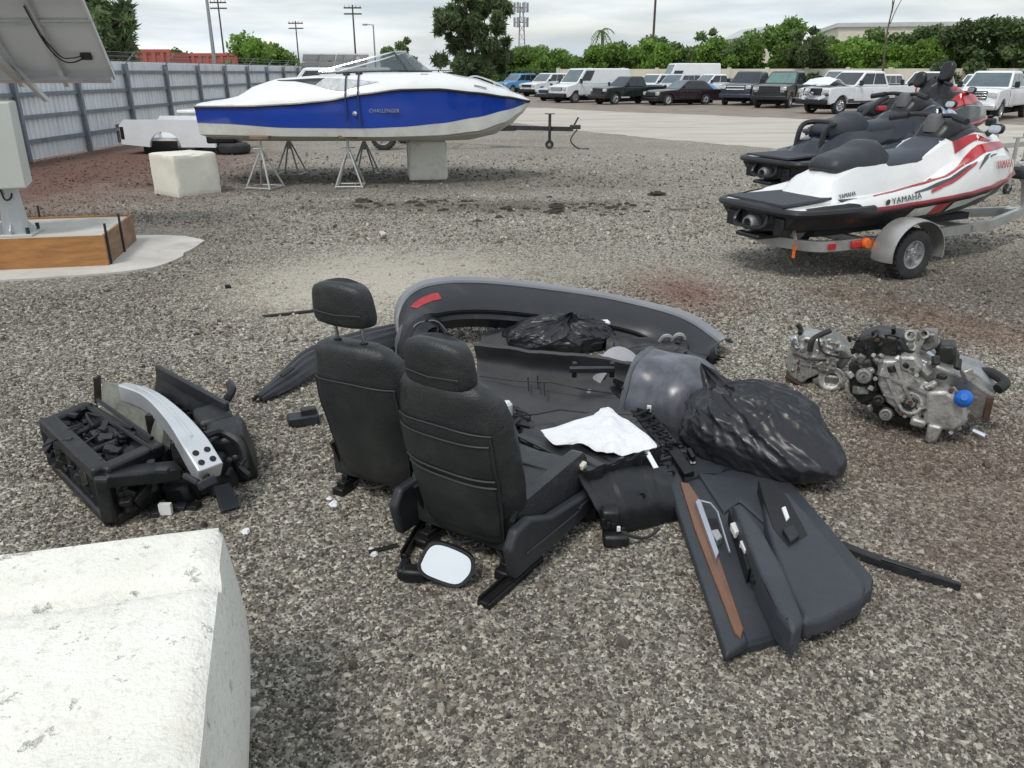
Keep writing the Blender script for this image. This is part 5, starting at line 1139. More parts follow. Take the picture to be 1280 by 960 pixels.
def car_seat(label, loc, rz, head_up, backpanel, sc_=1.0, lean=0, show_side=True):
    S_ = thing('car_seat', label, 'car seat', loc, rz); S_.scale = (sc_,) * 3
    # backrest: z, centre y, width, thickness
    BT = [(.12, -.215, .40, .13), (.22, -.23, .435, .16), (.36, -.26, .455, .17), (.5, -.30, .465, .17), (.62, -.325, .45, .155), (.70, -.345, .41, .14), (.752, -.358, .34, .115), (.776, -.365, .24, .07)]
    def bt(z): return tuple(interp([(r_[0], r_[k]) for r_ in BT], z) for k in (1, 2, 3))
    secs = []
    for i in range(26):
        t = i / 25; z = lerp(.12, .776, t); cy, w_, d_ = bt(z)
        ring = superell(w_, d_, 30, 3.4, 0, cy)
        secs.append([(x, y + .035 * (abs(x) / (w_ / 2)) ** 3 * (1 if z < .7 else .4), z + .0) for x, y in ring])
    MB().loft(secs).build('backrest', leath, S_, angle=70)
    def rear(u, z, off=.004):       # point on the rear shell, u -1..1
        cy, w_, d_ = bt(z); x = u * w_ / 2; yy = -d_ / 2 * (1 - abs(u) ** 3.4) ** (1 / 3.4); return Vector((x, cy + yy + .035 * abs(u) ** 3 * (1 if z < .7 else .4) - off, z))
    MB().sheet(lambda u, v: rear(lerp(-.86, .86, u), lerp(.135, backpanel + .012 * math.cos((u - .5) * 3), v), .007), 22, 16, .006).build('back_panel', leath2, S_, angle=60)
    MB().tube([rear(lerp(-.88, .88, k / 14), backpanel + .012 * math.cos((k / 14 - .5) * 3), .008) for k in range(15)], .0035, 5).build('seam', seam, S_)
    for s_ in (1, -1): MB().tube([rear(s_ * .86, lerp(.14, backpanel, k / 10), .008) for k in range(11)], .0035, 5).build('seam', seam, S_)
    if show_side:
        for z0, z1 in ((.40, .41), (.43, .438)):
            MB().tube([rear(lerp(-.84, .84, k / 12), z0 - .012 * (k / 12), .012) for k in range(13)], .005, 5).build('pocket_edge', seam, S_)
        MB().sheet(lambda u, v: rear(lerp(-.82, .82, u), lerp(.165, .405, v) - .012 * u * v, .012 + .010 * math.sin(math.pi * v) * math.sin(math.pi * u)), 14, 9, .004).build('map_pocket', leath2, S_, angle=60)
        MB().sheet(lambda u, v: rear(lerp(-.82, .82, u), lerp(.438, .56, v) - .01 * u * (1 - v), .010), 14, 6, .004).build('upper_pocket', leath2, S_, angle=60)
        MB().tube([rear(lerp(-.84, .84, k / 12), .562, .012) for k in range(13)], .004, 5).build('seam', seam, S_)
    # headrest
    hz = .785 + head_up; hp = emptyat('headrest', (0, 0, 0)); hp.parent = S_; ALLCH.setdefault(S_.name, []).append(hp)
    secs = []
    for i in range(17):
        t = i / 16; z = hz + .165 * t; q = (1 - abs(2 * t - 1) ** 3.2) ** (1 / 3.2) if 0 < t < 1 else .02
        q = max(.25, q); w_ = lerp(.29, .25, t) * (q * .35 + .65); d_ = .115 * (q * .6 + .4)
        secs.append([(x, y, z + .02 * (1 - (2 * x / w_) ** 2) * (t - .2)) for x, y in superell(w_, d_, 26, 2.9, 0, -.372 - .02 * t - head_up * .15)])
    MB().loft(secs).build('cushion', leath, hp, angle=75)
    MB().tube([(-.115, -.432 - head_up * .15, hz + .06), (0, -.445 - head_up * .15, hz + .055), (.115, -.432 - head_up * .15, hz + .06)], .003, 5).build('seam', seam, hp)
    for s_ in (1, -1): MB().tube([(s_ * .065, -.35, .70), (s_ * .065, -.372 - head_up * .15, hz + .05)], .0075, 8).build('post', chrome, hp); MB().lathe([(.016, 0), (.016, .012), (0, .012)], 10, Matrix.Translation((s_ * .065, -.365, .772))).build('guide', blackp, S_)
    # cushion with bolsters
    secs = []
    for i in range(18):
        t = i / 17; y = lerp(-.25, .30, t); zt_ = .245 + .03 * t - .05 * max(0, (t - .88) / .12) ** 2; w_ = .47 - .03 * (t > .9); z0 = .09 + .03 * t
        secs.append([(-w_ / 2, y, z0), (-w_ / 2 - .005, y, z0 + .08), (-w_ / 2 + .02, y, zt_ + .03), (-w_ / 2 + .07, y, zt_ + .028), (-w_ / 2 + .11, y, zt_ - .012), (0, y, zt_ - .02), (w_ / 2 - .11, y, zt_ - .012), (w_ / 2 - .07, y, zt_ + .028), (w_ / 2 - .02, y, zt_ + .03), (w_ / 2 + .005, y, z0 + .08), (w_ / 2, y, z0)])
    MB().loft(secs).build('seat_cushion', leath, S_, angle=60)
    MB().tube([(-.13, .12, .252), (0, .12, .25), (.13, .12, .252)], .004, 5).build('seam', seam, S_)
    for s_ in (1, -1):
        if s_ < 0 and not show_side: continue
        pr = [(-.34, .06), (.27, .07), (.31, .11), (.30, .155), (.1, .18), (-.1, .20), (-.24, .26), (-.33, .255), (-.37, .19)]
        tr_ = MB().prism(pr, -.022, .022, frame((s_ * .262, 0, 0), (0, 1, 0), (0, 0, 1))).build('side_trim', trimp, S_, bevel=.014, seg=3)
        for (y, z, l_) in ((.14, .145, .07), (.10, .14, .02)): B((s_ * .288, y, z), (.012, l_, .016)).build('adjuster_switch', blackp, tr_, bevel=.003)
        MB().tube([(s_ * .286, -.28, .14), (s_ * .286, .05, .13), (s_ * .286, .26, .135)], .004, 5).build('trim_line', seam, tr_)
    for s_ in (1, -1):
        # rails and feet
        B((s_ * .19, .0, .045), (.045, .56, .03)).box((s_ * .19, .0, .07), (.03, .5, .03)).build('slide_rail', satin, S_, bevel=.004)
        for y in (-.26, .27): B((s_ * .19, y, .02), (.06, .09, .04)).build('rail_foot', satin, S_, bevel=.008)
        MB().bar((s_ * .2, -.2, .1), (s_ * .215, -.25, .26), .02, .07).build('recliner_plate', satin, S_)
    B((0, 0, .095), (.36, .42, .05)).build('seat_pan', satin, S_, bevel=.015)
    MB().tube(curve([(-.15, -.2, .12), (-.05, -.26, .06), (.08, -.22, .1), (.16, -.25, .05)], 4), .007, 5).build('wiring', dark, S_)
    return S_
car_seat('black leather car seat with stitched map pockets beside the loose wing mirror', (-.03, 2.80, 0), R(-34), -.045, .60, 1.0)
car_seat('black leather car seat with raised headrest on chrome posts', (-.46, 3.25, -.005), R(-27), .068, .60, .975, show_side=False)

def strewn(name, label, cat, loc=(0, 0, 0), rz=0): return thing(name, label, cat, loc, rz)
# wing mirror propped under the seat
mo = at(556, 738, .0); Mr = strewn('wing_mirror', 'loose black wing mirror with bright glass leaning against the seat', 'wing mirror', (mo.x, mo.y, 0), R(-6))
Mm = frame((0.0, .04, .085), (.86, .0, -.30), (.28, .34, .82)) @ Matrix.Scale(.78, 4)
out_ = [(-.125, -.045), (-.11, .055), (-.05, .09), (.09, .08), (.13, .03), (.125, -.03), (.08, -.085), (-.05, -.09), (-.105, -.075)]
oc = [p.to_2d() for p in curve([(a, b, 0) for a, b in out_] + [(*out_[0], 0)], 4)][:-1]
MB().loft([[(a * k, b * k, z) for a, b in oc] for k, z in ((.98, .012), (1.0, 0), (.98, -.03), (.85, -.07), (.6, -.10), (.3, -.115))]).build('housing', blackp, Mr, M=Mm, angle=60)
MB().prism([(a * .86, b * .84) for a, b in oc], .010, .0135).build('mirror_glass', mat('bright_mirror', (.86, .88, .92), .04, 1.0, var=.02), Mr, M=Mm)
MB().loft([[(a * k, b * k, z) for a, b in oc] for k, z in ((.995, .006), (.985, .016), (.9, .016), (.88, .008))], caps=False).build('rim', trimp, Mr, M=Mm)
B((-.12, .05, .03), (.09, .06, .05)).box((-.165, .08, .025), (.04, .09, .045)).build('mounting_foot', satin, Mr, bevel=.012)
# slide rails poking out
def rail(label, a, b, w_=.05):
    a, b = Vector(a), Vector(b); o = thing('seat_rail', label, 'rail', ((a + b) / 2).to_tuple(), 0); m_ = (a + b) / 2
    MB().bar(a - m_ + Vector((0, 0, .012)), b - m_ + Vector((0, 0, .012)), w_, .024).build('channel', satin, o, bevel=.004)
    s_ = (b - a).cross(Vector((0, 0, 1))).normalized() * w_ * .32
    for k in (1, -1): MB().bar(a - m_ + s_ * k + Vector((0, 0, .03)), b - m_ + s_ * k + Vector((0, 0, .03)), .009, .014).build('lip', satin, o)
    return o
rail('black seat rail sticking out beneath the map pocket seat', at(604, 760), at(672, 700), .055)
rail('black metal strut leaning beside the wing mirror', at(505, 700), at(540, 640), .03)
st = MB().tube([at(461, 690, .008), at(478, 686, .01), at(497, 681, .014)], .008, 6).build('metal_pin', satin, None); tag(st, 'short dark pin on the gravel left of the wing mirror', 'pin')
# ------------------------------------------------------------------ door panel lying flat
dgrey = mat('slate_door_trim', (.031, .036, .044), .5, var=.1, vs=5, bump=.2, bs=300, dirt=(.06, .063, .068), da=.4)
dgrey2 = mat('slate_leather_trim', (.036, .041, .05), .52, var=.14, vs=5, bump=.35, bs=240, bump2=2.5, bs2=9, dirt=(.065, .068, .072), da=.4)
woodm = mat('brown_wood_veneer', (.15, .062, .026), .4, var=.4, vs=5, coat=.3, stretch=(9, 1, 1), dirt=(.07, .03, .015), da=.6, ds=5)
dA, dB, dC = at(905, 828), at(1092, 748), at(822, 572)
yv = (Vector(dC) - Vector(dA)).normalized(); zr = math.atan2(yv.y, yv.x) - math.pi / 2
D = thing('door_panel', 'slate grey car door panel with wood strip lying on the gravel', 'door panel', dA, zr)
inv = (Matrix.Translation(dA) @ Matrix.Rotation(zr, 4, 'Z')).inverted()
def dl(px, py, z=0): p = inv @ at(px, py, z); return Vector((p.x, p.y, z))
prof = [(905, 828), (935, 818), (1000, 800), (1060, 776), (1088, 752), (1090, 735), (1060, 700), (1010, 640), (985, 612), (960, 596), (925, 588), (885, 578), (845, 560), (828, 566), (826, 590), (850, 660), (880, 745)]
pl = [dl(a, b).to_2d() for a, b in prof]
cc = sum(pl, Vector((0, 0))) / len(pl)
MB().loft([[(p.x, p.y, .004) for p in pl], [(p.x, p.y, .03) for p in pl], [(*(cc + (p - cc) * .985), .045) for p in pl], [(*(cc + (p - cc) * .96), .052) for p in pl]]).build('base_shell', dgrey, D, angle=25)
def plate(name, m, px, z0, z1, par=D, bev=.012, shrink=None, z2=None):
    p = [dl(a, b, z1) for a, b in px]; c_ = sum(p, Vector()) / len(p); secs = [[(q.x, q.y, z0) for q in p], [(q.x, q.y, z1) for q in p]]
    if shrink: secs.append([(*(c_ + (q - c_) * shrink).to_2d(), z2 or z1 + .01) for q in p])
    return MB().loft(secs).build(name, m, par, angle=30, bevel=bev, seg=3)
plate('upper_ledge', dgrey, [(828, 585), (845, 578), (936, 800), (908, 818)], .04, .075)
plate('wood_strip', woodm, [(850, 602), (862, 604), (874, 622), (930, 786), (926, 797), (918, 790), (868, 660)], .05, .082, bev=.004)
plate('bezel', silver_l, [(869, 626), (876, 624), (899, 690), (895, 698)], .05, .098, bev=.003)
MB().tube([dl(*q, .09) for q in ((872, 625), (888, 629), (897, 640), (912, 690))], .004, 6).build('bezel_edge', silver_l, D)
plate('handle_recess', mat('deep_black', (.006, .006, .007), .6), [(884, 648), (896, 648), (902, 668), (890, 672)], .04, .0585, bev=.002)
plate('inner_handle', mat('satin_handle', (.45, .46, .46), .3, .7, var=.1), [(885, 663), (898, 660), (904, 671), (896, 675)], .05, .085, bev=.006)
# armrest: leather lobe swelling toward the foot of the panel
plate('lower_field', dgrey2, [(952, 608), (985, 618), (1012, 648), (1055, 702), (1082, 735), (1078, 752), (1030, 775), (1005, 780), (985, 745), (968, 700), (958, 660)], .045, .105, bev=.02, shrink=.93, z2=.122)
plate('armrest', dgrey2, [(915, 632), (925, 630), (950, 662), (978, 712), (1005, 778), (992, 790), (972, 768), (950, 722), (930, 672)], .05, .15, bev=.018, shrink=.86, z2=.168)
plate('middle_field', dgrey, [(872, 590), (948, 600), (958, 655), (925, 625), (905, 640)], .046, .066, bev=.01)
plate('pull_pocket', mat('deep_black', (.006, .006, .007), .6), [(911, 636), (921, 634), (944, 682), (946, 706), (935, 712)], .05, .112, bev=.004)
for a, b in ((913, 654), (925, 676)): plate('white_clip', mat('white_clip', (.7, .7, .68), .5), [(a, b), (a + 6, b - 2), (a + 11, b + 10), (a + 6, b + 12)], .1, .126, bev=.002)
plate('speaker_pocket', mat('deep_black', (.006, .006, .007), .6), [(948, 600), (968, 602), (985, 622), (1010, 668), (986, 684), (966, 660)], .06, .1245, bev=.003)
plate('white_clip', mat('white_clip', (.7, .7, .68), .5), [(977, 634), (982, 632), (987, 646), (983, 650)], .1, .132, bev=.003)
plate('switch_plate', blackp, [(978, 660), (992, 654), (1000, 668), (988, 676)], .1, .142, bev=.006)
MB().tube([dl(*q, .1) for q in ((940, 700), (944, 715), (941, 728))], .008, 6).build('pull_bracket', satin, D)
B(tuple(dl(866, 577, .066)), (.022, .014, .012)).build('white_clip', mat('white_clip', (.7, .7, .68), .5), D)
# long black trims at right
def trim_strip(name, label, cat, pts, w_, h_, m=None):
    pts = [Vector(p) for p in pts]; o = thing(name, label, cat, pts[0].to_tuple(), 0); secs = []
    for i, p in enumerate(pts):
        t = (pts[min(i + 1, len(pts) - 1)] - pts[max(0, i - 1)]); s_ = t.cross(Vector((0, 0, 1))).normalized(); q = p - pts[0]; k = w_ * (1 if i < len(pts) - 1 else .4)
        secs.append([q + s_ * k / 2, q + s_ * k * .42 + Vector((0, 0, h_)), q - s_ * k * .1 + Vector((0, 0, h_ * .7)), q - s_ * k * .42 + Vector((0, 0, h_ * .95)), q - s_ * k / 2])
    MB().loft(secs).build('strip', m or blackp, o, angle=30)
    MB().tube([p - pts[0] + Vector((0, 0, h_ * .95)) for p in pts[1:-1]], .005, 5).build('bead', satin, o); return o
trim_strip('window_trim', 'long black window trim strip poking out beside the door panel', 'trim strip', [at(1048, 686, .0), at(1100, 706), at(1150, 722), at(1200, 738)], .05, .028)
r_ = MB().tube([at(328, 396, .008), at(365, 392, .01), at(408, 387, .008)], .014, 6).build('black_rod', satin, None); tag(r_, 'thin black rod on the pale dusty gravel behind the raised headrest seat', 'rod')
# flat black panel to the left of the seats
o = thing('plastic_trim_piece', 'flat ribbed black car trim panel lying left of the raised headrest seat', 'trim panel', at(318, 503), 0)
def lo(px, py, z): return at(px, py, z) - Vector(at(318, 503))
q_ = [lo(316, 503, .005), lo(330, 502, .02), lo(392, 472, .05), lo(430, 440, .09), lo(500, 410, .14), lo(505, 425, .1), lo(470, 455, .05), lo(395, 440, .12), lo(382, 436, .11), lo(352, 468, .06)]
def pan(u, v):
    a = curve([lo(317, 503, .012), lo(352, 468, .05), lo(384, 438, .09), lo(440, 418, .10), lo(505, 405, .10)], 4); b = curve([lo(330, 504, .006), lo(365, 488, .02), lo(400, 468, .03), lo(450, 452, .03), lo(508, 432, .03)], 4)
    i = u * (len(a) - 1); k = min(int(i), len(a) - 2); t = i - k; p = a[k].lerp(a[k + 1], t).lerp(b[k].lerp(b[k + 1], t), v); p.z = max(.004, p.z + .03 * math.sin(math.pi * v) + (.012 if int(v * 9) % 2 else 0)); return p
MB().sheet(pan, 26, 19, .012).build('panel', trimp, o, angle=30)
for (a, b, c_, d_) in ((352, 470, 366, 460),): MB().bar(lo(a, b, .10), lo(c_, d_, .12), .03, .008).build('slot', mat('deep_black', (.006, .006, .007), .6), o)
o = thing('trim_block', 'small black plastic bracket beside the raised headrest seat', 'bracket', at(380, 530), R(20))
B((0, 0, .03), (.16, .09, .055)).build('body', trimp, o, bevel=.01); B((.03, .0, .07), (.08, .05, .04)).build('tab', trimp, o, bevel=.006)

# ------------------------------------------------------------------ rear bumper cover: an arch standing on its two ends
bpm = mat('dark_grey_bumper', (.020, .0215, .025), .36, var=.12, vs=3, bump=.1, bs=200, dirt=(.07, .068, .065), da=.5, ds=3)
bps = mat('silver_bumper_paint', (.2, .205, .22), .4, .1, var=.1, vs=2, coat=.4, dirt=(.2, .2, .2), da=.4)
BP = [((504, 448), 4.86), ((502, 420), 4.90), ((508, 392), 4.98), ((525, 370), 5.08), ((556, 360), 5.18), ((610, 359), 5.28), ((680, 366), 5.34), ((750, 376), 5.34), ((810, 390), 5.28), ((852, 407), 5.1), ((872, 421), 4.98), ((884, 434), 4.87), ((892, 455), 4.74)]
bp3 = [at(a[0], a[1] + (9 if 0 < i < len(BP) - 1 else 0), Y=y) for i, (a, y) in enumerate(BP)]
for p in bp3: p.z = max(p.z, .015)
bp3[0].z = .0; bp3[-1].z = .0
path = curve(bp3, 5); bo = Vector((path[0].x, path[0].y, 0)); U = thing('bumper_cover', 'dark grey rear bumper cover with red reflector standing like an arch behind the seats', 'bumper', bo, 0)
def bnormals():
    ts = [(path[min(i + 1, len(path) - 1)] - path[max(0, i - 1)]).normalized() for i in range(len(path))]; ws = []; ns = []
    for t in ts:
        wv = Vector((0, .88, .36)); wv = (wv - t * wv.dot(t)).normalized(); ws.append(wv); ns.append(t.cross(wv))
    h = len(path) // 2
    if ns[h].z < 0: ns[h] = -ns[h]
    for i in list(range(h + 1, len(path))): ns[i] = ns[i] if ns[i].dot(ns[i - 1]) > 0 else -ns[i]
    for i in range(h - 1, -1, -1): ns[i] = ns[i] if ns[i].dot(ns[i + 1]) > 0 else -ns[i]
    return ws, ns
BW, BN = bnormals()
def bframe(i): return path[i] - bo, BW[i], BN[i]
def band(name, m, prof, i0=0, i1=None, par=U, th=.012, off=0):
    idx = range(i0, i1 or len(path)); n = len(prof); mb = MB(); secs = []
    for i in idx:
        p, wv, nv_ = bframe(i); tp = min(1, i / 6, (len(path) - 1 - i) / 6); ring = []
        for (a, b) in prof: ring.append(p + wv * a * lerp(.75, 1, tp) + nv_ * (b + off))
        for (a, b) in reversed(prof): ring.append(p + wv * a * lerp(.75, 1, tp) + nv_ * (b + off - th))
        for q in ring: q.z = max(q.z, .002)
        secs.append(ring)
    return mb.loft(secs).build(name, m, par, angle=40)
band('cover', bpm, [(-.14, -.06), (-.145, -.016), (-.115, .006), (-.02, .014), (.06, .02), (.10, .016)])
band('painted_edge', bps, [(.101, .018), (.112, .03), (.15, .03), (.18, .01), (.19, -.03)], 3, len(path) - 6)
band('lower_lip', blackp, [(-.175, -.13), (-.175, -.07), (-.144, -.055)], 2, len(path) - 2)
band('inner_panel', blackp, [(-.125, -.115), (-.03, -.10), (.06, -.09)], 4, len(path) - 4)
band('red_reflector', mat('red_reflector', (.34, .012, .02), .3, var=.25, vs=30, coat=.5), [(-.05, .0), (.012, .006)], 13, 20, off=.016)
# inner corners with sensor socket
for i, s_ in ((9, 1), (len(path) - 10, -1)):
    p, wv, nv_ = bframe(i); q = p - nv_ * .09 - wv * .06
    MB().lathe([(.035, -.01), (.035, .014), (.022, .014), (.022, -.004), (0, -.004)], 16, frame(q + Vector((.09 * s_, -.02, -.0)), (1, 0, .2 * s_), (0, .35, 1))).build('sensor_socket', blackp, U)
    MB().box((0, 0, 0), (.13, .02, .11), TR(q + Vector((.05 * s_, .01, .0)), 0, .4 * s_, 0)).build('corner_bracket', bpm, U, bevel=.01)
# sheen-grey wheel liner in the left leg
lin = mat('grey_wet_liner', (.12, .125, .14), .34, .1, var=.25, vs=4, dirt=(.3, .3, .32), da=.5, ds=3)
lind = mat('dark_wet_liner', (.085, .09, .108), .3, .1, var=.3, vs=4, dirt=(.2, .2, .23), da=.5, ds=3, stretch=(3, 3, .6))
def wheelhouse(name, label, cat, cpx, rz_, r0, wd, m, m2, ht=1.0, z0=0.0):
    """half-drum wheel housing: open flanged mouth toward -y, rounded closed back"""
    o = thing(name, label, cat, at(*cpx), rz_)
    def f(u, v):
        a = lerp(-.05, math.pi + .05, u); q = (1 - max(0, (v - .45) / .55) ** 2.2) ** .5 if v < 1 else .02
        r_ = r0 * max(.03, q) * (1 + .02 * math.sin(a * 7) * (1 - v)); x = r_ * math.cos(a) * 1.06; z = z0 + ht * r_ * max(0, math.sin(a)) ** .8
        k = .012 * fbm((x * 6, v * 3, z * 6)); return (x + k, wd * v * (1 + .1 * math.sin(a)), max(.003, z + k))
    MB().sheet(f, 40, 22, .009).build('shell', m, o, angle=55)
    def g_(u, v):
        a = lerp(-.02, math.pi + .02, u); r_ = r0 * lerp(1.0, 1.07, v) * (1 + .012 * math.sin(a * 7)); return (r_ * math.cos(a) * 1.06, -.006 - .02 * v, max(.003, z0 + ht * r_ * max(0, math.sin(a)) ** .8))
    MB().sheet(g_, 40, 4, .008).build('flange', m2, o, angle=55)
    MB().tube([f(k / 18, .42) for k in range(19)], .006, 5).build('crease', m2, o)
    for vv in (.16, .62): MB().tube([f(k / 18, vv) for k in range(2, 17)], .004, 5).build('crease', m, o)
    for uu in (.25, .5, .72): MB().tube([f(uu, k / 12) for k in range(1, 11)], .007, 6).build('rib', m, o)
    for k in (3, 9, 15): p = g_(k / 18, .6); MB().lathe([(.012, -.006), (.012, .004), (0, .004)], 10, frame(Vector(p) + Vector((0, -.012, 0)), (1, 0, 0), (0, 0, 1))).build('fastener', blackp, o)
    return o
wheelhouse('wheel_arch_liner', 'grey wheel arch liner inside the left leg of the bumper', 'wheel liner', (533, 446), R(28), .15, .22, lin, lin, 1.6)
wheelhouse('wheel_arch_liner', 'big glossy grey wheel arch liner beside the black rubbish bag', 'wheel liner', (806, 508), R(-122), .255, .42, lind, lin, 1.22)
o = thing('liner_strip', 'pale grey curved liner strip between the carpet and the big liner', 'wheel liner', at(775, 490), R(20))
MB().sheet(lambda u, v: (lerp(-.18, .2, u), .05 * math.sin(math.pi * u) + lerp(-.05, .06, v), max(.004, .30 * math.sin(math.pi * (.12 + .72 * u)) ** .8 * lerp(.82, 1.0, v) - .06)), 24, 7, .008).build('strip', mat('pale_liner', (.33, .335, .35), .35, .1, var=.15, vs=4), o, angle=55)

# ------------------------------------------------------------------ moulded boot carpet, bin and bits
carpet = mat('charcoal_carpet', (.055, .055, .058), .8, var=.15, vs=7, bump=.35, bs=220, dirt=(.07, .068, .065), da=.5, ds=4)
o0 = at(690, 520); C_ = thing('boot_carpet', 'moulded charcoal boot carpet lying inside the ring of car parts', 'car carpet', o0, 0)
def cl(px, py, z): return at(px, py, z) - o0
g4 = [[(592, 432, .25), (660, 440, .24), (725, 446, .23), (792, 456, .22)], [(596, 452, .13), (660, 466, .09), (720, 470, .09), (802, 478, .12)], [(596, 480, .08), (655, 500, .05), (715, 498, .05), (812, 505, .10)], [(600, 512, .05), (650, 530, .03), (715, 525, .03), (822, 535, .08)], [(610, 540, .03), (650, 552, .03), (720, 545, .04), (832, 560, .06)]]
rows = [curve([cl(*p) for p in r_], 8) for r_ in g4]
def car(u, v):
    i = v * (len(rows[0]) - 1); k = min(int(i), len(rows[0]) - 2); col = [r_[k].lerp(r_[k + 1], i - k) for r_ in rows]; cc_ = curve(col, 6); j = u * (len(cc_) - 1); m_ = min(int(j), len(cc_) - 2); p = cc_[m_].lerp(cc_[m_ + 1], j - m_)
    p = p.copy(); p.z += .010 * fbm((p.x * 6, p.y * 6, 1)) - .025 * math.exp(-(((u - .45) / .12) ** 2 + ((v - .62) / .16) ** 2)) - .02 * math.exp(-(((u - .4) / .1) ** 2 + ((v - .25) / .1) ** 2)); p.z = max(p.z, .006); return p
MB().sheet(car, 40, 40, .02).build('carpet', carpet, C_, angle=45)
B(tuple(cl(740, 462, .255)), (.24, .03, .03)).build('hook_bar', blackp, C_, bevel=.006)
for a in (718, 765): B(tuple(cl(a, 462, .235)), (.025, .03, .085)).build('hook', blackp, C_, bevel=.005)
for a, b in ((660, 480), (672, 478), (680, 486)): MB().tube([cl(a, b - 8, .11), cl(a + 1, b + 8, .09)], .004, 5).build('slit', mat('deep_black', (.006, .006, .007), .6), C_)
B(tuple(cl(736, 489, .085)), (.02, .004, .02)).build('label_tag', mat('white_clip', (.7, .7, .68), .5), C_)
MB().sheet(lambda u, v: cl(lerp(lerp(612, 650, u), lerp(625, 662, u), v), lerp(lerp(500, 512, u), lerp(528, 536, u), v), .085), 4, 4, .012).build('opening', mat('deep_black', (.006, .006, .007), .6), C_)
for (a, b, c_, d_) in ((600, 470, 690, 478), (690, 478, 770, 492), (640, 520, 700, 512), (700, 512, 790, 518)): MB().tube([cl(a, b, .115), cl((a + c_) / 2, (b + d_) / 2 + 2, .10), cl(c_, d_, .115)], .004, 5).build('fold_line', mat('deep_black', (.006, .006, .007), .6), C_)
for k in range(6): MB().tube([cl(792 + k * 8, 520 + k * 7, .12), cl(812 + k * 6, 512 + k * 8, .12)], .008, 5).build('rib', blackp, C_)
q9 = random.Random(31)
for (nm, lb, a0, b0, a1, b1, n9) in (('plastic_trim_piece', 'heap of broken black trim clips between the bin and the door panel', 815, 545, 870, 600, 16), ('plastic_trim_piece', 'broken black trim bits between the map pocket seat and the boot carpet', 612, 510, 665, 565, 14)):
    o = thing(nm, lb, 'trim', at((a0 + a1) / 2, (b0 + b1) / 2), 0); g9 = at((a0 + a1) / 2, (b0 + b1) / 2)
    for k in range(n9):
        p = at(q9.uniform(a0, a1), q9.uniform(b0, b1), .05) - g9; p.z = q9.uniform(.015, .10)
        MB().box((0, 0, 0), (q9.uniform(.03, .16), q9.uniform(.015, .05), q9.uniform(.01, .04)), TR(p, q9.uniform(-.4, .4), q9.uniform(-.4, .4), q9.uniform(0, 3))).build('fragment', q9.choice([blackp, trimp, satin]), o, bevel=.004)
    for k in range(4):
        p = at(q9.uniform(a0, a1), q9.uniform(b0, b1), .06) - g9; p.z = .08; MB().tube(curve([p, p + Vector((q9.uniform(-.08, .08), q9.uniform(-.06, .06), .03)), p + Vector((q9.uniform(-.12, .12), q9.uniform(-.1, .1), -.04))], 5), .006, 6).build('wire', dark, o)
# ribbed underfloor strip
o = thing('rocker_trim', 'ribbed black rocker trim along the right edge of the boot carpet', 'trim panel', at(800, 540), 0)
a_, b_ = at(772, 480, .10) - Vector(at(800, 540)), at(838, 560, .06) - Vector(at(800, 540))
MB().bar(a_ + Vector((0, 0, -.03)), b_ + Vector((0, 0, -.0)), .10, .05).build('strip', blackp, o, bevel=.012)
for k in range(14): p = a_.lerp(b_, (k + .5) / 14); MB().box((0, 0, 0), (.085, .018, .02), TR(p + Vector((0, 0, .02)), 0, 0, -.9)).build('rib', satin, o)
B(tuple(a_.lerp(b_, .55) + Vector((.02, 0, .045))), (.02, .02, .03)).build('clip', mat('white_clip', (.7, .7, .68), .5), o)

# black storage bin (ribbed) with white cloth on it
b0 = at(745, 668); Bn = thing('storage_bin', 'black ribbed plastic storage bin with cream block on its corner', 'storage bin', b0, R(38))
binv = (Matrix.Translation(b0) @ Matrix.Rotation(R(38), 4, 'Z')).inverted()
def bl3(px, py, z): return binv @ at(px, py, z)
pz = .25
tp = [bl3(645, 545, .20), bl3(735, 590, pz), bl3(828, 560, .23), bl3(760, 510, .20)]
bt_ = [Vector((p.x, p.y, .01)) * 1 for p in tp]; cen = sum(bt_, Vector()) / 4
bt_ = [cen + (p - cen) * .95 for p in bt_]
def wallq(q0, q1, q2, q3, name, m, nr):
    # ribbed wall between bottom q0-q1 and top q3-q2
    def f(u, v):
        p = Vector(q0).lerp(q1, u).lerp(Vector(q3).lerp(q2, u), v); n = (Vector(q1) - Vector(q0)).cross(Vector(q3) - Vector(q0)).normalized(); return p + n * (.010 if (int(u * nr * 2) % 2) else 0)
    MB().sheet(f, nr * 6 + 1, 6, .008).build(name, m, Bn, angle=30)
for i in range(4): j = (i + 1) % 4; wallq(bt_[i], bt_[j], tp[j], tp[i], 'ribbed_wall', blackp, 5)
MB().sheet(lambda u, v: tp[0].lerp(tp[1], u).lerp(tp[3].lerp(tp[2], u), v) + Vector((0, 0, .004 + .008 * (int(v * 8) % 2) - .01 * math.sin(math.pi * u) * math.sin(math.pi * v))), 16, 33, .012).build('lid', blackp, Bn, angle=30)
cb_ = B((0, 0, 0), (.036, .024, .05), TR(bl3(728, 585, .245), .1, -.2, .3)).build('cream_block', mat('cream_plastic', (.62, .58, .48), .5, var=.05), Bn, bevel=.005)
def side_arch(u, v):
    a = lerp(-.2, 1.5, u); c_ = bl3(770, 655, .0); r_ = .17; return (c_.x + lerp(-.12, .14, v), c_.y + r_ * math.cos(a) - .08, max(.004, c_.z + r_ * 1.25 * math.sin(a) + .02))
g9 = at(790, 668); o = thing('duct_cover', 'curved black plastic panel leaning in front of the storage bin', 'plastic panel', g9, 0)
dq = [at(716, 588, .235) - g9, at(832, 584, .16) - g9, at(846, 648, .012) - g9, at(764, 668, .012) - g9]
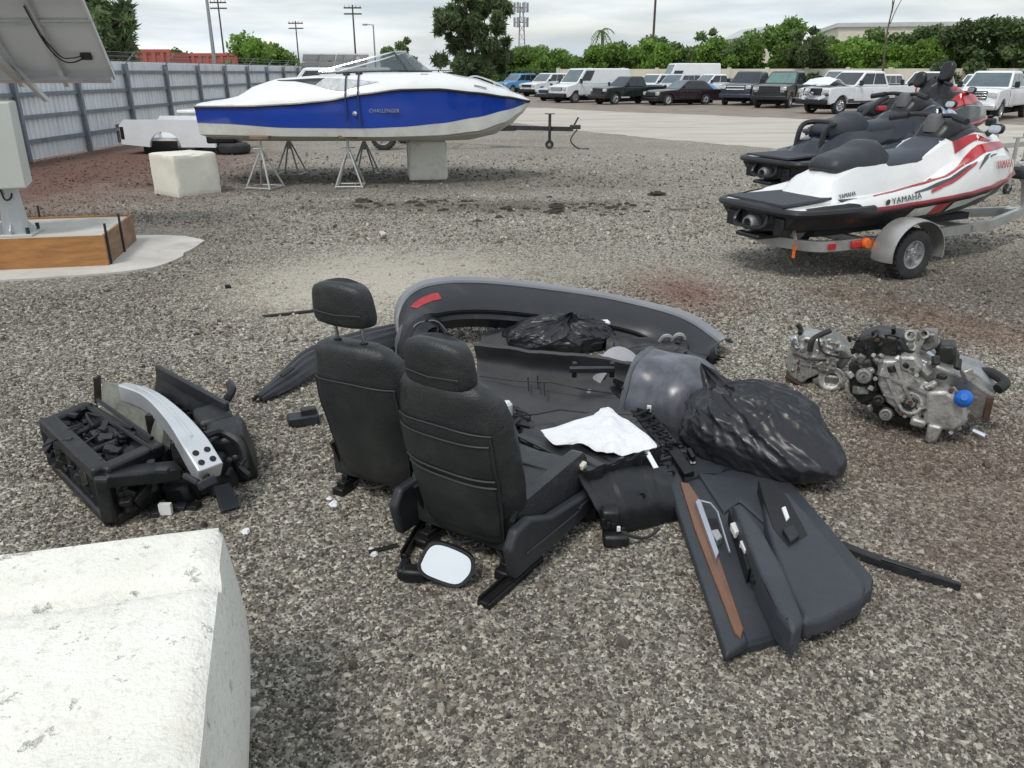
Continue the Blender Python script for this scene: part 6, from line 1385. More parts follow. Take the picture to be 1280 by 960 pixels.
def duct(u, v):
    p = dq[0].lerp(dq[1], u).lerp(dq[3].lerp(dq[2], u), v); b_ = math.sin(math.pi * v) * .045 * (1 + .4 * math.sin(math.pi * u)); return (p.x - .2 * b_, p.y - b_, max(.004, p.z + b_ * .5 + .006 * (int(u * 11) % 4 == 0) + .008 * fbm((u * 3, v * 3, 9))))
MB().sheet(duct, 45, 24, .01).build('shell', blackp, o, angle=35)
def rib9(u): return [Vector(duct(u, k / 8)) + Vector((0, -.004, .004)) for k in range(1, 8)]
for u in (.3, .42, .7): MB().tube(rib9(u), .005, 5).build('rib', blackp, o)
MB().lathe([(.022, 0), (.022, .012), (.014, .012), (.014, .0), (0, 0)], 12, frame(Vector(duct(.62, .5)) + Vector((0, -.005, .005)), (1, 0, 0), (0, .5, 1))).build('socket', satin, o)
p = Vector(duct(.08, .8)); B(tuple(p + Vector((0, -.02, .02))), (.07, .06, .09)).build('bracket', blackp, o, bevel=.012); B(tuple(Vector((p.x + .02, p.y - .06, .03))), (.1, .07, .05)).build('foot', blackp, o, bevel=.012)
for k in range(5): B(tuple(p + Vector((.02 * k - .03, -.055 - .01 * (k % 2), .03 - .01 * k))), (.014, .012, .02)).build('clip', mat('white_clip', (.7, .7, .68), .5) if k == 3 else satin, o, bevel=.002)
MB().tube(curve([p, p + Vector((.06, -.07, -.02)), p + Vector((.14, -.05, -.05)), p + Vector((.2, -.01, -.03))], 4), .007, 6).build('wire', dark, o)
# white cloth
clothm = mat('white_cloth', (.74, .75, .77), .85, var=.03, vs=6, bump=.5, bs=40, bump2=2, bs2=14)
cpx = [(676, 540), (735, 524), (756, 511), (776, 522), (820, 556), (806, 564), (770, 572), (745, 565), (725, 556), (695, 558)]
cp3 = [at(a, b, .245) for a, b in cpx]; cz = sum(cp3, Vector()) / len(cp3)
W_ = thing('white_cloth', 'crumpled white cloth lying over the black storage bin', 'cloth', cz, 0)
cl_ = curve([p - cz for p in cp3] + [cp3[0] - cz], 4)
def clf(u, v):
    i = u * (len(cl_) - 1); k = min(int(i), len(cl_) - 2); p = cl_[k].lerp(cl_[k + 1], i - k); e = v; q = p * e; z = .012 + .026 * abs(fbm((q.x * 9, q.y * 9, 4))) + .012 * (1 - e) + .02 * math.exp(-((q.x - .05) / .05) ** 2) * (1 - e)
    return Vector((q.x * (1 + .02 * fbm((q.x * 20, q.y * 20, 1))), q.y, z - .02 * max(0, e - .9) * 8 * .6))
MB().sheet(clf, 60, 16, .004).build('sheet', clothm, W_, angle=60)
st = MB().bar(at(806, 560, .245), at(820, 585, .20), .022, .004).build('paper_strip', clothm, None); tag(st, 'narrow white paper strip hanging off the white cloth', 'paper')
# clear bottle lamp bulb between seat and bin
o = thing('clear_lamp', 'small clear plastic lamp cover beside the storage bin', 'lamp cover', at(634, 570, .0), R(10))
B((0, 0, .1), (.03, .05, .2)).build('holder', blackp, o, bevel=.01); MB().lathe([(.016, .19), (.028, .22), (.026, .27), (.014, .285), (0, .285)], 12).build('lens', mat('clear_lens', (.55, .58, .58), .08, var=.2, vs=30, coat=.5), o)
B((.0, .03, .06), (.12, .18, .12)).build('tray', blackp, o, bevel=.012)
# black debris tray under everything
o = thing('moulded_tray', 'flat black moulded tray under the rubbish bag and bin', 'tray', at(850, 570), R(25))
MB().sheet(lambda u, v: (lerp(-.2, .34, u), lerp(-.30, .25, v), .035 + .012 * fbm((u * 6, v * 6, 5)) + .02 * (abs(2 * u - 1) ** 6 + abs(2 * v - 1) ** 6) + .006 * (int(u * 8) % 2)), 26, 20, .02).build('tray_shell', blackp, o, angle=40)
for x, y in ((-.06, -.05), (.03, -.10), (.1, -.13)): B((x, y, .062), (.022, .012, .014)).build('clip', mat('white_clip', (.7, .7, .68), .5), o, bevel=.002)
MB().lathe([(.04, .05), (.044, .06), (.036, .066), (.03, .055), (0, .055)], 18, Matrix.Translation((-.02, -.0, .0))).build('grommet', satin, o)

# ------------------------------------------------------------------ black rubbish bags
bagm = bpy.data.materials.new('black_bag_film'); bagm.use_nodes = True
def _bag():
    t = bagm.node_tree; b = t.nodes['Principled BSDF']; l = t.links.new; co = N('ShaderNodeTexCoord', t); noi, rng, mix, math_ = tools(t, co.outputs['Object'])
    l(mix(noi(5).outputs[0], (.011, .012, .015), (.02, .021, .025)), b.inputs['Base Color']); b.inputs['Roughness'].default_value = .36; b.inputs['Specular IOR Level'].default_value = .45
    n = N('ShaderNodeTexNoise', t, noise_type='RIDGED_MULTIFRACTAL'); n.inputs['Scale'].default_value = 13; n.inputs['Detail'].default_value = 5; n.inputs['Distortion'].default_value = .6; l(co.outputs['Object'], n.inputs[0])
    bp = N('ShaderNodeBump', t); bp.inputs['Strength'].default_value = .4; bp.inputs['Distance'].default_value = .006; l(n.outputs[0], bp.inputs['Height']); l(bp.outputs[0], b.inputs['Normal'])
_bag()
def bag(label, cpt, rx, ry, h, rz_, seed, knot=(-.6, .3, .75), fold=.10, n=(230, 130), tail=(1, 0, 0)):
    o = thing('rubbish_bag', label, 'rubbish bag', cpt, rz_); K = Vector(knot); K.normalize()
    t1 = K.cross(Vector((0, 0, 1))).normalized(); t2 = K.cross(t1); mb = MB()
    def f(u, v):
        a = 2 * math.pi * u; e = math.pi * min(.999, v); d = K * math.cos(e) + (t1 * math.cos(a) + t2 * math.sin(a)) * math.sin(e)
        rid = 0
        for k, (fr_, am) in enumerate(((8, 1.0), (14, .7), (26, .4))):
            ph = a * fr_ / 2 + 3.0 * noise.noise(Vector((math.cos(a) * 1.2, math.sin(a) * 1.2, e * 1.3 + seed + k))); rid += am * (1 - abs(math.sin(ph)) ** .7 * 1.5)
        fade = .10 + 1.2 * math.exp(-e * 1.25)
        def crease(px_, k_):
            dd = noise.voronoi(Vector(px_))[0]; return max(0.0, 1 - (dd[1] - dd[0]) * k_)
        w_ = .35 * noise.noise(d * 2.3 + Vector((seed, 0, 0))); ca, sa = math.cos(a + w_), math.sin(a + w_)
        c1 = crease((ca * 1.9 + seed, sa * 1.9, e * .42), 2.2); c3 = crease((ca * 4.6 + seed, sa * 4.6, e * .5), 2.6); c2 = crease((d.x * 1.7 + seed, d.y * 1.7 + w_, d.z * 1.7), 3.0)
        r_ = 1 + .10 * noise.noise(Vector((d.x * 1.2 + seed, d.y * 1.2, d.z * 1.2))) + fold * rid * fade * math.sin(e) ** .6 + .05 * c1 * math.sin(e) + .025 * c2 + .02 * c3 * math.sin(e) + .01 * crease((d.x * 6 + seed, d.y * 6 + w_, d.z * 6), 2.6)
        if d.z < -.25: r_ += .10 * max(0, -.25 - d.z) * (1 + math.sin(a * 19 + 5 * w_))
        if e < .22: r_ *= 1 + .42 * (1 - e / .22) ** 1.2 * (1 + .25 * math.sin(a * 7))
        tl = max(0, d.dot(Vector((tail[0], tail[1], 0)))) ** 6 * tail[2]
        x, y, z = d.x * rx * (r_ + tl), d.y * ry * (r_ + tl), d.z * h * r_ * (1 - .3 * min(1, tl))
        z = h * .42 + z * .62 - .05 * tl
        if z < .01: z = .004 + .004 * abs(noise.noise(Vector((x * 9, y * 9, 0)))); x *= 1.03; y *= 1.03
        return (x, y, z)
    mb.sheet(f, *n); mb.build('film', bagm, o, angle=40); return o
bc = at(965, 590); bag('big black rubbish bag heaped on the head of the door panel', (bc.x - .06, bc.y + .15, 0), .33, .27, .34, R(-42), 3.1, (-.66, .15, .74), fold=.14, tail=(.95, -.3, .42))
bc = at(700, 440); bag('black rubbish bag lying beyond the carpet under the bumper arch', (bc.x, bc.y + .12, 0), .34, .22, .2, R(8), 8.4, (.1, -.3, .9), fold=.13)
o = thing('white_paper', 'white paper scrap on the bag under the bumper arch', 'paper', at(752, 408, .12), R(10)); B((0, 0, .03), (.1, .07, .012)).build('sheet', clothm, o)
o = thing('tail_trim', 'black plastic tail trim under the right end of the bumper', 'trim panel', at(800, 440), R(-10))
MB().sheet(lambda u, v: (lerp(-.22, .3, u), lerp(-.1, .1, v), .03 + .07 * math.sin(math.pi * v) + .015 * fbm((u * 5, v * 3, 6))), 28, 10, .012).build('shell', blackp, o, angle=35)
for x, y in ((.12, -.02), (.2, .02)): MB().tube(curve([(x, y, .08), (x + .03, y - .02, .13), (x + .07, y, .12), (x + .08, y + .01, .08)], 4), .014, 6).build('bracket', galvs, o)
for (nm, lb, c4, hz_, sd9) in (('boot_side_trim', 'dark boot side trim lying between the carpet and the bumper bag', ((596, 436), (700, 440), (690, 420), (610, 412)), .07, 1), ('boot_floor_board', 'dark floor board tucked under the right end of the bumper', ((760, 462), (880, 470), (885, 440), (775, 432)), .09, 2), ('luggage_liner', 'crumpled dark liner between the big grey liner and the bag', ((800, 500), (880, 520), (900, 470), (830, 458)), .08, 3)):
    g9 = at(*c4[0]); o = thing(nm, lb, 'car trim', g9, 0); e4 = [at(*p_, .02) - g9 for p_ in c4]
    MB().sheet(lambda u, v: (lambda p: Vector((p.x, p.y, max(.006, .012 + hz_ * math.sin(math.pi * v) ** .7 * (.5 + .5 * math.sin(math.pi * u)) + .03 * fbm((p.x * 6, p.y * 6, sd9))))))(e4[0].lerp(e4[1], u).lerp(e4[3].lerp(e4[2], u), v)), 26, 16, .01).build('shell', carpet if sd9 != 2 else blackp, o, angle=40)
    for k in range(6): u, v = q9.random(), q9.random(); p = e4[0].lerp(e4[1], u).lerp(e4[3].lerp(e4[2], u), v); MB().box((0, 0, 0), (q9.uniform(.04, .12), q9.uniform(.02, .05), .03), TR(p + Vector((0, 0, hz_ * .8)), q9.uniform(-.3, .3), q9.uniform(-.3, .3), q9.uniform(0, 3))).build('clip_rail', q9.choice([blackp, trimp]), o, bevel=.005)
# small white bits on the gravel
for k, (a, b, s_) in enumerate(((418, 633, .022), (412, 625, .014), (468, 695, .016), (464, 688, .011), (308, 667, .02), (285, 360, .03))):
    mb = MB(); q2 = random.Random(k); p = at(a, b)
    mb.loft([[(s_ * r0 * (1 + .3 * q2.uniform(-1, 1)) * math.cos(t_ * 1.05), s_ * r0 * (1 + .3 * q2.uniform(-1, 1)) * math.sin(t_ * 1.05), z) for t_ in range(6)] for r0, z in ((.8, 0), (1, .5 * s_), (.6, s_))])
    me_ = mb.build('debris_chip', clothm if k < 5 else satin, None); me_.location = p
    tag(me_, ['white broken chip at the foot of the raised headrest seat', 'tiny white chip by the rail of the raised headrest seat', 'white chip beside the dark pin', 'tiny white chip touching the dark pin', 'white chip on the gravel beside the big white block', 'dark clod on the gravel behind the scrap pile'][k], 'chip')
# ------------------------------------------------------------------ engine and gearbox
alum = mat('cast_aluminium', (.40, .39, .37), .45, .55, var=.3, vs=14, bump=.3, bs=70, dirt=(.045, .038, .03), da=.95, ds=8)
alum2 = mat('oily_aluminium', (.24, .235, .22), .4, .55, var=.35, vs=14, bump=.3, bs=70, dirt=(.025, .022, .018), da=1.0, ds=7)
grime = mat('greasy_black', (.02, .019, .018), .45, .2, var=.4, vs=9, bump=.4, bs=50)
rustm = mat('rusty_iron', (.075, .043, .03), .85, .2, var=.4, vs=9, bump=.4)
bluec = mat('blue_cap', (.01, .12, .5), .4, var=.15, vs=9)
def powerunit(name, label, cat, px0, zx0, zy0, k):
    g0 = at(*px0); rz_ = -math.atan2(g0.x, g0.y); o = thing(name, label, cat, g0, rz_)
    def ez(zx, zy, y=0.0): return Vector(((zx - zx0) * k, y, max(.0, ((zy0 - zy) * k - .41 * y) / .91)))
    return o, ez
K_ = .2344 * .00385
E_, ez = powerunit('engine_block', 'greasy aluminium car engine with bright blue cap lying on the gravel', 'engine', (1148, 550), 875, 735, K_)
def chunk(o, ez, name, m, poly, y0, y1, sh=.9, bev=.012, off=(0, 0)):
    a = [ez(x, y, y0) for x, y in poly]; c = sum(a, Vector()) / len(a); b = [Vector((c.x + (p.x - c.x) * sh + off[0], y1, max(0, c.z + (p.z - c.z) * sh + off[1]))) for p in a]; mid = [p.lerp(q, .5) + (p - c) * .02 for p, q in zip(a, b)]
    f = [c + (p - c) * .94 + Vector((0, -.012, 0)) for p in a]
    for q in f + a + mid + b: q.z = max(q.z, 0)
    return MB().loft([f, a, mid, b]).build(name, m, o, angle=32, bevel=bev, seg=2)
chunk(E_, ez, 'timing_cover', alum, [(600, 345), (690, 330), (790, 390), (880, 450), (890, 560), (850, 640), (770, 610), (680, 560), (620, 470)], .02, .20)
chunk(E_, ez, 'sump', alum, [(870, 470), (960, 450), (1060, 500), (1090, 590), (1040, 650), (960, 660), (880, 640)], -.01, .2)
chunk(E_, ez, 'cylinder_block', alum2, [(560, 330), (760, 280), (1080, 360), (1190, 420), (1180, 540), (1080, 600), (700, 560), (580, 480)], .10, .34, .95)
chunk(E_, ez, 'valve_cover', mat('smooth_grey_cover', (.26, .27, .28), .45, .3, var=.3, vs=5, dirt=(.08, .075, .07), da=.6), [(900, 330), (980, 285), (1100, 300), (1190, 370), (1200, 430), (1060, 440), (930, 400)], .20, .42, .9)
chunk(E_, ez, 'accessory_cluster', grime, [(450, 380), (560, 340), (620, 420), (640, 540), (560, 600), (480, 540)], .05, .26)
chunk(E_, ez, 'oil_pan', grime, [(560, 540), (720, 580), (840, 630), (830, 680), (690, 660), (570, 600)], .06, .3, .9)
chunk(E_, ez, 'intake_manifold', grime, [(440, 320), (470, 230), (560, 190), (700, 200), (760, 280), (700, 340), (560, 350)], .12, .32, .9)
chunk(E_, ez, 'starter_motor', grime, [(880, 200), (960, 190), (985, 260), (930, 300), (870, 280)], .18, .32, .9)
chunk(E_, ez, 'throttle_body', alum2, [(780, 150), (860, 140), (880, 210), (830, 250), (780, 230)], .16, .28, .9)
chunk(E_, ez, 'water_pump', alum, [(700, 310), (780, 300), (830, 350), (800, 400), (720, 380)], .01, .1)
chunk(E_, ez, 'foot_bracket', alum, [(905, 640), (980, 640), (965, 720), (930, 745), (905, 735)], -.03, .03)
chunk(E_, ez, 'engine_mount', alum, [(820, 620), (900, 630), (890, 670), (815, 665)], -.02, .05)
for x, y, r_, m in ((800, 545, .038, grime), (690, 630, .034, alum2), (545, 445, .04, alum2), (640, 560, .03, grime), (930, 250, .045, grime)):
    p = ez(x, y, -.0 if y > 300 else .2); pl_ = MB().lathe([(r_, -.03), (r_, -.008), (r_ * .85, 0), (r_ * .85, .01), (r_ * .6, .012), (r_ * .6, .0), (r_ * .3, 0), (r_ * .3, .022), (0, .022)], 20, frame(p, (1, 0, 0), (0, .25, 1))).build('pulley', m, E_)
    MB().lathe([(r_ * .16, 0), (r_ * .16, .03), (0, .03)], 6, frame(p, (1, 0, 0), (0, .25, 1))).build('bolt', rustm, pl_)
p = ez(800, 545, .0); MB().lathe([(.062, -.03), (.062, .0), (.055, .006), (.045, .006), (.045, -.02)], 24, frame(p, (1, 0, 0), (0, .25, 1))).build('seal_ring', alum, E_)
p = ez(1045, 480, -.03); MB().lathe([(.034, -.06), (.042, -.02), (.042, .01), (.040, .022), (.030, .036), (.016, .042), (.016, .05), (0, .05)], 12, frame(p, (1, 0, 0), (0, .5, 1))).build('blue_cap', bluec, E_)
# bracket with round holes: ring plates
br = emptyat('alternator_bracket', (0, 0, 0)); br.parent = E_; ALLCH.setdefault(E_.name, []).append(br)
for x, y, r_ in ((735, 175, .028), (745, 235, .026), (800, 160, .022), (775, 280, .022)):
    MB().lathe([(r_, -.02), (r_, .012), (r_ * .6, .012), (r_ * .55, -.02)], 16, frame(ez(x, y, .14), (1, 0, 0), (0, .35, 1))).build('ring', alum, br)
for a, b in (((735, 175), (745, 235)), ((735, 175), (800, 160)), ((745, 235), (775, 280)), ((800, 160), (775, 280)), ((760, 290), (720, 330))): MB().bar(ez(*a, .145), ez(*b, .145), .022, .03).build('web', alum, br)
MB().tube(curve([ez(835, 255, .12), ez(870, 280, .1), ez(885, 330, .1), ez(910, 360, .12)], 5), .010, 8).build('coolant_pipe', silver_l, E_)
MB().tube(curve([ez(1090, 300, .3), ez(1160, 290, .28), ez(1230, 340, .2), ez(1200, 385, .15)], 5), .026, 10).build('radiator_hose', dark, E_)
MB().tube(curve([ez(880, 200, .3), ez(930, 190, .26), ez(970, 250, .22), ez(900, 290, .2)], 5), .022, 8).build('intake_hose', dark, E_)
for k in range(4): MB().tube(curve([ez(620 + k * 55, 330 - k * 6, .16), ez(640 + k * 55, 250, .24), ez(690 + k * 55, 240, .36)], 4), .019, 8).build('intake_runner', alum2 if k % 2 else grime, E_)
q = random.Random(12)
for k in range(16):
    a = Vector((q.uniform(440, 720), q.uniform(190, 330))); pts = [ez(a.x, a.y, .12)]
    for i in range(3): a += Vector((q.uniform(-60, 70), q.uniform(-45, 55))); pts.append(ez(a.x, a.y, .12 + q.uniform(-.06, .1)))
    MB().tube(curve(pts, 4), q.uniform(.004, .011), 6).build('wiring_hose', q.choice([dark, dark, grime, blackp]), E_)
for k in range(20):
    x, y = q.choice([(600, 345), (690, 335), (790, 395), (875, 450), (885, 560), (850, 635), (770, 605), (680, 555), (620, 470), (960, 455), (1060, 505), (1085, 590), (1040, 645), (960, 655)]); p = ez(x + q.uniform(-25, 25), y + q.uniform(-25, 25), -.005)
    MB().lathe([(.011, -.03), (.011, .006), (.007, .006), (.007, .016), (0, .016)], 6, frame(p, (1, 0, 0), (0, .25, 1))).build('bolt', q.choice([alum, rustm, alum2]), E_)
for k in range(46):
    p = ez(q.uniform(470, 1080), q.uniform(300, 620), q.uniform(-.0, .06)); MB().box((0, 0, 0), (q.uniform(.02, .07), q.uniform(.02, .05), q.uniform(.02, .05)), TR(p, q.uniform(0, 3), q.uniform(0, 3), q.uniform(0, 3))).build('casting_lug', q.choice([alum, alum2, grime]), E_, bevel=.006)
for (a, b) in (((620, 360), (770, 600)), ((690, 345), (850, 620)), ((640, 420), (880, 480)), ((660, 520), (880, 560)), ((900, 480), (1060, 640)), ((880, 560), (1080, 560)), ((960, 460), (960, 650))): MB().bar(ez(*a, .0), ez(*b, -.005), .010, .018).build('casting_rib', alum, E_)
B(tuple(ez(1170, 500, .05)), (.03, .03, .12)).build('end_bracket', rustm, E_, bevel=.005); MB().tube([ez(1120, 630, 0), ez(1180, 650, -.01)], .012, 6).build('loose_pipe', silver_l, E_)
B(tuple(ez(570, 235, .08)), (.03, .02, .02)).build('red_plug', rustm, E_, bevel=.005)

G_, gz_ = powerunit('gearbox', 'grey cast car gearbox beside the engine on the gravel', 'gearbox', (1004, 482), 215, 430, K_)
chunk(G_, gz_, 'bell_housing', alum, [(110, 190), (180, 120), (300, 130), (390, 230), (400, 300), (330, 330), (240, 380), (200, 430), (120, 380), (90, 290)], .02, .24, .92)
chunk(G_, gz_, 'gear_case', alum2, [(270, 120), (340, 100), (450, 170), (490, 200), (440, 290), (380, 280)], .10, .34, .9)
chunk(G_, gz_, 'sump_plate', rustm, [(100, 370), (200, 420), (210, 445), (190, 445), (95, 400)], -.01, .1)
chunk(G_, gz_, 'flange_body', alum2, [(260, 380), (330, 335), (430, 340), (445, 410), (380, 440), (270, 435)], .03, .22)
p = gz_(380, 370, .0); MB().lathe([(.075, -.04), (.075, .0), (.066, .008), (.058, 0), (.04, -.004), (.034, -.03), (0, -.03)], 26, frame(p, (1, 0, 0), (0, .45, 1))).build('output_flange', alum, G_)
for k in range(8): MB().lathe([(.007, -.01), (.007, .012), (0, .012)], 6, frame(p, (1, 0, 0), (0, .45, 1)) @ Matrix.Translation((.066 * math.cos(k * .785), .066 * math.sin(k * .785), 0))).build('bolt', alum2, G_)
for a, b in (((120, 230), (350, 250)), ((130, 290), (390, 300)), ((160, 150), (160, 390)), ((230, 130), (250, 370)), ((300, 140), (330, 320)), ((110, 200), (240, 270)), ((170, 300), (210, 370))): MB().bar(gz_(*a, .005), gz_(*b, .0), .010, .016).build('casting_rib', alum, G_)
chunk(G_, gz_, 'side_tab', silver_l, [(90, 150), (130, 120), (150, 140), (110, 180)], .02, .06)
MB().tube(curve([gz_(225, 215, -.01), gz_(228, 150, .0), gz_(260, 110, .05), gz_(330, 60, .1)], 5), .016, 8).build('hose', dark, G_)
MB().tube(curve([gz_(150, 110, .02), gz_(155, 85, .05), gz_(130, 50, .05)], 5), .014, 8).build('hose', dark, G_)
MB().tube(curve([gz_(265, 130, -.01), gz_(300, 210, -.02), gz_(400, 230, .0), gz_(470, 220, .06)], 6), .006, 6).build('cable', dark, G_)
MB().tube(curve([gz_(130, 240, -.01), gz_(220, 265, -.02), gz_(330, 255, -.01)], 6), .006, 6).build('cable', dark, G_)
for k in range(12):
    p = gz_(q.uniform(110, 400), q.uniform(140, 380), .0); MB().lathe([(.010, -.03), (.010, .006), (.006, .006), (.006, .014), (0, .014)], 6, frame(p, (1, 0, 0), (0, .3, 1))).build('bolt', q.choice([alum, alum2, rustm]), G_)
for k in range(24): p = gz_(q.uniform(120, 420), q.uniform(130, 330), q.uniform(0, .05)); MB().box((0, 0, 0), (q.uniform(.02, .06), q.uniform(.02, .05), q.uniform(.02, .05)), TR(p, q.uniform(0, 3), q.uniform(0, 3), q.uniform(0, 3))).build('casting_lug', q.choice([alum, alum2]), G_, bevel=.006)

# ------------------------------------------------------------------ front-end scrap pile on the left
def pxthing(name, label, cat, px):
    o = thing(name, label, cat, at(*px), 0); g0 = at(*px); return o, (lambda a, b, z=0.0: at(a, b, z) - g0)
foam = mat('grey_foam_absorber', (.2, .205, .18), .8, var=.3, vs=6, bump=.4, bs=50, dirt=(.04, .04, .035), da=.8, ds=5)
al_b = mat('bright_aluminium_beam', (.66, .68, .7), .32, .6, var=.08, vs=3, dirt=(.4, .4, .38), da=.3)
deepb = mat('deep_black', (.006, .006, .007), .6)
F_, fl = pxthing('radiator_support', 'black plastic radiator support frame lying in the scrap pile', 'radiator support', (120, 640))
A_, B_, C4, D_ = fl(60, 528, .24), fl(128, 592, .24), fl(222, 582, .2), fl(112, 508, .22)
C4 = fl(200, 560, .22)
def rbeam(a, b, w_, h_, name='beam', m=blackp, bev=.012): return MB().bar(a, b, w_, h_).build(name, m, F_, bevel=bev)
rbeam(A_, B_, .075, .06); rbeam(D_, C4, .03, .03); rbeam(A_ + Vector((0, .0, -.01)), D_, .06, .05); rbeam(B_, C4, .07, .06)
rbeam(B_ + Vector((0, 0, -.02)), fl(225, 588, .17), .1, .06)
for k in range(9):
    t = (k + 1) / 10; a, b = A_.lerp(D_, t), B_.lerp(C4, t); MB().box((0, 0, 0), (.030, (b - a).length * .98, .006), frame((a + b) / 2 + Vector((0, 0, -.03)), (b - a).cross(Vector((0, 0, 1))), (b - a)) @ rotm(0, .7, 0)).build('louvre', blackp, F_)
for t in (.33, .66): rbeam(A_.lerp(B_, t) + Vector((0, 0, -.005)), D_.lerp(C4, t) + Vector((0, 0, -.005)), .025, .03, 'divider')
mid = (A_ + B_ + C4 + D_) / 4; MB().box((0, 0, 0), (.13, .1, .04), TR(mid + Vector((.03, .0, .0)), 0, 0, -.8)).build('latch_plate', blackp, F_, bevel=.01); MB().box((0, 0, 0), (.08, .05, .045), TR(mid + Vector((.03, .0, .002)), 0, 0, -.8)).build('latch_hole', deepb, F_)
# lower half: uprights, lower beam, mesh of brackets
Al, Bl, Cl, Dl = [Vector((p.x * 1.0, p.y, .03)) for p in (A_, B_, C4, D_)]
for p, r_ in ((A_, Al), (B_, Bl), (C4, Cl), (D_, Dl)): rbeam(p, r_, .06, .06, 'upright')
rbeam(Al, Bl, .06, .05, 'lower_beam'); rbeam(Bl, Cl, .06, .05, 'lower_beam'); rbeam(Dl, Cl, .05, .05, 'lower_beam'); rbeam(Al, Dl, .05, .05, 'lower_beam')
for k in range(1, 5): a = A_.lerp(B_, k / 5); b = Al.lerp(Bl, k / 5 + .04); rbeam(a, b, .04, .03, 'strut', blackp, .006)
q = random.Random(5)
for k in range(26):
    s_ = q.random(); a = (Al.lerp(Bl, s_) if k % 2 else Bl.lerp(Cl, s_)) + Vector((q.uniform(-.03, .05), q.uniform(-.06, .04), q.uniform(.02, .17)))
    MB().box((0, 0, 0), (q.uniform(.03, .09), q.uniform(.02, .05), q.uniform(.02, .08)), TR(a, q.uniform(-.6, .6), q.uniform(-.6, .6), q.uniform(0, 3))).build('bracket', q.choice([blackp, trimp, grime, blackp]), F_, bevel=.005)
for k in range(7):
    a = Al.lerp(Bl, q.random()) + Vector((q.uniform(0, .25), q.uniform(0, .2), .1)); pts = [a]
    for i in range(3): a = a + Vector((q.uniform(-.08, .08), q.uniform(-.1, .06), q.uniform(-.07, .07))); a.z = max(a.z, .012); pts.append(a)
    MB().tube(curve(pts, 4), q.uniform(.005, .01), 6).build('hose', dark, F_)
for a, b in ((128, 600), (203, 588)): B(tuple(fl(a, b, .25)), (.05, .03, .02)).build('clip', trimp, F_, bevel=.004)
B(tuple(fl(207, 636, .03)), (.05, .02, .05)).build('label_tag', mat('white_clip', (.7, .7, .68), .5), F_)
MB().tube([fl(107, 507, .26), fl(193, 563, .25)], .010, 6).build('pipe', satin, F_)
MB().tube([fl(122, 500, .27), fl(190, 548, .26)], .010, 6).build('pipe', satin, F_)
for k in range(30):
    u_, v_ = q.random(), q.random(); a = A_.lerp(B_, u_).lerp(D_.lerp(C4, u_), v_) + Vector((q.uniform(-.03, .03), q.uniform(-.03, .03), q.uniform(-.03, .035)))
    MB().box((0, 0, 0), (q.uniform(.02, .1), q.uniform(.012, .04), q.uniform(.008, .03)), TR(a, q.uniform(-.5, .5), q.uniform(-.5, .5), q.uniform(0, 3))).build('fragment', q.choice([blackp, trimp, satin, trimp]), F_, bevel=.003)
for k in range(6):
    a = A_.lerp(C4, q.random()) + Vector((q.uniform(-.1, .1), q.uniform(-.1, .1), .01)); MB().tube(curve([a, a + Vector((q.uniform(-.1, .1), q.uniform(-.1, .1), q.uniform(.0, .05))), a + Vector((q.uniform(-.16, .16), q.uniform(-.16, .1), q.uniform(-.04, .02)))], 5), q.uniform(.004, .008), 6).build('cable', dark, F_)
# standing grey foam panel
o, fl = pxthing('foam_absorber', 'scuffed grey foam absorber standing beside the aluminium beam', 'foam panel', (170, 560))
tA, tB = fl(128, 478, .30), fl(206, 525, .30); bA, bB = Vector((tA.x - .01, tA.y - .07, .10)), Vector((tB.x - .03, tB.y - .09, .06))
MB().sheet(lambda u, v: bA.lerp(bB, u).lerp(tA.lerp(tB, u), v) + Vector((.03 * math.sin(math.pi * u), .03 * math.sin(math.pi * u), .012 * fbm((u * 6, v * 2, 3)) + .02 * math.sin(u * 9) * v * .4)), 30, 9, .035).build('panel', foam, o, angle=40)
MB().bar(bA + Vector((0, 0, -.1)), bA + Vector((0, 0, .02)), .05, .04).build('leg', foam, o); MB().bar(Vector((bB.x, bB.y, 0)), bB + Vector((0, 0, .02)), .05, .04).build('leg', foam, o)
MB().bar(tA + Vector((-.04, 0, -.1)), tA + Vector((-.02, .0, .03)), .012, .05).build('corner_fin', blackp, o)
# aluminium bumper beam, curved, four holes at its end
o, fl = pxthing('bumper_beam', 'bright curved aluminium bumper beam with four holes at its end', 'bumper beam', (240, 600))
pts = curve([fl(152, 479, .33), fl(185, 490, .345), (fl(215, 515, .345)), fl(240, 546, .33), fl(264, 584, .25)], 6); secs = []
for i, p in enumerate(pts):
    t = (pts[min(i + 1, len(pts) - 1)] - pts[max(0, i - 1)]).normalized(); s_ = t.cross(Vector((0, 0, 1))).normalized(); u_ = s_.cross(t); w_ = lerp(.045, .105, min(1, i / (len(pts) - 1) * 1.25)); h_ = .085
    secs.append([p + s_ * w_ / 2, p + s_ * w_ / 2 - u_ * h_, p - s_ * w_ / 2 - u_ * h_, p - s_ * w_ / 2])
MB().loft(secs).build('beam', al_b, o, angle=30, bevel=.006)
MB().tube([p + Vector((0, 0, .002)) for p in pts[4:-6]], .006, 5).build('weld_line', al_b, o)
e = pts[-1]; t = (pts[-1] - pts[-3]).normalized(); s_ = t.cross(Vector((0, 0, 1))).normalized(); u_ = s_.cross(t)
for a in (.035, .085):
    for b in (-.024, .024): MB().lathe([(.013, -.004), (.013, .003), (0, .003)], 14, frame(e - t * a + s_ * b, s_, t)).build('hole', deepb, o)
for i in (8, len(pts) - 10): p = pts[i]; MB().bar(Vector((p.x, p.y, 0)), p - Vector((0, 0, .07)), .09, .09).build('crush_box', grime, o)
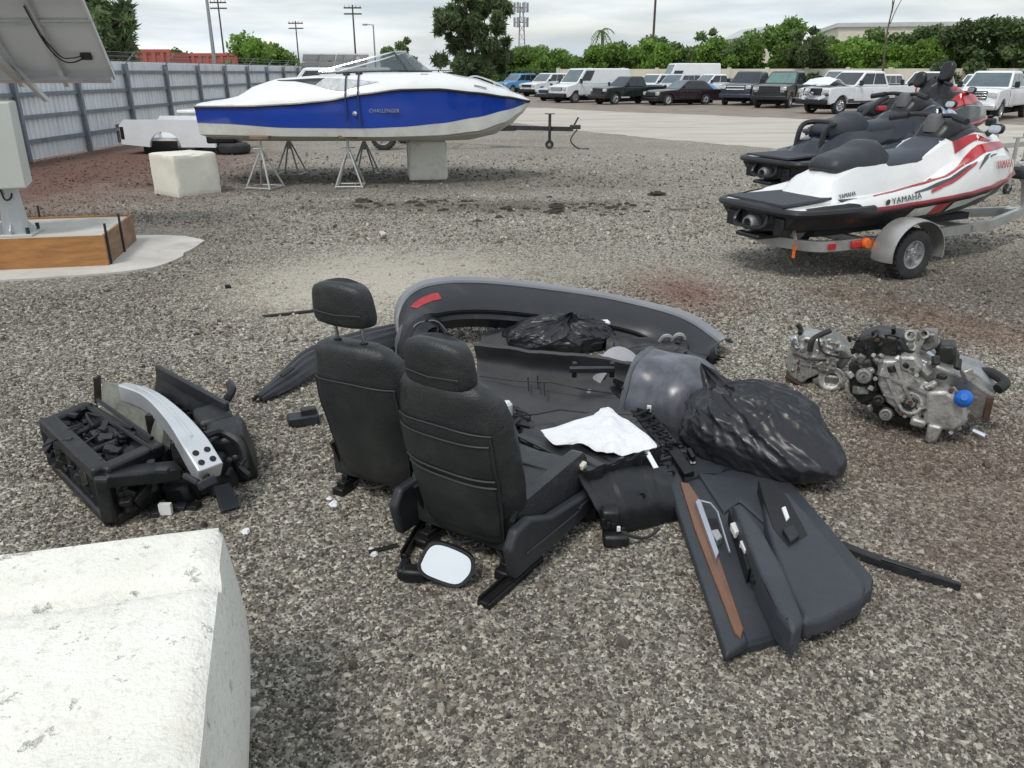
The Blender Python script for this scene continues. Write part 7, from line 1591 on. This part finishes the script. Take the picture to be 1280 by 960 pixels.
# black grille trough behind, bulk at right, loose flap
o, fl = pxthing('grille_shell', 'black ribbed grille shell behind the aluminium beam', 'grille', (270, 560))
gA, gB, gC, gD = fl(182, 478, .26), fl(262, 540, .24), fl(292, 512, .26), fl(205, 464, .32)
gA, gB = fl(176, 490, .2), fl(258, 535, .2); gC, gD = fl(284, 508, .26), fl(196, 460, .3)
def tro(u, v):
    p = gA.lerp(gB, u).lerp(gD.lerp(gC, u), v); p.z += -.10 * math.sin(math.pi * v) + .01 * fbm((u * 5, v * 5, 2)); p.z = max(.02, p.z); return p
MB().sheet(tro, 24, 16, .012).build('shell', blackp, o, angle=35)
for k in range(8): t = (k + .5) / 8; MB().bar(tro(t, .08) + Vector((0, 0, .012)), tro(t, .55) + Vector((0, 0, .03)), .014, .03).build('rib', blackp, o)
for v in (.3, .5): MB().tube([tro(k / 10, v) + Vector((0, 0, .02)) for k in range(11)], .008, 6).build('bar', satin, o)
MB().bar(gD + Vector((0, 0, -.02)), gC + Vector((0, 0, -.02)), .025, .08).build('top_edge', trimp, o, bevel=.008)
for u in (.1, .9): p = tro(u, .6); MB().bar(Vector((p.x, p.y, 0)), p, .06, .05).build('leg', blackp, o)
MB().tube(curve([fl(283, 500, .2), fl(290, 488, .24), fl(287, 480, .24)], 4), .022, 8).build('stub', blackp, o)
o, fl = pxthing('bumper_bracket', 'black moulded end bracket heaped under the aluminium beam', 'bracket', (280, 605))
for (a, b, z, d, r3) in ((288, 562, .12, (.2, .24, .24), .3), (272, 540, .12, (.2, .2, .24), .5), (262, 590, .09, (.2, .14, .17), -.4), (240, 600, .07, (.16, .14, .14), .5), (300, 575, .08, (.08, .18, .15), .2), (225, 612, .05, (.14, .1, .1), -.2)):
    MB().box((0, 0, 0), d, TR(fl(a, b, z), .1, -.12, r3), top=(.8, .85)).build('moulding', blackp, o, bevel=.025)
for k in range(14): MB().box((0, 0, 0), (q.uniform(.02, .08), q.uniform(.02, .05), q.uniform(.01, .04)), TR(fl(q.uniform(225, 305), q.uniform(545, 605), q.uniform(.1, .22)), q.uniform(-.7, .7), q.uniform(-.7, .7), q.uniform(0, 3))).build('tab', q.choice([blackp, trimp, satin]), o, bevel=.004)
MB().tube(curve([fl(255, 545, .27), fl(275, 540, .25), fl(300, 555, .2), fl(308, 585, .1)], 5), .02, 8).build('edge', blackp, o)
o, fl = pxthing('loose_flap', 'small flat black flap lying against the scrap pile by the white block', 'flap', (278, 640))
MB().box((0, 0, 0), (.075, .145, .02), TR(Vector((0, .06, .035)), .42, 0, .55)).build('flap', trimp, o, bevel=.006)
MB().box((0, 0, 0), (.04, .05, .03), TR(Vector((-.05, .10, .04)), .2, 0, .55)).build('hinge', blackp, o, bevel=.004)
for k in range(5):
    p = at(q.uniform(150, 245), q.uniform(630, 648)); oo = MB().box((0, 0, .012), (q.uniform(.04, .09), q.uniform(.02, .05), .02), TR((0, 0, 0), q.uniform(-.2, .2), 0, q.uniform(0, 3))).build('plastic_shard', q.choice([blackp, trimp]), None, bevel=.003); oo.location = p
    tag(oo, 'broken black plastic shard between the scrap pile and the white block', 'shard', 'plastic shards before the white block')

# ------------------------------------------------------------------ mud clods and small litter further back
mudm = mat('dark_mud', (.04, .03, .023), .9, var=.35, vs=20, bump=.6, bs=60)
q = random.Random(8); CL = []
def clod(p, s_, label, group=None):
    mb = MB(); nr, nl = 14, 6; sd_ = q.random() * 50; secs = []
    for i in range(nl):
        e = i / (nl - 1) * math.pi / 2; secs.append([(s_ * math.cos(e) * math.cos(a) * (1 + .8 * noise.noise(Vector((math.cos(a) * 2.2, math.sin(a) * 2.2, i * .7 + sd_)))), s_ * .8 * math.cos(e) * math.sin(a) * (1 + .5 * noise.noise(Vector((math.cos(a) * 1.5, math.sin(a) * 1.5, i + sd_ + 9)))), s_ * .38 * math.sin(e) * (1 + .9 * noise.noise(Vector((math.cos(a) * 3, math.sin(a) * 3 + i, sd_))))) for a in [2 * math.pi * k / nr for k in range(nr)]])
    o = mb.loft(secs).build('mud_clod', mudm, None, angle=30); o.location = p; tag(o, label, 'clod', group)
for k in range(90):
    if k < 40: a, b = q.gauss(742, 30), q.gauss(259, 4)
    elif k < 60: a, b = q.gauss(520, 40), q.gauss(255, 3)
    else: a, b = q.uniform(440, 720), q.gauss(258, 6)
    clod(at(a, b), q.uniform(.018, .06) * (1.9 if k % 8 == 0 else 1), 'lump of dark mud on the gravel between the boat and the bumper', 'dark mud lumps across the gravel')
clod(at(820, 244), .14, 'largest dark mud lump, alone near the white jet ski side of the yard'); clod(at(455, 253), .12, 'dark mud lump nearest the middle jack stand')
o = MB().box((0, 0, .012), (.28, .09, .02), TR((0, 0, 0), 0, .03, .3)).build('wood_splinter', mat('grey_splinter', (.22, .19, .16), .9), None); o.location = at(850, 262); tag(o, 'flat grey splinter of wood near the dark mud lumps', 'splinter')
